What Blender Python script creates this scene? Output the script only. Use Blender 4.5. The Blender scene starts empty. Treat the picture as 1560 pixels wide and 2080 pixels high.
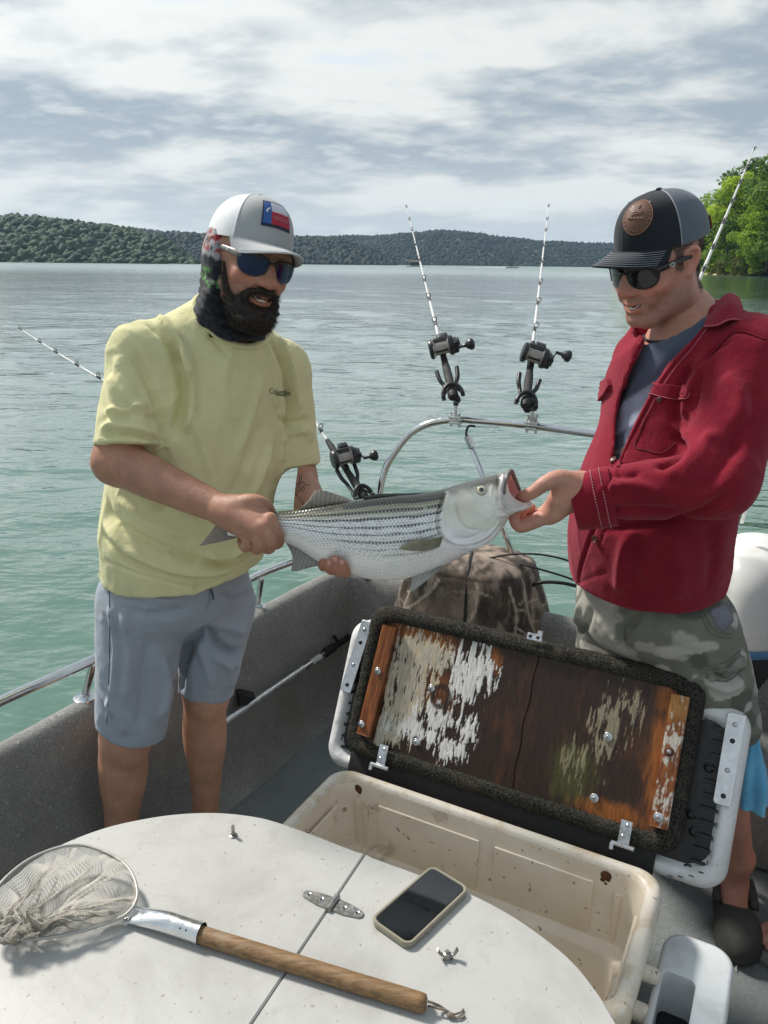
import bpy, bmesh, math, random
import numpy as np
from mathutils import Vector, Matrix
from mathutils.bvhtree import BVHTree

random.seed(11)
RNG = np.random.default_rng(11)
SC = bpy.context.scene
COL = SC.collection
rad = math.radians

# ---------------------------------------------------------------- camera
PW, PH, FPX = 1560.0, 2080.0, 1620.0
TILT, ROLL, CH = rad(17.3), rad(0.62), 1.6
cam_d = bpy.data.cameras.new('camera')
cam_d.sensor_fit = 'VERTICAL'
cam_d.sensor_height = 24.0
cam_d.lens = FPX / PH * 24.0
cam_d.clip_start = 0.05
cam_d.clip_end = 20000
cam = bpy.data.objects.new('camera', cam_d)
COL.objects.link(cam)
_R = Vector((1, 0, 0)); _U = Vector((0, math.sin(TILT), math.cos(TILT))); _F = Vector((0, math.cos(TILT), -math.sin(TILT)))
_cr = _R * math.cos(ROLL) + _U * math.sin(ROLL)
_cu = -_R * math.sin(ROLL) + _U * math.cos(ROLL)
m = Matrix.Identity(4)
for i in range(3):
    m[i][0] = _cr[i]; m[i][1] = _cu[i]; m[i][2] = -_F[i]
m[2][3] = CH
cam.matrix_world = m
SC.camera = cam

# ---------------------------------------------------------------- sky
SUN_AZ, SUN_EL = rad(-52), rad(47)          # azimuth from +Y, negative = to the left
SUN_DIR = Vector((math.sin(SUN_AZ) * math.cos(SUN_EL), math.cos(SUN_AZ) * math.cos(SUN_EL), math.sin(SUN_EL)))
world = bpy.data.worlds.new('World')
SC.world = world
world.use_nodes = True
def build_world():
    nt = world.node_tree; N = nt.nodes; L = nt.links
    N.clear()
    out = N.new('ShaderNodeOutputWorld'); bg = N.new('ShaderNodeBackground')
    bg.inputs['Strength'].default_value = 0.1
    sky = N.new('ShaderNodeTexSky'); sky.sky_type = 'NISHITA'; sky.sun_disc = False
    sky.sun_elevation = SUN_EL; sky.sun_rotation = SUN_AZ
    tc = N.new('ShaderNodeTexCoord'); sep = N.new('ShaderNodeSeparateXYZ')
    L.new(tc.outputs['Generated'], sep.inputs[0])
    def mth(op, a, b=None, c=None, clamp=False):
        n = N.new('ShaderNodeMath'); n.operation = op; n.use_clamp = clamp
        for i, v in enumerate((a, b, c)):
            if v is None: continue
            if isinstance(v, (int, float)): n.inputs[i].default_value = v
            else: L.new(v, n.inputs[i])
        return n.outputs[0]
    def mix(f, a, b):
        n = N.new('ShaderNodeMix'); n.data_type = 'RGBA'
        for k, v in ((0, f), (6, a), (7, b)):
            if isinstance(v, (int, float)): n.inputs[k].default_value = v
            elif isinstance(v, tuple): n.inputs[k].default_value = (*v, 1)
            else: L.new(v, n.inputs[k])
        return n.outputs[2]
    def ss(x, a, b):
        n = N.new('ShaderNodeMapRange'); n.interpolation_type = 'SMOOTHSTEP'
        n.inputs[1].default_value = a; n.inputs[2].default_value = b
        L.new(x, n.inputs[0]); return n.outputs[0]
    z = mth('MAXIMUM', sep.outputs[2], 0.0)
    den = mth('ADD', z, 0.17)
    u = mth('DIVIDE', sep.outputs[0], den); v = mth('DIVIDE', sep.outputs[1], den)
    def noise(scale, det, rough, off, sx=1.0, sy=1.0, dist=0.0):
        c = N.new('ShaderNodeCombineXYZ')
        L.new(mth('MULTIPLY', u, sx), c.inputs[0]); L.new(mth('MULTIPLY', v, sy), c.inputs[1]); c.inputs[2].default_value = off
        n = N.new('ShaderNodeTexNoise'); n.inputs['Scale'].default_value = scale; n.inputs['Detail'].default_value = det
        n.inputs['Roughness'].default_value = rough; n.inputs['Distortion'].default_value = dist
        L.new(c.outputs[0], n.inputs['Vector']); return n.outputs['Fac']
    big = noise(0.95, 4, 0.5, 3.7, 0.8, 1.0, 0.3)
    mid = noise(2.05, 6, 0.55, 8.2, 0.85, 1.0, 0.15)
    fin = noise(5.0, 5, 0.6, 1.3, 0.9, 1.0, 0.1)
    dens = mth('ADD', mth('ADD', mth('MULTIPLY', big, 0.50), mth('MULTIPLY', mid, 0.39)), mth('MULTIPLY', fin, 0.11))
    thick = ss(dens, 0.42, 0.535)                         # 0 thin bright veil .. 1 dense grey underside
    grey = (2.75, 3.3, 3.8); white = (6.1, 6.25, 6.15)
    cl = mix(thick, white, grey)
    wisp = ss(mth('ADD', mth('MULTIPLY', fin, 0.5), mth('MULTIPLY', mid, 0.5)), 0.52, 0.64)
    cl = mix(mth('MULTIPLY', wisp, 0.5), cl, (6.1, 6.3, 6.25))
    # brighter round the veiled sun
    dt = N.new('ShaderNodeVectorMath'); dt.operation = 'DOT_PRODUCT'
    L.new(tc.outputs['Generated'], dt.inputs[0]); dt.inputs[1].default_value = SUN_DIR
    glow = mth('POWER', mth('MAXIMUM', dt.outputs['Value'], 0.0), 5.0)
    gain = mth('ADD', mth('MULTIPLY', glow, 0.55), 0.86)
    vm = N.new('ShaderNodeVectorMath'); vm.operation = 'SCALE'
    L.new(cl, vm.inputs[0]); L.new(gain, vm.inputs['Scale'])
    low = mth('SUBTRACT', 1.0, ss(z, 0.0, 0.16))
    cl2 = mix(mth('MULTIPLY', low, 0.72), vm.outputs[0], (4.85, 5.15, 5.2))
    gap = mth('SUBTRACT', 1.0, ss(dens, 0.33, 0.41))     # thin blue openings
    col = mix(mth('MULTIPLY', gap, 0.55), cl2, sky.outputs[0])
    L.new(col, bg.inputs['Color']); L.new(bg.outputs[0], out.inputs[0])
build_world()

# ---------------------------------------------------------------- sun behind thin cloud
sun_d = bpy.data.lights.new('sun', 'SUN')
sun_d.energy = 3.0; sun_d.angle = rad(9); sun_d.color = (1.0, 0.94, 0.86)
sun = bpy.data.objects.new('sun', sun_d); COL.objects.link(sun)
sun.rotation_euler = (-SUN_DIR).to_track_quat('-Z', 'Y').to_euler()
sun.location = (-20, 20, 30)

# ---------------------------------------------------------------- exposure
SC.view_settings.view_transform = 'Standard'
SC.view_settings.look = 'None'
SC.view_settings.gamma = 1.0
SC.view_settings.exposure = 0.70
SC.view_settings.use_curve_mapping = False
SC.cycles.max_bounces = 8
SC.cycles.transparent_max_bounces = 16
SC.cycles.volume_bounces = 0

# ================================================================ helpers
CT, ST, CR, SR = math.cos(TILT), math.sin(TILT), math.cos(ROLL), math.sin(ROLL)
def ray(px, py):
    x = (px - PW / 2) / FPX; y = -(py - PH / 2) / FPX
    x, y = x * CR - y * SR, x * SR + y * CR
    return np.array([x, y * ST + CT, y * CT - ST])
CAMP = np.array([0, 0, CH])
def onz(px, py, z):
    r = ray(px, py); return CAMP + r * ((z - CH) / r[2])
def P(px, py, Y):
    """measured point of the photograph at a distance Y metres in front of the camera"""
    r = ray(px, py); return CAMP + r * (Y / r[1])
def onplane(px, py, o, n):
    r = ray(px, py); o = np.asarray(o, float); n = np.asarray(n, float)
    return CAMP + r * (np.dot(o - CAMP, n) / np.dot(r, n))
def unit(v):
    v = np.asarray(v, float); return v / np.linalg.norm(v)

# ---- numpy noise
_perm = np.random.default_rng(5).permutation(256); _perm = np.concatenate([_perm, _perm, _perm[:2]])
_grad = np.random.default_rng(6).normal(size=(256, 3)); _grad /= np.linalg.norm(_grad, axis=1)[:, None]
def pn(p):
    p = np.asarray(p, float)
    i = np.floor(p).astype(int); f = p - i
    i &= 255
    u = f * f * f * (f * (f * 6 - 15) + 10)
    def g(dx, dy, dz):
        h = _perm[_perm[_perm[(i[:, 0] + dx) & 255] + ((i[:, 1] + dy) & 255)] + ((i[:, 2] + dz) & 255)]
        gr = _grad[h]
        return gr[:, 0] * (f[:, 0] - dx) + gr[:, 1] * (f[:, 1] - dy) + gr[:, 2] * (f[:, 2] - dz)
    def lp(a, b, t): return a + (b - a) * t
    x00 = lp(g(0, 0, 0), g(1, 0, 0), u[:, 0]); x10 = lp(g(0, 1, 0), g(1, 1, 0), u[:, 0])
    x01 = lp(g(0, 0, 1), g(1, 0, 1), u[:, 0]); x11 = lp(g(0, 1, 1), g(1, 1, 1), u[:, 0])
    return 1.6 * lp(lp(x00, x10, u[:, 1]), lp(x01, x11, u[:, 1]), u[:, 2])
def fbm(p, octv=4, gain=0.5, lac=2.03):
    p = np.asarray(p, float); s = 0; a = 1; t = 0
    for o in range(octv):
        s = s + a * pn(p + 17.3 * o); t += a; a *= gain; p = p * lac
    return s / t
def sstep(x, a, b):
    t = np.clip((x - a) / (b - a), 0, 1); return t * t * (3 - 2 * t)
def lerp(a, b, t): return a + (b - a) * t
def catmull(pts, n=8, closed=False):
    pts = np.asarray(pts, float); out = []
    K = len(pts)
    rng = range(K if closed else K - 1)
    for i in rng:
        if closed: p0, p1, p2, p3 = pts[(i - 1) % K], pts[i], pts[(i + 1) % K], pts[(i + 2) % K]
        else: p0, p1, p2, p3 = pts[max(i - 1, 0)], pts[i], pts[i + 1], pts[min(i + 2, K - 1)]
        for k in range(n):
            t = k / n
            out.append(0.5 * ((2 * p1) + (p2 - p0) * t + (2 * p0 - 5 * p1 + 4 * p2 - p3) * t * t + (3 * p1 - p0 - 3 * p2 + p3) * t ** 3))
    if not closed: out.append(pts[-1])
    return np.array(out)
def rotm(axis, ang):
    return np.array(Matrix.Rotation(ang, 3, Vector(axis)))

# ---- mesh builder
class MB:
    def __init__(s): s.v = []; s.f = []; s.n = 0
    def add(s, v, f):
        v = np.asarray(v, float).reshape(-1, 3)
        s.v.append(v); o = s.n
        s.f.extend([tuple(int(i) + o for i in q) for q in f]); s.n += len(v); return s
    def grid(s, A, cu=False, cv=False, flip=False):
        A = np.asarray(A, float); a, b = A.shape[:2]
        fs = []
        for i in range(a if cu else a - 1):
            for j in range(b if cv else b - 1):
                q = (i * b + j, i * b + (j + 1) % b, ((i + 1) % a) * b + (j + 1) % b, ((i + 1) % a) * b + j)
                fs.append(q[::-1] if flip else q)
        return s.add(A.reshape(-1, 3), fs)
    def tube(s, pts, r, seg=10, cap=True, up=None, flat=None):
        pts = np.asarray(pts, float); n = len(pts)
        r = np.full(n, r, float) if np.isscalar(r) else np.asarray(r, float)
        if len(r) != n: r = np.interp(np.linspace(0, 1, n), np.linspace(0, 1, len(r)), r)
        T = np.gradient(pts, axis=0); T /= np.linalg.norm(T, axis=1)[:, None] + 1e-12
        ref = np.array(up if up is not None else ((0, 0, 1) if abs(T[0][2]) < 0.9 else (1, 0, 0)), float)
        rows = []
        for i in range(n):
            b = ref - T[i] * np.dot(ref, T[i]); b /= np.linalg.norm(b) + 1e-12; ref = b
            c = np.cross(T[i], b)
            a = np.linspace(0, 2 * np.pi, seg, endpoint=False)
            fl = 1.0 if flat is None else flat
            rows.append(pts[i] + r[i] * (np.cos(a)[:, None] * c + fl * np.sin(a)[:, None] * b))
        o = s.n
        s.grid(np.array(rows), cv=True)
        if cap:
            s.f.append(tuple(o + k for k in range(seg))[::-1]); s.f.append(tuple(o + (n - 1) * seg + k for k in range(seg)))
        return s
    def box(s, c, size, R=None, bev=0.0, taper=None):
        c = np.asarray(c, float); hx, hy, hz = [d / 2 for d in size]
        bm = bmesh.new(); bmesh.ops.create_cube(bm, size=2)
        for v in bm.verts:
            v.co = Vector((v.co.x * hx, v.co.y * hy, v.co.z * hz))
            if taper and v.co.z < 0: v.co.x *= taper[0]; v.co.y *= taper[1]
        if bev: bmesh.ops.bevel(bm, geom=list(bm.edges), offset=bev, segments=2, affect='EDGES', profile=0.6)
        V = np.array([v.co[:] for v in bm.verts]); bm.verts.index_update()
        F = [[v.index for v in f.verts] for f in bm.faces]; bm.free()
        if R is not None: V = V @ np.asarray(R).T
        return s.add(V + c, F)
    def lathe(s, prof, c=(0, 0, 0), R=None, seg=24, ang=2 * np.pi):
        prof = np.asarray(prof, float); full = ang >= 2 * np.pi - 1e-6
        a = np.linspace(0, ang, seg, endpoint=not full)
        A = np.stack([np.outer(prof[:, 0], np.cos(a)), np.outer(prof[:, 0], np.sin(a)), np.repeat(prof[:, 1][:, None], len(a), 1)], -1)
        if R is not None: A = A @ np.asarray(R).T
        return s.grid(A + np.asarray(c, float), cv=full)
    def prism(s, poly, z0, z1, R=None, c=(0, 0, 0), bev=0.0):
        poly = np.asarray(poly, float); n = len(poly)
        cen = poly.mean(0)
        def ring(z, ins):
            if ins:
                d = np.roll(poly, -1, 0) - np.roll(poly, 1, 0); nn = np.stack([d[:, 1], -d[:, 0]], 1); nn /= np.linalg.norm(nn, axis=1)[:, None] + 1e-9
                ar = 0.5 * np.sum(poly[:, 0] * np.roll(poly[:, 1], -1) - np.roll(poly[:, 0], -1) * poly[:, 1])
                q = poly - nn * ins * (1 if ar > 0 else -1)
            else: q = poly
            return np.concatenate([q, np.full((n, 1), z)], 1)
        ar = 0.5 * np.sum(poly[:, 0] * np.roll(poly[:, 1], -1) - np.roll(poly[:, 0], -1) * poly[:, 1])
        rows = [ring(z0, bev), ring(z0 + bev, 0), ring(z1 - bev, 0), ring(z1, bev)] if bev else [ring(z0, 0), ring(z1, 0)]
        A = np.array(rows)
        if R is not None: A = A @ np.asarray(R).T
        A = A + np.asarray(c, float); o = s.n
        s.grid(A, cv=True, flip=ar < 0)
        b = tuple(o + k for k in range(n)); t = tuple(o + (len(rows) - 1) * n + k for k in range(n))
        s.f.append(b[::-1] if ar > 0 else b); s.f.append(t if ar > 0 else t[::-1]); return s
    def ball(s, c, r, seg=16, rings=10, R=None):
        r = np.full(3, r, float) if np.isscalar(r) else np.asarray(r, float)
        th = np.linspace(0.02, np.pi - 0.02, rings); a = np.linspace(0, 2 * np.pi, seg, endpoint=False)
        A = np.stack([np.outer(np.sin(th), np.cos(a)), np.outer(np.sin(th), np.sin(a)), np.repeat(np.cos(th)[:, None], seg, 1)], -1) * r
        if R is not None: A = A @ np.asarray(R).T
        o = s.n; s.grid(A + np.asarray(c, float), cv=True, flip=True)
        s.f.append(tuple(o + k for k in range(seg))); s.f.append(tuple(o + (rings - 1) * seg + k for k in range(seg))[::-1]); return s
    def V(s): return np.concatenate(s.v) if s.v else np.zeros((0, 3))

def quadmesh(name, V, Q):
    """fast mesh from numpy: V (n,3), Q (m,4) or (m,3)"""
    me = bpy.data.meshes.new(name)
    V = np.asarray(V, np.float32); Q = np.asarray(Q, np.int32); k = Q.shape[1]
    me.vertices.add(len(V)); me.vertices.foreach_set('co', V.ravel())
    me.loops.add(Q.size); me.loops.foreach_set('vertex_index', Q.ravel())
    me.polygons.add(len(Q)); me.polygons.foreach_set('loop_start', np.arange(0, Q.size, k, dtype=np.int32))
    me.polygons.foreach_set('loop_total', np.full(len(Q), k, np.int32))
    me.polygons.foreach_set('use_smooth', np.ones(len(Q), bool))
    me.update(calc_edges=True)
    return me
def gridquads(a, b, cu=False, cv=False):
    i = np.arange(a if cu else a - 1); j = np.arange(b if cv else b - 1)
    I, J = np.meshgrid(i, j, indexing='ij'); I2 = (I + 1) % a; J2 = (J + 1) % b
    return np.stack([I * b + J, I * b + J2, I2 * b + J2, I2 * b + J], -1).reshape(-1, 4)
def setcol(me, C, name='Col'):
    C = np.asarray(C, np.float32)
    if C.shape[1] == 3: C = np.concatenate([C, np.ones((len(C), 1), np.float32)], 1)
    a = me.color_attributes.new(name, 'FLOAT_COLOR', 'POINT'); a.data.foreach_set('color', C.ravel())

def wloc(o):
    p = np.zeros(3)
    while o is not None: p = p + np.array(o.location); o = o.parent
    return p
def obj(name, src, mat=None, parent=None, smooth=35, loc=None):
    """links MB / Mesh given in world coordinates as one object under parent (origin at loc when top-level)"""
    if isinstance(src, MB):
        me = bpy.data.meshes.new(name); V = src.V()
        org = wloc(parent) if parent is not None else np.asarray(loc if loc is not None else (0, 0, 0), float)
        me.from_pydata((V - org).tolist(), [], src.f)
        if smooth:
            me.polygons.foreach_set('use_smooth', np.ones(len(me.polygons), bool))
            if smooth < 180: me.set_sharp_from_angle(angle=rad(smooth))
        me.update()
    else:
        me = src; org = wloc(parent) if parent is not None else np.asarray(loc if loc is not None else (0, 0, 0), float)
        if np.any(org):
            V = np.empty(len(me.vertices) * 3, np.float32); me.vertices.foreach_get('co', V)
            me.vertices.foreach_set('co', (V.reshape(-1, 3) - org).astype(np.float32).ravel()); me.update()
    o = bpy.data.objects.new(name, me)
    if parent is not None: o.parent = parent
    elif loc is not None: o.location = loc
    if mat is not None: me.materials.append(mat)
    COL.objects.link(o); return o
def tag(o, label=None, cat=None, group=None, kind=None):
    if label: o['label'] = label
    if cat: o['category'] = cat
    if group: o['group'] = group
    if kind: o['kind'] = kind
    return o
def thing(name, loc, label, cat, group=None):
    o = bpy.data.objects.new(name, None); o.empty_display_size = 0.1
    o.location = loc; COL.objects.link(o); return tag(o, label, cat, group)
def copy_tree(o, parent=None):
    c = o.copy(); COL.objects.link(c)
    if parent is not None: c.parent = parent
    for ch in list(o.children): copy_tree(ch, c)
    return c
def share(name, me, parent, M):
    """another object on a shared mesh (M: 4x4 local matrix)"""
    o = bpy.data.objects.new(name, me); o.parent = parent; o.matrix_local = M; COL.objects.link(o); return o

# ---- materials
class NT:
    def __init__(s, name):
        s.m = bpy.data.materials.new(name); s.m.use_nodes = True
        s.t = s.m.node_tree; s.N = s.t.nodes; s.L = s.t.links; s.N.clear()
        s.out = s.N.new('ShaderNodeOutputMaterial'); s.b = s.N.new('ShaderNodeBsdfPrincipled')
        s.L.new(s.b.outputs[0], s.out.inputs[0])
        s.tc = None
    def inp(s, sock, v):
        if isinstance(v, (int, float)): sock.default_value = v
        elif isinstance(v, (tuple, list, np.ndarray)):
            v = tuple(v); sock.default_value = v if len(v) == len(sock.default_value) else (*v, 1.0)
        else: s.L.new(v, sock)
    def obj(s, kind='Object'):
        if s.tc is None: s.tc = s.N.new('ShaderNodeTexCoord')
        return s.tc.outputs[kind]
    def mapped(s, sc=(1, 1, 1), rot=(0, 0, 0), kind='Object', src=None, loc=(0, 0, 0)):
        n = s.N.new('ShaderNodeMapping'); s.L.new(src if src is not None else s.obj(kind), n.inputs[0])
        n.inputs['Scale'].default_value = sc; n.inputs['Rotation'].default_value = rot; n.inputs['Location'].default_value = loc
        return n.outputs[0]
    def noise(s, scale, det=4, rough=0.55, vec=None, dist=0.0, out='Fac'):
        n = s.N.new('ShaderNodeTexNoise'); n.inputs['Scale'].default_value = scale; n.inputs['Detail'].default_value = det
        n.inputs['Roughness'].default_value = rough; n.inputs['Distortion'].default_value = dist
        s.L.new(vec if vec is not None else s.obj(), n.inputs['Vector']); return n.outputs[out]
    def vor(s, scale, vec=None, feat='F1', out='Distance', rnd=1.0):
        n = s.N.new('ShaderNodeTexVoronoi'); n.feature = feat; n.inputs['Scale'].default_value = scale; n.inputs['Randomness'].default_value = rnd
        s.L.new(vec if vec is not None else s.obj(), n.inputs['Vector']); return n.outputs[out]
    def wave(s, scale, vec=None, dirn='X', dist=0, det=0, prof='SIN'):
        n = s.N.new('ShaderNodeTexWave'); n.bands_direction = dirn; n.wave_profile = prof
        n.inputs['Scale'].default_value = scale; n.inputs['Distortion'].default_value = dist; n.inputs['Detail'].default_value = det
        s.L.new(vec if vec is not None else s.obj(), n.inputs['Vector']); return n.outputs['Fac']
    def math(s, op, a, b=0.0, c=None, clamp=False):
        n = s.N.new('ShaderNodeMath'); n.operation = op; n.use_clamp = clamp
        s.inp(n.inputs[0], a); s.inp(n.inputs[1], b)
        if c is not None: s.inp(n.inputs[2], c)
        return n.outputs[0]
    def ss(s, x, a, b, lo=0.0, hi=1.0):
        n = s.N.new('ShaderNodeMapRange'); n.interpolation_type = 'SMOOTHSTEP'
        s.inp(n.inputs[0], x); n.inputs[1].default_value = a; n.inputs[2].default_value = b
        n.inputs[3].default_value = lo; n.inputs[4].default_value = hi; return n.outputs[0]
    def mix(s, f, a, b, mode='MIX'):
        n = s.N.new('ShaderNodeMix'); n.data_type = 'RGBA'; n.blend_type = mode
        s.inp(n.inputs[0], f); s.inp(n.inputs[6], a); s.inp(n.inputs[7], b); return n.outputs[2]
    def attr(s, name='Col', out='Color'):
        n = s.N.new('ShaderNodeAttribute'); n.attribute_name = name; return n.outputs[out]
    def scale(s, col, f):
        return s.mix(1.0, col, s.comb(f), 'MULTIPLY')
    def comb(s, f):
        n = s.N.new('ShaderNodeCombineXYZ')
        for i in range(3): s.inp(n.inputs[i], f)
        return n.outputs[0]
    def bump(s, h, dist=0.002, strength=1.0, prev=None):
        n = s.N.new('ShaderNodeBump'); n.inputs['Distance'].default_value = dist; n.inputs['Strength'].default_value = strength
        s.L.new(h, n.inputs['Height'])
        if prev is not None: s.L.new(prev, n.inputs['Normal'])
        return n.outputs[0]
    def done(s, col=None, rough=0.6, metal=0.0, normal=None, **kw):
        if col is not None: s.inp(s.b.inputs['Base Color'], col)
        s.inp(s.b.inputs['Roughness'], rough); s.inp(s.b.inputs['Metallic'], metal)
        if normal is not None: s.L.new(normal, s.b.inputs['Normal'])
        for k, v in kw.items(): s.inp(s.b.inputs[k.replace('_', ' ')], v)
        return s.m

def pmat(name, col, rough=0.6, metal=0.0, var=0.18, vs=14.0, bump=0.0, bs=300.0, dirt=None, dirt_amt=0.0, ds=6.0, attr=False, bdet=3, **kw):
    t = NT(name); col = tuple(col)
    base = t.attr() if attr else col
    n = t.noise(vs, 5, 0.6)
    f = t.ss(n, 0.25, 0.75, 1 - var, 1 + var)
    c = t.scale(base, f) if attr else t.scale(t.mix(0.0, col, col), f)
    if dirt is not None:
        dn = t.noise(ds, 7, 0.65, dist=0.4)
        c = t.mix(t.math('MULTIPLY', t.ss(dn, 0.48, 0.72), dirt_amt), c, dirt)
    nm = None
    if bump: nm = t.bump(t.noise(bs, bdet, 0.6), bump)
    rr = t.ss(t.noise(vs * 2.3, 4), 0.3, 0.7, max(rough - 0.08, 0.02), min(rough + 0.08, 1)) if rough > 0.1 else rough
    return t.done(c, rr, metal, nm, **kw)

def sRGB(r, g, b):
    f = lambda c: (c / 255 / 12.92) if c / 255 <= 0.04045 else ((c / 255 + 0.055) / 1.055) ** 2.4
    return (f(r), f(g), f(b))
# ================================================================ lake, hills, trees
WZ = -0.42
def build_water():
    fr = np.radians(np.linspace(-62, 62, 470)); bk = np.radians(np.linspace(62, 298, 60))[1:-1]
    ang = np.concatenate([fr, bk]); nr = 560
    r = 0.9 * (5200 / 0.9) ** np.linspace(0, 1, nr)
    R, A = np.meshgrid(r, ang, indexing='ij')
    X = R * np.sin(A); Y = R * np.cos(A)
    dr = R * (math.log(5200 / 0.9) / nr)
    Z = np.zeros_like(X)
    c, s = math.cos(0.22), math.sin(0.22)
    xr, yr = X * c - Y * s, X * s + Y * c
    near = R.ravel() < 140
    zz = np.zeros(X.size)
    for wl, amp, sx in ((3.2, 0.046, 0.5), (1.25, 0.028, 0.5), (0.55, 0.014, 0.55), (0.26, 0.006, 0.6)):
        p = np.stack([xr.ravel()[near] / wl * sx, yr.ravel()[near] / wl, np.full(near.sum(), wl * 3.1)], 1)
        n = pn(p); n = 0.55 * n + 0.45 * (1 - 2 * np.abs(pn(p * 1.3 + 5)))
        fade = 1 - sstep(dr.ravel()[near], wl * 0.28, wl * 0.6)
        zz[near] += amp * n * fade
    V = np.stack([X.ravel(), Y.ravel(), zz + WZ], 1)
    me = quadmesh('water', V, gridquads(nr, len(ang), cv=True)[:, ::-1])
    t = NT('lake_water')
    geo = t.obj()
    v1 = t.mapped((0.55, 1.0, 1.0), (0, 0, 0.22))
    b1 = t.noise(2.2, 3, 0.55, v1, 0.3); b2 = t.noise(6.5, 3, 0.6, v1, 0.4); b3 = t.noise(21.0, 2, 0.6, v1)
    b0 = t.noise(0.55, 3, 0.6, v1, 0.5)
    ln = t.N.new('ShaderNodeVectorMath'); ln.operation = 'LENGTH'; t.L.new(t.obj(), ln.inputs[0]); far = ln.outputs['Value']
    # gusts: ruffled and calmer streaks of water; the ripples open out far from the boat's lee
    gust = t.ss(t.noise(0.035, 3, 0.6, t.mapped((0.35, 1.0, 1.0), (0, 0, .1))), 0.35, 0.65, 0.55, 1.25)
    f1 = t.math('MULTIPLY', t.math('ADD', t.ss(far, 6, 70, 0.70, 0.0), t.ss(far, 40, 500, 0.45, 0.15)), gust)
    nm = t.bump(t.math('MULTIPLY', b0, f1), 0.13); nm = t.bump(t.math('MULTIPLY', b1, f1), 0.075, 1.0, nm); nm = t.bump(t.math('MULTIPLY', b2, f1), 0.014, 1.0, nm); nm = t.bump(b3, 0.0024, 1.0, nm)
    patch = t.noise(0.09, 3, 0.5, v1)
    col = t.mix(t.ss(patch, 0.35, 0.65), (0.078, 0.156, 0.117), (0.108, 0.196, 0.148))
    m_ = t.done(col, t.ss(far, 50, 400, 0.06, 0.32), 0, nm, IOR=1.36, Coat_Weight=1.0, Coat_Roughness=t.ss(far, 50, 400, 0.06, 0.32), Coat_IOR=1.34); t.L.new(nm, t.b.inputs['Coat Normal'])
    o = obj('water', me, m_); tag(o, 'teal green rippled lake water all round the boat', None, kind='structure')
build_water()

def crown_blob(sub, seed):
    bm = bmesh.new(); bmesh.ops.create_icosphere(bm, subdivisions=sub, radius=1.0)
    V = np.array([v.co[:] for v in bm.verts]); bm.verts.index_update()
    F = np.array([[v.index for v in f.verts] for f in bm.faces]); bm.free()
    return V, F
def forest(name, pts, size, mat, label, sub=2):
    V0, F0 = crown_blob(sub, 0); n0 = len(V0)
    N = len(pts); rg = np.random.default_rng(len(pts))
    sc = size * rg.uniform(0.5, 1.0, N) ** 2 * 1.7 + 0.25 * (rg.uniform(0, 1, N) > .9)
    allV = np.repeat(V0[None], N, 0)
    off = rg.uniform(0, 100, (N, 1, 3))
    nz = fbm((allV * 2.4 + off).reshape(-1, 3), 3, .6).reshape(N, n0, 1)
    allV = allV * (1 + 0.85 * nz)
    asp = rg.uniform(0.6, 1.3, N)
    allV = allV * np.stack([sc, sc, sc * asp], 1)[:, None, :] * 0.5 + np.asarray(pts)[:, None, :]
    F = (F0[None] + (np.arange(N) * n0)[:, None, None]).reshape(-1, 3)
    me = quadmesh(name, allV.reshape(-1, 3), F)
    tone = np.repeat(rg.uniform(0, 1, N), n0)
    setcol(me, np.stack([tone, tone, tone], 1))
    o = obj(name, me, mat); tag(o, label, None, kind='stuff'); return o
def leafmat(name, dark, light, warm, scale, bump=0.5, trans=0.0):
    t = NT(name)
    tone = t.attr('Col', 'Fac')
    n = t.noise(scale, 5, 0.7); n2 = t.noise(scale * 0.17, 3, 0.6)
    c = t.mix(t.ss(n, 0.35, 0.68), dark, light)
    c = t.mix(t.ss(t.math('ADD', t.math('MULTIPLY', tone, 0.7), t.math('MULTIPLY', n2, 0.6)), 0.5, 0.95), c, warm)
    nm = t.bump(n, bump)
    return t.done(c, 0.7, 0, nm, Specular_IOR_Level=0.2)

def hill(name, prof, D0, D1, label, mat, back=300.0, crown=6.0):
    """prof: skyline pixels; the slope rises from the shore at D0 to the ridge at D1"""
    prof = np.array(prof, float)
    pxs = np.linspace(prof[0, 0], prof[-1, 0], 220); pys = np.interp(pxs, prof[:, 0], prof[:, 1])
    ridge = np.array([P(a, b, D1) for a, b in zip(pxs, pys)])
    hz = np.maximum(ridge[:, 2] - WZ - crown, 0.5)
    ts = np.linspace(0, 1, 26); rows = []
    for t in ts:
        Y = D0 + (D1 - D0) * t; x = ridge[:, 0] / D1 * Y
        z = WZ - 1.0 + (hz + 1.0) * (1 - (1 - t) ** 1.7)
        nz = fbm(np.stack([x / 60, np.full_like(x, Y / 60), np.zeros_like(x)], 1), 3)
        z = z + nz * hz * 0.22 * t * (1 - t) * 4
        yy = np.full_like(x, Y) + (fbm(np.stack([x / 90, x * 0 + 3, x * 0], 1), 3) * 30 * (1 - t))
        rows.append(np.stack([x, yy, z], 1))
    A = np.array(rows)
    B = A[-1].copy(); B[:, 1] += back; B[:, 0] *= (D1 + back) / D1; B[:, 2] = WZ - 1.0
    A = np.concatenate([A, B[None]], 0)
    me = quadmesh(name, A.reshape(-1, 3), gridquads(A.shape[0], A.shape[1]))
    o = obj(name, me, mat); tag(o, label, None, kind='structure')
    return A[:-1]
def scatter(A, n, seed, tmin=0.0):
    rg = np.random.default_rng(seed); a, b = A.shape[:2]
    i = rg.uniform(tmin * (a - 1), a - 1.001, n); j = rg.uniform(0, b - 1.001, n)
    i0 = i.astype(int); j0 = j.astype(int); fi = (i - i0)[:, None]; fj = (j - j0)[:, None]
    return (A[i0, j0] * (1 - fi) + A[i0 + 1, j0] * fi) * (1 - fj) + (A[i0, j0 + 1] * (1 - fi) + A[i0 + 1, j0 + 1] * fi) * fj

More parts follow.
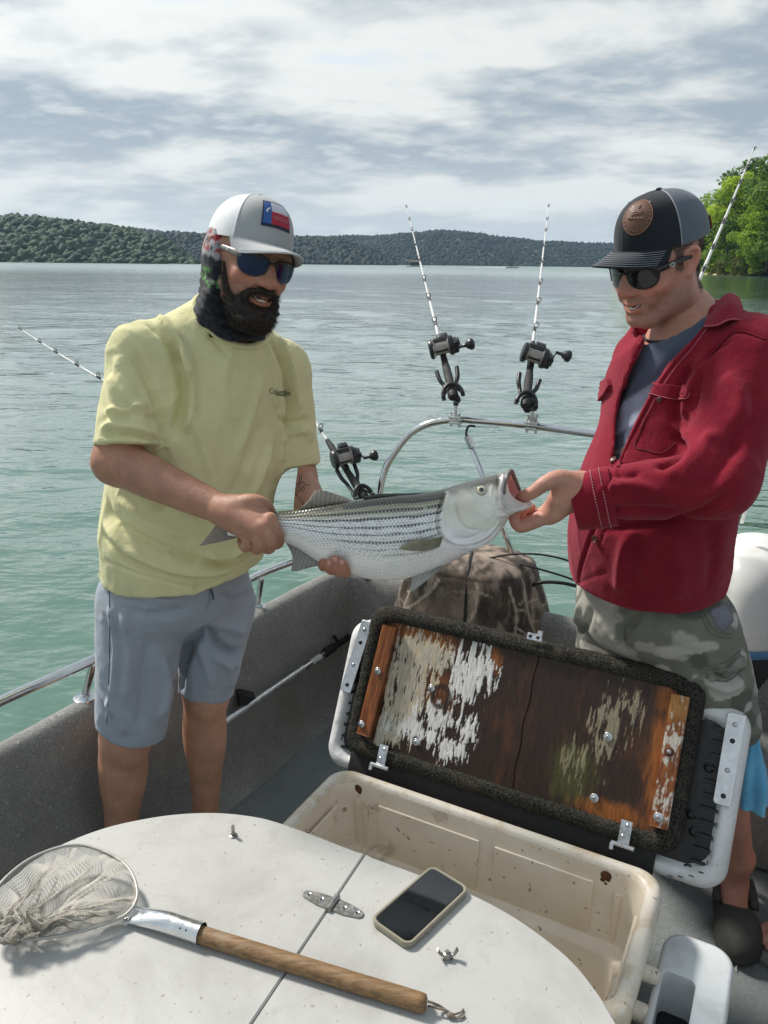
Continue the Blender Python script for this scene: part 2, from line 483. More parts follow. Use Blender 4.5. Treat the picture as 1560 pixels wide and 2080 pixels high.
hm = pmat('hill_soil', (0.045, 0.06, 0.03), 0.9, var=0.3, vs=0.05)
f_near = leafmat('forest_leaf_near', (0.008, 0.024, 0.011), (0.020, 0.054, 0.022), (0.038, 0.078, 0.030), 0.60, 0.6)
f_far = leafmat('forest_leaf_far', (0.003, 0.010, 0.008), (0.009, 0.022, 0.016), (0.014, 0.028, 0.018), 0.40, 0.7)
A1 = hill('hill', [(-1900, 500), (-1300, 462), (-900, 440), (-560, 445), (-300, 432), (-100, 426), (0, 430), (60, 430), (120, 436), (180, 447), (260, 456), (320, 470), (370, 500), (400, 532)], 640, 800, 'near wooded hill on the left shore', hm, crown=7)
forest('forest', scatter(A1, 8500, 1), 5.6, f_near, 'green mixed woodland covering the near left hill')
A2 = hill('hill', [(180, 470), (270, 458), (350, 465), (430, 470), (520, 474), (600, 474), (690, 478), (760, 500), (800, 534)], 1050, 1230, 'second wooded ridge behind the bearded man', hm, crown=8)
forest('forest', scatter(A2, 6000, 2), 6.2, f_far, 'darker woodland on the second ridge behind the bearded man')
A3 = hill('hill', [(380, 500), (520, 480), (610, 475), (700, 472), (790, 471), (850, 465), (890, 460), (940, 463), (1010, 473), (1100, 483), (1200, 487), (1300, 490), (1500, 498), (1700, 505), (1900, 520)], 1450, 1700, 'long hazy wooded hill across the lake behind the rods', hm, crown=9)
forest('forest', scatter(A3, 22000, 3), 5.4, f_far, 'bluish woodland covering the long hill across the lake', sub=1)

# ---- near shore on the right
SHORE = np.array([onz(px, py, WZ) for px, py in ((2100, 582), (1900, 572), (1750, 566), (1560, 561.5), (1500, 560.5), (1440, 558.5), (1385, 555.5), (1320, 552), (1270, 550), (1238, 548.8))])
def build_shore():
    S = catmull(SHORE, 10)
    T = np.gradient(S, axis=0); nrm = np.stack([-T[:, 1], T[:, 0], np.zeros(len(S))], 1); nrm /= np.linalg.norm(nrm, axis=1)[:, None]
    if nrm[0, 1] < 0: nrm = -nrm
    nrm[:, 0] = np.abs(nrm[:, 0]) * 0.4; rows = []
    for d, z in ((-3, -1.0), (0, 0.02), (1.5, 0.5), (5, 1.3), (14, 3.0), (35, 7.0), (70, 11.0), (160, 6.0), (230, -1)):
        jit = fbm(np.stack([S[:, 0] / 9, S[:, 1] / 9, np.full(len(S), d)], 1), 3)
        k = S + nrm * d; k[:, 1] += jit * min(abs(d) * 0.4, 2.0); k[:, 2] = WZ + z + jit * max(z, 0) * 0.12
        rows.append(k)
    A = np.array(rows); me = quadmesh('shore', A.reshape(-1, 3), gridquads(*A.shape[:2]))
    t = NT('shore_ground'); n = t.noise(0.8, 6, 0.7)
    m_ = t.done(t.mix(t.ss(n, 0.4, 0.6), (0.22, 0.20, 0.075), (0.46, 0.38, 0.21)), 0.9, 0, t.bump(n, 0.3))
    tag(obj('shore', me, m_), 'low grassy bank of the wooded point on the right', None, kind='structure')
    return S, nrm
SH, SHN = build_shore()

def foliage(name, blobs, nleaf, leaf, rg, up=0.3):
    """leaf-sized faces spread through blob volumes (c, r)"""
    vol = np.array([b[1][0] * b[1][1] * b[1][2] for b in blobs]) ** 0.67; pr = vol / vol.sum()
    k = rg.choice(len(blobs), nleaf, p=pr)
    d = rg.normal(size=(nleaf, 3)); d /= np.linalg.norm(d, axis=1)[:, None]
    rr = rg.uniform(0.55, 1.0, nleaf) ** 0.6
    C = np.array([b[0] for b in blobs])[k]; Rr = np.array([b[1] for b in blobs])[k]
    lump = 1 + 0.25 * pn(np.concatenate([d * 2.2 + k[:, None] * 7.1], 0))
    p = C + d * Rr * (rr * lump)[:, None]
    nrm = d + rg.normal(size=(nleaf, 3)) * 0.55; nrm[:, 2] += up; nrm /= np.linalg.norm(nrm, axis=1)[:, None]
    a = np.cross(nrm, rg.normal(size=(nleaf, 3))); a /= np.linalg.norm(a, axis=1)[:, None]; b = np.cross(nrm, a)
    sz = leaf * rg.uniform(0.6, 1.4, nleaf)[:, None]
    q = np.stack([p - a * sz, p + b * sz * 0.62 + nrm * sz * 0.15, p + a * sz, p - b * sz * 0.62 - nrm * sz * 0.1], 1)
    me = quadmesh(name, q.reshape(-1, 3), np.arange(nleaf * 4).reshape(-1, 4))
    tone = np.clip(rg.uniform(0, 1, nleaf) * 0.5 + 0.5 * rg.uniform(0, 1, len(blobs))[k], 0, 1)
    setcol(me, np.repeat(np.stack([tone] * 3, 1), 4, 0))
    return me
def treemat(name, dark, mid, light):
    t = NT(name); tone = t.attr('Col', 'Fac')
    c = t.mix(t.ss(tone, 0.1, 0.5), dark, mid); c = t.mix(t.ss(tone, 0.5, 0.95), c, light)
    n = t.noise(0.35, 2); c = t.scale(c, t.ss(n, 0.3, 0.7, 0.75, 1.2))
    bs = t.b; tr = t.N.new('ShaderNodeBsdfTranslucent'); t.inp(tr.inputs[0], c)
    mx = t.N.new('ShaderNodeMixShader'); mx.inputs[0].default_value = 0.55
    t.L.new(bs.outputs[0], mx.inputs[1]); t.L.new(tr.outputs[0], mx.inputs[2]); t.L.new(mx.outputs[0], t.out.inputs[0])
    return t.done(c, 0.6, Specular_IOR_Level=0.25)
LEAFM = [treemat('leaf_green', (0.06, 0.12, 0.014), (0.19, 0.32, 0.03), (0.36, 0.50, 0.06)),
         treemat('leaf_yellow_green', (0.13, 0.22, 0.015), (0.33, 0.47, 0.03), (0.52, 0.64, 0.06)),
         treemat('leaf_dark', (0.035, 0.08, 0.018), (0.10, 0.19, 0.03), (0.20, 0.31, 0.05)),
         treemat('leaf_olive', (0.09, 0.11, 0.03), (0.19, 0.21, 0.05), (0.32, 0.32, 0.10))]
BARK = pmat('bark', (0.10, 0.085, 0.065), 0.9, var=0.35, vs=3, bump=0.03, bs=6)
def tree_proto(kind, H, seed):
    rg = np.random.default_rng(seed); blobs = []
    trunk = MB(); lean = rg.uniform(-0.06, 0.06, 2)
    tp = np.array([[lean[0] * z, lean[1] * z, z] for z in np.linspace(-0.6, H * 0.86, 8)])
    trunk.tube(tp, np.linspace(H * 0.017, H * 0.004, 8), 7)
    W = H * 0.34
    for k in range(24):
        z = H * rg.uniform(0.10, 0.95); s = 1 - ((z / H - 0.42) / 0.62) ** 2
        a = rg.uniform(0, 6.28); d = W * max(s, 0.1) * rg.uniform(0.3, 1.0)
        c = np.array([math.cos(a) * d + lean[0] * z, math.sin(a) * d + lean[1] * z, z])
        r = H * rg.uniform(0.075, 0.14) * np.array([1.15, 1.15, 0.85])
        blobs.append((c, r))
        trunk.tube(np.array([tp[3] * 0 + [lean[0] * z * 0.75, lean[1] * z * 0.75, z * 0.75], c * [.6, .6, 1] + [0, 0, -r[2] * .6], c]), [H * .006, H * .004, H * .0015], 5)
    blobs.append((np.array([lean[0] * H, lean[1] * H, H * 0.93]), H * np.array([0.10, 0.10, 0.08])))
    return trunk, foliage('crown', blobs, 6500, H * 0.0150, rg)
ORD = ['first', 'second', 'third', 'fourth', 'fifth', 'sixth', 'seventh', 'eighth', 'ninth', 'tenth', 'eleventh', 'twelfth', 'thirteenth', 'fourteenth']
def build_trees():
    protos = []
    for i in range(5):
        tk, cr = tree_proto(i, 20.0, 40 + i)
        mt = bpy.data.meshes.new('trunk'); mt.from_pydata(tk.V().tolist(), [], tk.f); mt.materials.append(BARK)
        mcs = []
        for j in range(3):
            c = cr if j == 0 else cr.copy(); c.materials.clear(); c.materials.append(LEAFM[j]); mcs.append(c)
        protos.append((mt, mcs))
    spots = []  # pixel x of trunk, depth inland, height, material
    base = ((1420, 4, 15, 2), (1416, 16, 23, 0), (1432, 9, 19, 1), (1440, 18, 25, 2), (1452, 4, 15, 0), (1462, 12, 22, 1), (1474, 6, 16, 2), (1482, 20, 25, 0), (1490, 10, 20, 1), (1500, 4, 14, 0), (1508, 16, 25, 2), (1519, 8, 20, 0), (1528, 24, 29, 2), (1534, 4, 13, 1), (1543, 14, 25, 0), (1553, 7, 21, 1), (1563, 26, 30, 2), (1570, 10, 20, 0), (1580, 5, 16, 1), (1592, 12, 24, 0),
            (1610, 26, 29, 2), (1625, 6, 17, 1), (1640, 13, 24, 0), (1660, 20, 27, 2), (1690, 8, 20, 1), (1720, 16, 25, 0), (1780, 14, 24, 2), (1850, 12, 22, 0),
            (1398, 7, 15, 2), (1384, 10, 18, 0), (1365, 8, 16, 1), (1345, 8, 15, 2), (1318, 8, 14, 0), (1290, 7, 13, 2), (1266, 6, 12, 1), (1247, 5, 10, 0))
    names = ['tall bright green tree', 'yellow green leafy tree', 'dark green dense tree']
    pxs = np.array([PW / 2 + FPX * (p[0] / (p[1] * CT - (p[2] - CH) * ST)) for p in SH])
    for k, (px, dep, H, mk) in enumerate(base):
        i = int(np.argmin(np.abs(pxs - px))); p = SH[i] + SHN[i] * dep
        mt, mcs = protos[(k * 2 + k // 3) % 5]
        row = 0 if dep < 10 else (1 if dep < 20 else 2); same = sorted(b[0] for b in base if b[3] == mk and (0 if b[1] < 10 else (1 if b[1] < 20 else 2)) == row)
        lab = '%s in the %s of the wooded point, %s from the left' % (names[mk], ('front row', 'middle row', 'back row')[row], ORD[same.index(px)])
        root = thing('tree', (p[0], p[1], WZ + 0.25 + dep * 0.19), lab, 'tree', 'trees on the right shore')
        s = H / 20.0; root.scale = (s * 1.12, s * 1.12, s); root.rotation_euler.z = k * 1.7
        for nm, me in (('trunk', mt), ('crown', mcs[mk])):
            o = bpy.data.objects.new(nm, me); o.parent = root; COL.objects.link(o)
    # bank shrubs
    rg = np.random.default_rng(9)
    sm = []
    for j in range(3):
        bl = [(np.array([rg.uniform(-1.6, 1.6), rg.uniform(-1, 1), rg.uniform(0.5, 1.9)]), rg.uniform(0.6, 1.2, 3)) for _ in range(9)]
        sm.append(foliage('foliage', bl, 1500, 0.17, rg)); sm[-1].materials.append(LEAFM[(3, 1, 3)[j]])
    stem = MB()
    for a in range(6): stem.tube([[0, 0, -0.4], [math.cos(a) * .4, math.sin(a) * .4, .7], [math.cos(a) * .9, math.sin(a) * .9, 1.5]], [.05, .03, .01], 5)
    ms = bpy.data.meshes.new('stem'); ms.from_pydata(stem.V().tolist(), [], stem.f); ms.materials.append(BARK)
    SHX = (1415, 1436, 1450, 1463, 1478, 1493, 1508, 1522, 1536, 1549, 1562, 1580, 1600, 1630, 1670, 1380, 1340, 1300, 1270, 1246)
    for k, px in enumerate(SHX):
        i = int(np.argmin(np.abs(pxs - px))); p = SH[i] + SHN[i] * rg.uniform(1.0, 3.2)
        root = thing('shrub', (p[0], p[1], WZ + 0.4), ('olive brown shrub', 'bright yellow green shrub', 'dull olive shrub')[k % 3] + ' at the waterline of the wooded point, %s from the left' % ORD[sorted(SHX[k % 3::3]).index(px)], 'shrub', 'shrubs along the right shore')
        s = rg.uniform(1.0, 1.9); root.scale = (s, s, s * rg.uniform(.8, 1.1)); root.rotation_euler.z = k
        for nm, me in (('stem', ms), ('foliage', sm[k % 3])):
            o = bpy.data.objects.new(nm, me); o.parent = root; COL.objects.link(o)
build_trees()

# ---- small things far away
def far_boat():
    p = onz(1038, 544.6, WZ); D = p[1]
    root = thing('motorboat', (p[0], p[1], WZ), 'tiny white motorboat with a canopy speeding along the far shore', 'boat')
    s = 9.0 * 1.0
    wm = pmat('gelcoat', (0.75, 0.75, 0.75), 0.3, var=0.05); dk = pmat('far_boat_dark', (0.03, 0.035, 0.04), 0.5)
    hull = MB(); rows = []
    for t in np.linspace(0, 1, 12):
        w = 1.2 * (1 - max(0, (t - 0.45) / 0.55) ** 2.2); x = (t - 0.4) * s; sh = 1.0 + 0.5 * t
        rows.append([[x, -w, sh], [x, -w * .8, 0.35], [x, 0, -0.2 + .3 * t ** 3], [x, w * .8, 0.35], [x, w, sh]])
    A = np.array(rows) + [p[0], p[1], WZ]; hull.grid(A); obj('hull', hull, wm, root)
    d = MB(); d.grid(A[:, [0, 4]] - [0, 0, .12]); obj('deck', d, wm, root)
    c = MB(); c.box((p[0] - .3, p[1], WZ + 1.9), (2.2, 1.6, 1.0), bev=.2); obj('windscreen', c, dk, root)
    r = MB(); r.box((p[0] - .4, p[1], WZ + 3.1), (3.0, 2.0, .14), bev=.04)
    obj('canopy', r, dk, root)
    for dx in (-1.5, .9):
        for dy in (-.8, .8): q = MB(); q.tube([[p[0] + dx, p[1] + dy, WZ + 1.2], [p[0] + dx, p[1] + dy, WZ + 3.1]], .05, 6); obj('canopy_post', q, dk, root)
    foam = MB(); fm = pmat('foam', (0.85, 0.87, 0.87), 0.8, var=.1, vs=2)
    rg = np.random.default_rng(3); 
    xs = np.linspace(0, 26, 40); rr = 0.25 + 0.45 * np.exp(-xs / 9) + rg.uniform(0, .2, 40)
    foam.tube(np.stack([p[0] - 3.4 - xs, p[1] + rg.uniform(-.4, .4, 40), np.full(40, WZ + .06)], 1), rr, 8, flat=.6)
    tag(obj('wake', foam, fm), 'thin white wake trailing behind the far motorboat', None, kind='stuff')
far_boat()
def far_dock():
    p = onz(842, 541.6, WZ); p = p * 1.0
    root = thing('boathouse', (p[0], p[1], WZ), 'tiny brown boathouse on the far shore behind the left rod', 'boathouse')
    br = pmat('far_wood', (0.05, 0.042, 0.032), 0.8); rf = pmat('far_roof', (0.10, 0.085, 0.055), 0.8)
    w = MB(); w.box((p[0], p[1], WZ + 2), (6.5, 5, 2.8)); obj('wall', w, br, root, 0)
    r = MB(); r.add(np.array([[-4.2, -3.3, 3.3], [4.2, -3.3, 3.3], [4.2, 3.3, 3.3], [-4.2, 3.3, 3.3], [-4.2, 0, 5], [4.2, 0, 5]]) + [p[0], p[1], WZ], [(0, 1, 5, 4), (2, 3, 4, 5), (0, 4, 3), (1, 2, 5), (3, 2, 1, 0)])
    obj('roof', r, rf, root, 0)
    f = MB(); f.box((p[0], p[1] - 3, WZ + .2), (13, 12, .4)); obj('float', f, br, root, 0)
far_dock()

# ---- air
def haze():
    m_ = bpy.data.materials.new('haze'); m_.use_nodes = True; nt = m_.node_tree; nt.nodes.clear()
    out = nt.nodes.new('ShaderNodeOutputMaterial'); v = nt.nodes.new('ShaderNodeVolumePrincipled')
    v.inputs['Color'].default_value = (0.52, 0.76, 1.0, 1); v.inputs['Density'].default_value = 0.00011; v.inputs['Anisotropy'].default_value = 0.1
    nt.links.new(v.outputs[0], out.inputs['Volume'])
    b = MB(); b.box((0, 0, 60), (11400, 11400, 130)); o = obj('haze', b, m_, smooth=0)
    o.location = (0, 0, 0); tag(o, 'thin bluish air between the boat and the far hills', None, kind='stuff')
haze()
# ================================================================ the boat we stand in
def carpetmat(name, col, light, bumpd=0.004, sc=260.0, big=4.0):
    t = NT(name); a = t.noise(sc, 3, 0.7); b = t.noise(big, 6, 0.65, dist=0.5); c_ = t.vor(sc * 0.6)
    f = t.math('ADD', t.math('MULTIPLY', a, 0.75), t.math('MULTIPLY', b, 0.35))
    c = t.mix(t.ss(f, 0.42, 0.72), col, light)
    spk = t.ss(t.noise(sc * 0.35, 2, 0.8), 0.62, 0.72)
    c = t.mix(t.math('MULTIPLY', spk, 0.45), c, tuple(min(1, x * 2.2) for x in light))
    d = t.ss(t.noise(2.3, 6, 0.7, dist=0.8), 0.5, 0.75)
    c = t.mix(t.math('MULTIPLY', d, 0.45), c, (col[0] * 1.25, col[1] * 1.1, col[2] * 0.85))
    nm = t.bump(a, bumpd); nm = t.bump(t.noise(38, 3), 0.003, 1, nm)
    return t.done(c, 0.95, 0, nm, Specular_IOR_Level=0.1, Sheen_Weight=0.25)
CARPET = carpetmat('wall_carpet', (0.165, 0.165, 0.158), (0.34, 0.337, 0.322))
DECKM = carpetmat('deck_carpet', (0.115, 0.13, 0.13), (0.225, 0.247, 0.247), 0.002, 330, 5)
STEEL = pmat('stainless', (0.62, 0.63, 0.64), 0.16, 1.0, var=0.06, vs=30)
ALU = pmat('aluminium', (0.66, 0.67, 0.68), 0.33, 0.9, var=0.12, vs=30, bump=0.0003, bs=400)
BLACKP = pmat('black_plastic', (0.012, 0.012, 0.013), 0.38, var=0.2, vs=40)
BLACKR = pmat('black_rubber', (0.010, 0.010, 0.010), 0.6, var=0.2, vs=40, bump=0.0004, bs=600)
WHITEP = pmat('white_plastic', (0.72, 0.72, 0.70), 0.38, var=0.06, vs=6, dirt=(0.40, 0.37, 0.32), dirt_amt=0.45, ds=9)
SCREWM = pmat('zinc', (0.55, 0.56, 0.57), 0.3, 0.9, var=0.2, vs=90)
TD = np.array([0.862, -0.507]); SD = np.array([0.507, 0.862])      # along the transom, along the side
def boat_outline():
    left = [(-2.75, -1.6), (-2.2, -0.45), (-1.5, 0.72), (-0.925, 1.675), (-0.80, 1.885), (-0.575, 2.215), (-0.405, 2.515), (-0.21, 2.80)]
    c = np.array([-0.12, 2.86])
    tr = [tuple(c + TD * d) for d in (0.05, 0.30, 0.7, 1.1, 1.55, 1.9)]
    e = c + TD * 2.02
    right = [tuple(e - SD * d) for d in (0.10, 0.4, 1.0, 2.0, 3.2, 4.4)]
    return np.array(left + tr + right)
def build_boat():
    boat = thing('fishing_boat', (0, 1.2, 0), 'grey carpeted fishing boat with stainless rails along its gunwale', 'fishing boat')
    O = boat_outline(); S = catmull(np.concatenate([O, np.zeros((len(O), 1))], 1), 10)[:, :2]
    T = np.gradient(S, axis=0); T /= np.linalg.norm(T, axis=1)[:, None]; IN = np.stack([T[:, 1], -T[:, 0]], 1)
    prof = [(-0.05, -0.75), (-0.02, -0.2), (0.0, 0.30), (0.0, 0.452), (0.006, 0.478), (0.020, 0.496), (0.042, 0.502), (0.062, 0.494), (0.074, 0.474), (0.079, 0.44), (0.082, 0.36), (0.084, 0.25), (0.088, 0.14), (0.094, 0.07), (0.108, 0.03), (0.14, 0.008), (0.20, -0.004)]
    cols = [[(*(S[i] + IN[i] * d), z) for d, z in prof] for i in range(len(S))]
    mb = MB(); mb.grid(np.array(cols)); obj('side_wall', mb, CARPET, boat, 60)
    dk = MB(); cen = S.mean(0)
    ins = S + IN * 0.15
    poly = [tuple(p) for p in ins]; dk.add([(x, y, 0.0) for x, y in poly], [tuple(range(len(poly)))[::-1]])
    obj('deck', dk, DECKM, boat, 0)
    # side rail on short posts
    rp = [onz(px, py, 0.625) for px, py in ((-420, 1640), (-150, 1498), (0, 1425), (100, 1380), (205, 1332), (370, 1247), (520, 1170), (600, 1138))]
    end = np.array(rp[-1]); rp += [end + [0.10, 0.155, 0.0], end + [0.155, 0.24, -0.03], end + [0.175, 0.27, -0.115]]
    r = MB(); r.tube(catmull(rp, 8), 0.0125, 14); obj('side_rail', r, STEEL, boat, 180)
    for (tx, ty), (bx, by) in (((190, 1344), (172, 1414)), ((531, 1172), (523, 1229)), ((-330, 1592), (-345, 1672))):
        b = onz(bx, by, 0.503); t = onz(tx, ty, 0.62)
        m_ = MB(); m_.tube(catmull([b, (b + t) / 2, t], 4), 0.0105, 12); post = obj('rail_post', m_, STEEL, boat, 180)
        fl = MB(); fl.lathe([(0.0, 0.012), (0.016, 0.012), (0.019, 0.009), (0.030, 0.004), (0.031, 0.0), (0.0, 0.0)][::-1], b - [0, 0, .006], seg=20); obj('post_flange', fl, STEEL, post, 40)
    # stern rail: hoop that rises from the corner and runs along the transom
    Yl = 2.60
    pts = [P(748, 1178, 2.66), P(757, 1090, 2.66), P(770, 1006, 2.66), P(782, 955, 2.66), P(800, 922, 2.655), P(830, 884, 2.645), P(868, 862, 2.625), P(912, 853.5, 2.60), P(960, 853.5, 2.575), P(1080, 865, 2.475), P(1225, 884, 2.365), P(1390, 904, 2.235), P(1535, 925, 2.13), P(1700, 952, 2.03), P(1790, 975, 1.97), P(1850, 1030, 1.94), P(1880, 1150, 1.92)]
    s = MB(); s.tube(catmull(pts, 10), 0.0118, 14); obj('stern_rail', s, STEEL, boat, 180)
    st = MB(); a, b = P(949, 885, 2.585), P(1066, 1190, 2.50)
    st.tube([a, b], 0.0095, 12); sb = obj('rail_brace', st, STEEL, boat, 180)
    cl = MB(); cl.tube([a + (b - a) * .0, a + (b - a) * 0.075], 0.0125, 12); obj('collar', cl, STEEL, sb, 30)
    hk = MB(); hk.tube(catmull([P(965, 866, 2.58), P(952, 866, 2.575), P(947, 880, 2.575), P(950, 892, 2.58)], 6), 0.004, 8); obj('hook', hk, BLACKP, sb, 180)
    # right rail post with clamp seen at the frame edge
    cp = MB(); cp.tube([P(1549, 905, 2.125), P(1549, 945, 2.125)], 0.017, 12); cp.tube([P(1538, 926, 2.12), P(1562, 928, 2.12)], 0.02, 12); obj('rail_clamp', cp, STEEL, boat, 40)
    st2 = MB(); st2.tube([P(1545, 930, 2.13), P(1505, 1060, 2.2)], 0.009, 10); obj('rail_brace', st2, STEEL, boat, 180)
    # raised carpeted ledge in the aft right corner
    lg = MB(); q = np.array([0.98, 1.93]); lg.box((q[0] + .12, q[1] + .12, 0.16), (0.5, 0.46, 0.30), rotm((0, 0, 1), -0.53), bev=0.02); obj('corner_ledge', lg, CARPET, boat, 40)
    return boat
BOAT = build_boat()

def build_pole():
    o = np.array([-0.405, 2.515, 0]) + 0.125 * np.array([SD[1], -SD[0], 0]); n = np.array([SD[1], -SD[0], 0])
    Q = lambda x, y: onplane(x, y, o, n)
    a, b, c, d = Q(472, 1456), Q(498, 1438), Q(660, 1327), Q(708, 1294)
    root = thing('telescopic_pole', (a[0], a[1], 0.0), 'silver telescopic pole with black fittings lying along the carpeted wall', 'pole')
    m1 = MB(); m1.tube([a - (c - a) * .14, b, b + (c - b) * .70], 0.0125, 14); obj('outer_tube', m1, ALU, root, 40)
    m2 = MB(); m2.tube([b + (c - b) * .69, c], 0.0105, 14); obj('inner_tube', m2, STEEL, root, 40)
    g = MB(); g.tube([c, c + (d - c) * .35, c + (d - c) * .4, d], [.0165, .0165, .012, .012], 12)
    g.tube([d - [0, 0, .005], d + [.03, .02, .0]], .008, 8); g.tube([c + (d - c) * .6, c + (d - c) * .6 + [-.02, -.01, .035]], .006, 8); obj('grip', g, BLACKR, root, 40)
    w = MB(); p = b + (c - b) * .02
    w.add([p + [-.02, -.02, .0], p + [.03, .0, .03], p + [-.02, -.02, .055], p + [-.035, .02, .0], p + [.015, .04, .03], p + [-.035, .02, .055]], [(0, 1, 2), (3, 5, 4), (0, 3, 4, 1), (1, 4, 5, 2), (2, 5, 3, 0)])
    obj('wall_clip', w, BLACKP, root, 0)
    lb = MB(); q = b + (c - b) * .80; lb.tube([q, q + (c - b) * .13], 0.0112, 14, cap=False); obj('label_band', lb, pmat('label', (0.55, 0.56, 0.55), 0.4, var=.35, vs=160), root, 180)
build_pole()

# ---- camo covered motor on the transom
def camo_cover():
    c0 = P(955, 1215, 2.52)
    root = thing('covered_motor', (c0[0], c0[1], 0.45), 'outboard motor under a tree bark camouflage cover on the transom', 'outboard motor')
    nu, nv = 240, 90
    # silhouette half widths by height: v=0 top .. 1 bottom
    rows = []; A = np.zeros((nv, nu, 3)); 
    ztop, zbot = P(965, 1128, 2.50)[2], 0.30
    ax = np.array([TD[0], TD[1], 0]); ay = np.array([-TD[1], TD[0], 0])
    cen = np.array([P(960, 1200, 2.52)[0], 2.56, 0])
    ang = np.linspace(0, 2 * np.pi, nu, endpoint=False)
    for i, v in enumerate(np.linspace(0, 1, nv)):
        z = ztop - (ztop - zbot) * max(0, (v - 0.30) / 0.70) ** 1.05
        k = min(1, v / 0.30)
        rx = (0.215 * math.sin(k * math.pi / 2) ** 0.9) if v < .3 else 0.215 + 0.095 * ((v - .3) / .7) ** 0.8
        ry = (0.15 * math.sin(k * math.pi / 2) ** 0.9) if v < .3 else 0.15 + 0.07 * ((v - .3) / .7) ** 0.8
        if v < .3: z = ztop - 0.055 * (1 - math.cos(k * math.pi / 2)) ** 1.2
        else: z -= 0.055
        e = 0.72
        x = np.sign(np.cos(ang)) * np.abs(np.cos(ang)) ** e * rx; y = np.sign(np.sin(ang)) * np.abs(np.sin(ang)) ** e * ry
        fold = np.array([pn(np.array([[math.cos(a) * 3.1, math.sin(a) * 3.1, v * 1.2]]))[0] for a in ang]) * 0.030 * sstep(v, .15, .6)
        s = 1 + fold / max(rx, .05)
        skew = 0.05 * (1 - v)       # the hump leans towards the right
        zz = z + 0.018 * np.cos(ang) * (1 if v < .35 else .5) * k - 0.03 * sstep(-np.cos(ang), .2, 1) * k
        A[i] = cen + np.outer(x * s + skew * 0, ax) + np.outer(y * s, ay) + np.stack([0 * zz, 0 * zz, zz], 1)
    V = A.reshape(-1, 3); V = V + 0.006 * np.stack([pn(V * 9), pn(V * 9 + 5), pn(V * 9 + 9)], 1)
    me = quadmesh('cover', V, gridquads(nv, nu, cv=True))
    # printed camouflage: bark greys, dark hollows, pale forked branches
    uu = (ang / (2 * np.pi) * 1.6)[None, :].repeat(nv, 0).ravel(); vv = np.linspace(0, .62, nv)[:, None].repeat(nu, 1).ravel()
    q = (V - cen) * np.array([1.1, 1.1, 1.3])
    n1 = fbm(q * np.array([5, 5, 3.2]), 4); n2 = fbm(q * np.array([22, 22, 5]) + 9, 4); n3 = fbm(q * np.array([40, 40, 30]) + 3, 3)
    c = np.array([0.105, 0.090, 0.078]) * np.ones((len(V), 1))
    c = lerp(c, np.array([0.045, 0.042, 0.040]), sstep(n1, -.05, .25)[:, None])
    c = lerp(c, np.array([0.27, 0.235, 0.205]), sstep(-n1, .02, .3)[:, None] * .9)
    bark = sstep(n2, .05, .25)[:, None] * sstep(np.abs(n1 - .1), .28, .1)[:, None]
    c = lerp(c, np.array([0.40, 0.37, 0.335]), bark * 0.75)
    c = lerp(c, np.array([0.03, 0.028, 0.026]), (sstep(n2, -.12, -.3) * .7)[:, None])
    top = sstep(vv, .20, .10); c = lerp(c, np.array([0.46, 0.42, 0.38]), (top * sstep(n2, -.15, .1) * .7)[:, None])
    rg = np.random.default_rng(21)
    def br(u0, v0, du, dv, w, n):
        nonlocal c
        pu, pv = [u0], [v0]
        for k in range(n):
            du += rg.uniform(-.012, .012); pu.append(pu[-1] + du); pv.append(pv[-1] + dv * rg.uniform(.7, 1.2))
        pu = np.array(pu); pv = np.array(pv)
        for k in range(n):
            a = np.array([pu[k], pv[k]]); b = np.array([pu[k + 1], pv[k + 1]]); d = b - a
            pq = np.stack([uu, vv], 1); t = np.clip(((pq - a) @ d) / (d @ d), 0, 1); ds = np.linalg.norm(pq - a - t[:, None] * d, axis=1)
            ww = w * (1 - .6 * (k + t) / n)
            c[:] = lerp(c, np.array([0.50, 0.475, 0.44]), (sstep(ds, ww * 1.3, ww * .6) * (.75 + .25 * sstep(n3, -.3, .2)))[:, None])
        return pu, pv
    for u0 in np.arange(0.03, 1.6, 0.105):
        u0 += rg.uniform(-.03, .03)
        pu, pv = br(u0, rg.uniform(.16, .28), rg.uniform(-.012, .012), .035, .0065, 8)
        for _ in range(3):
            k = rg.integers(1, 6); br(pu[k], pv[k], rg.choice([-1, 1]) * rg.uniform(.02, .035), rg.uniform(-.004, .02), .0045, 3)
    setcol(me, np.clip(c * np.array([.72, .63, .55]), .01, .9))
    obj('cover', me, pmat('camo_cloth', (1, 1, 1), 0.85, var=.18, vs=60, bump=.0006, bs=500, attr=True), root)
    # seam strap over the hump
    sp = MB(); ids = [int(x) for x in np.linspace(3, 88, 40)]; jj = int(nu * 0.772)
    sp.tube(np.array([A[i, jj] + unit(A[i, jj] - cen - [0, 0, .35]) * .003 for i in ids]), .005, 8, flat=.4); obj('seam', sp, BLACKR, root, 180)
    leg = MB(); leg.box(cen + [.0, .0, 0.05], (.14, .16, .9), bev=.03); obj('drive_leg', leg, BLACKP, root, 40)
    return cen
CAMO_C = camo_cover()
def cables():
    root = thing('control_cables', P(1075, 1150, 2.42), 'three black control cables arching from the camouflaged motor to the right', 'cables')
    for pts, r in ((((985, 1136), (1030, 1127), (1080, 1125), (1125, 1131), (1165, 1142), (1260, 1170)), .0034), (((1055, 1146), (1085, 1153), (1120, 1163), (1160, 1176), (1260, 1215)), .0036), (((1080, 1189), (1100, 1183), (1130, 1183), (1165, 1189), (1260, 1215)), .0062)):
        c = MB(); c.tube(catmull([P(x, y, 2.47 - .0006 * (x - 1000)) for x, y in pts], 8), r, 8); obj('cable', c, BLACKR, root, 180)
cables()
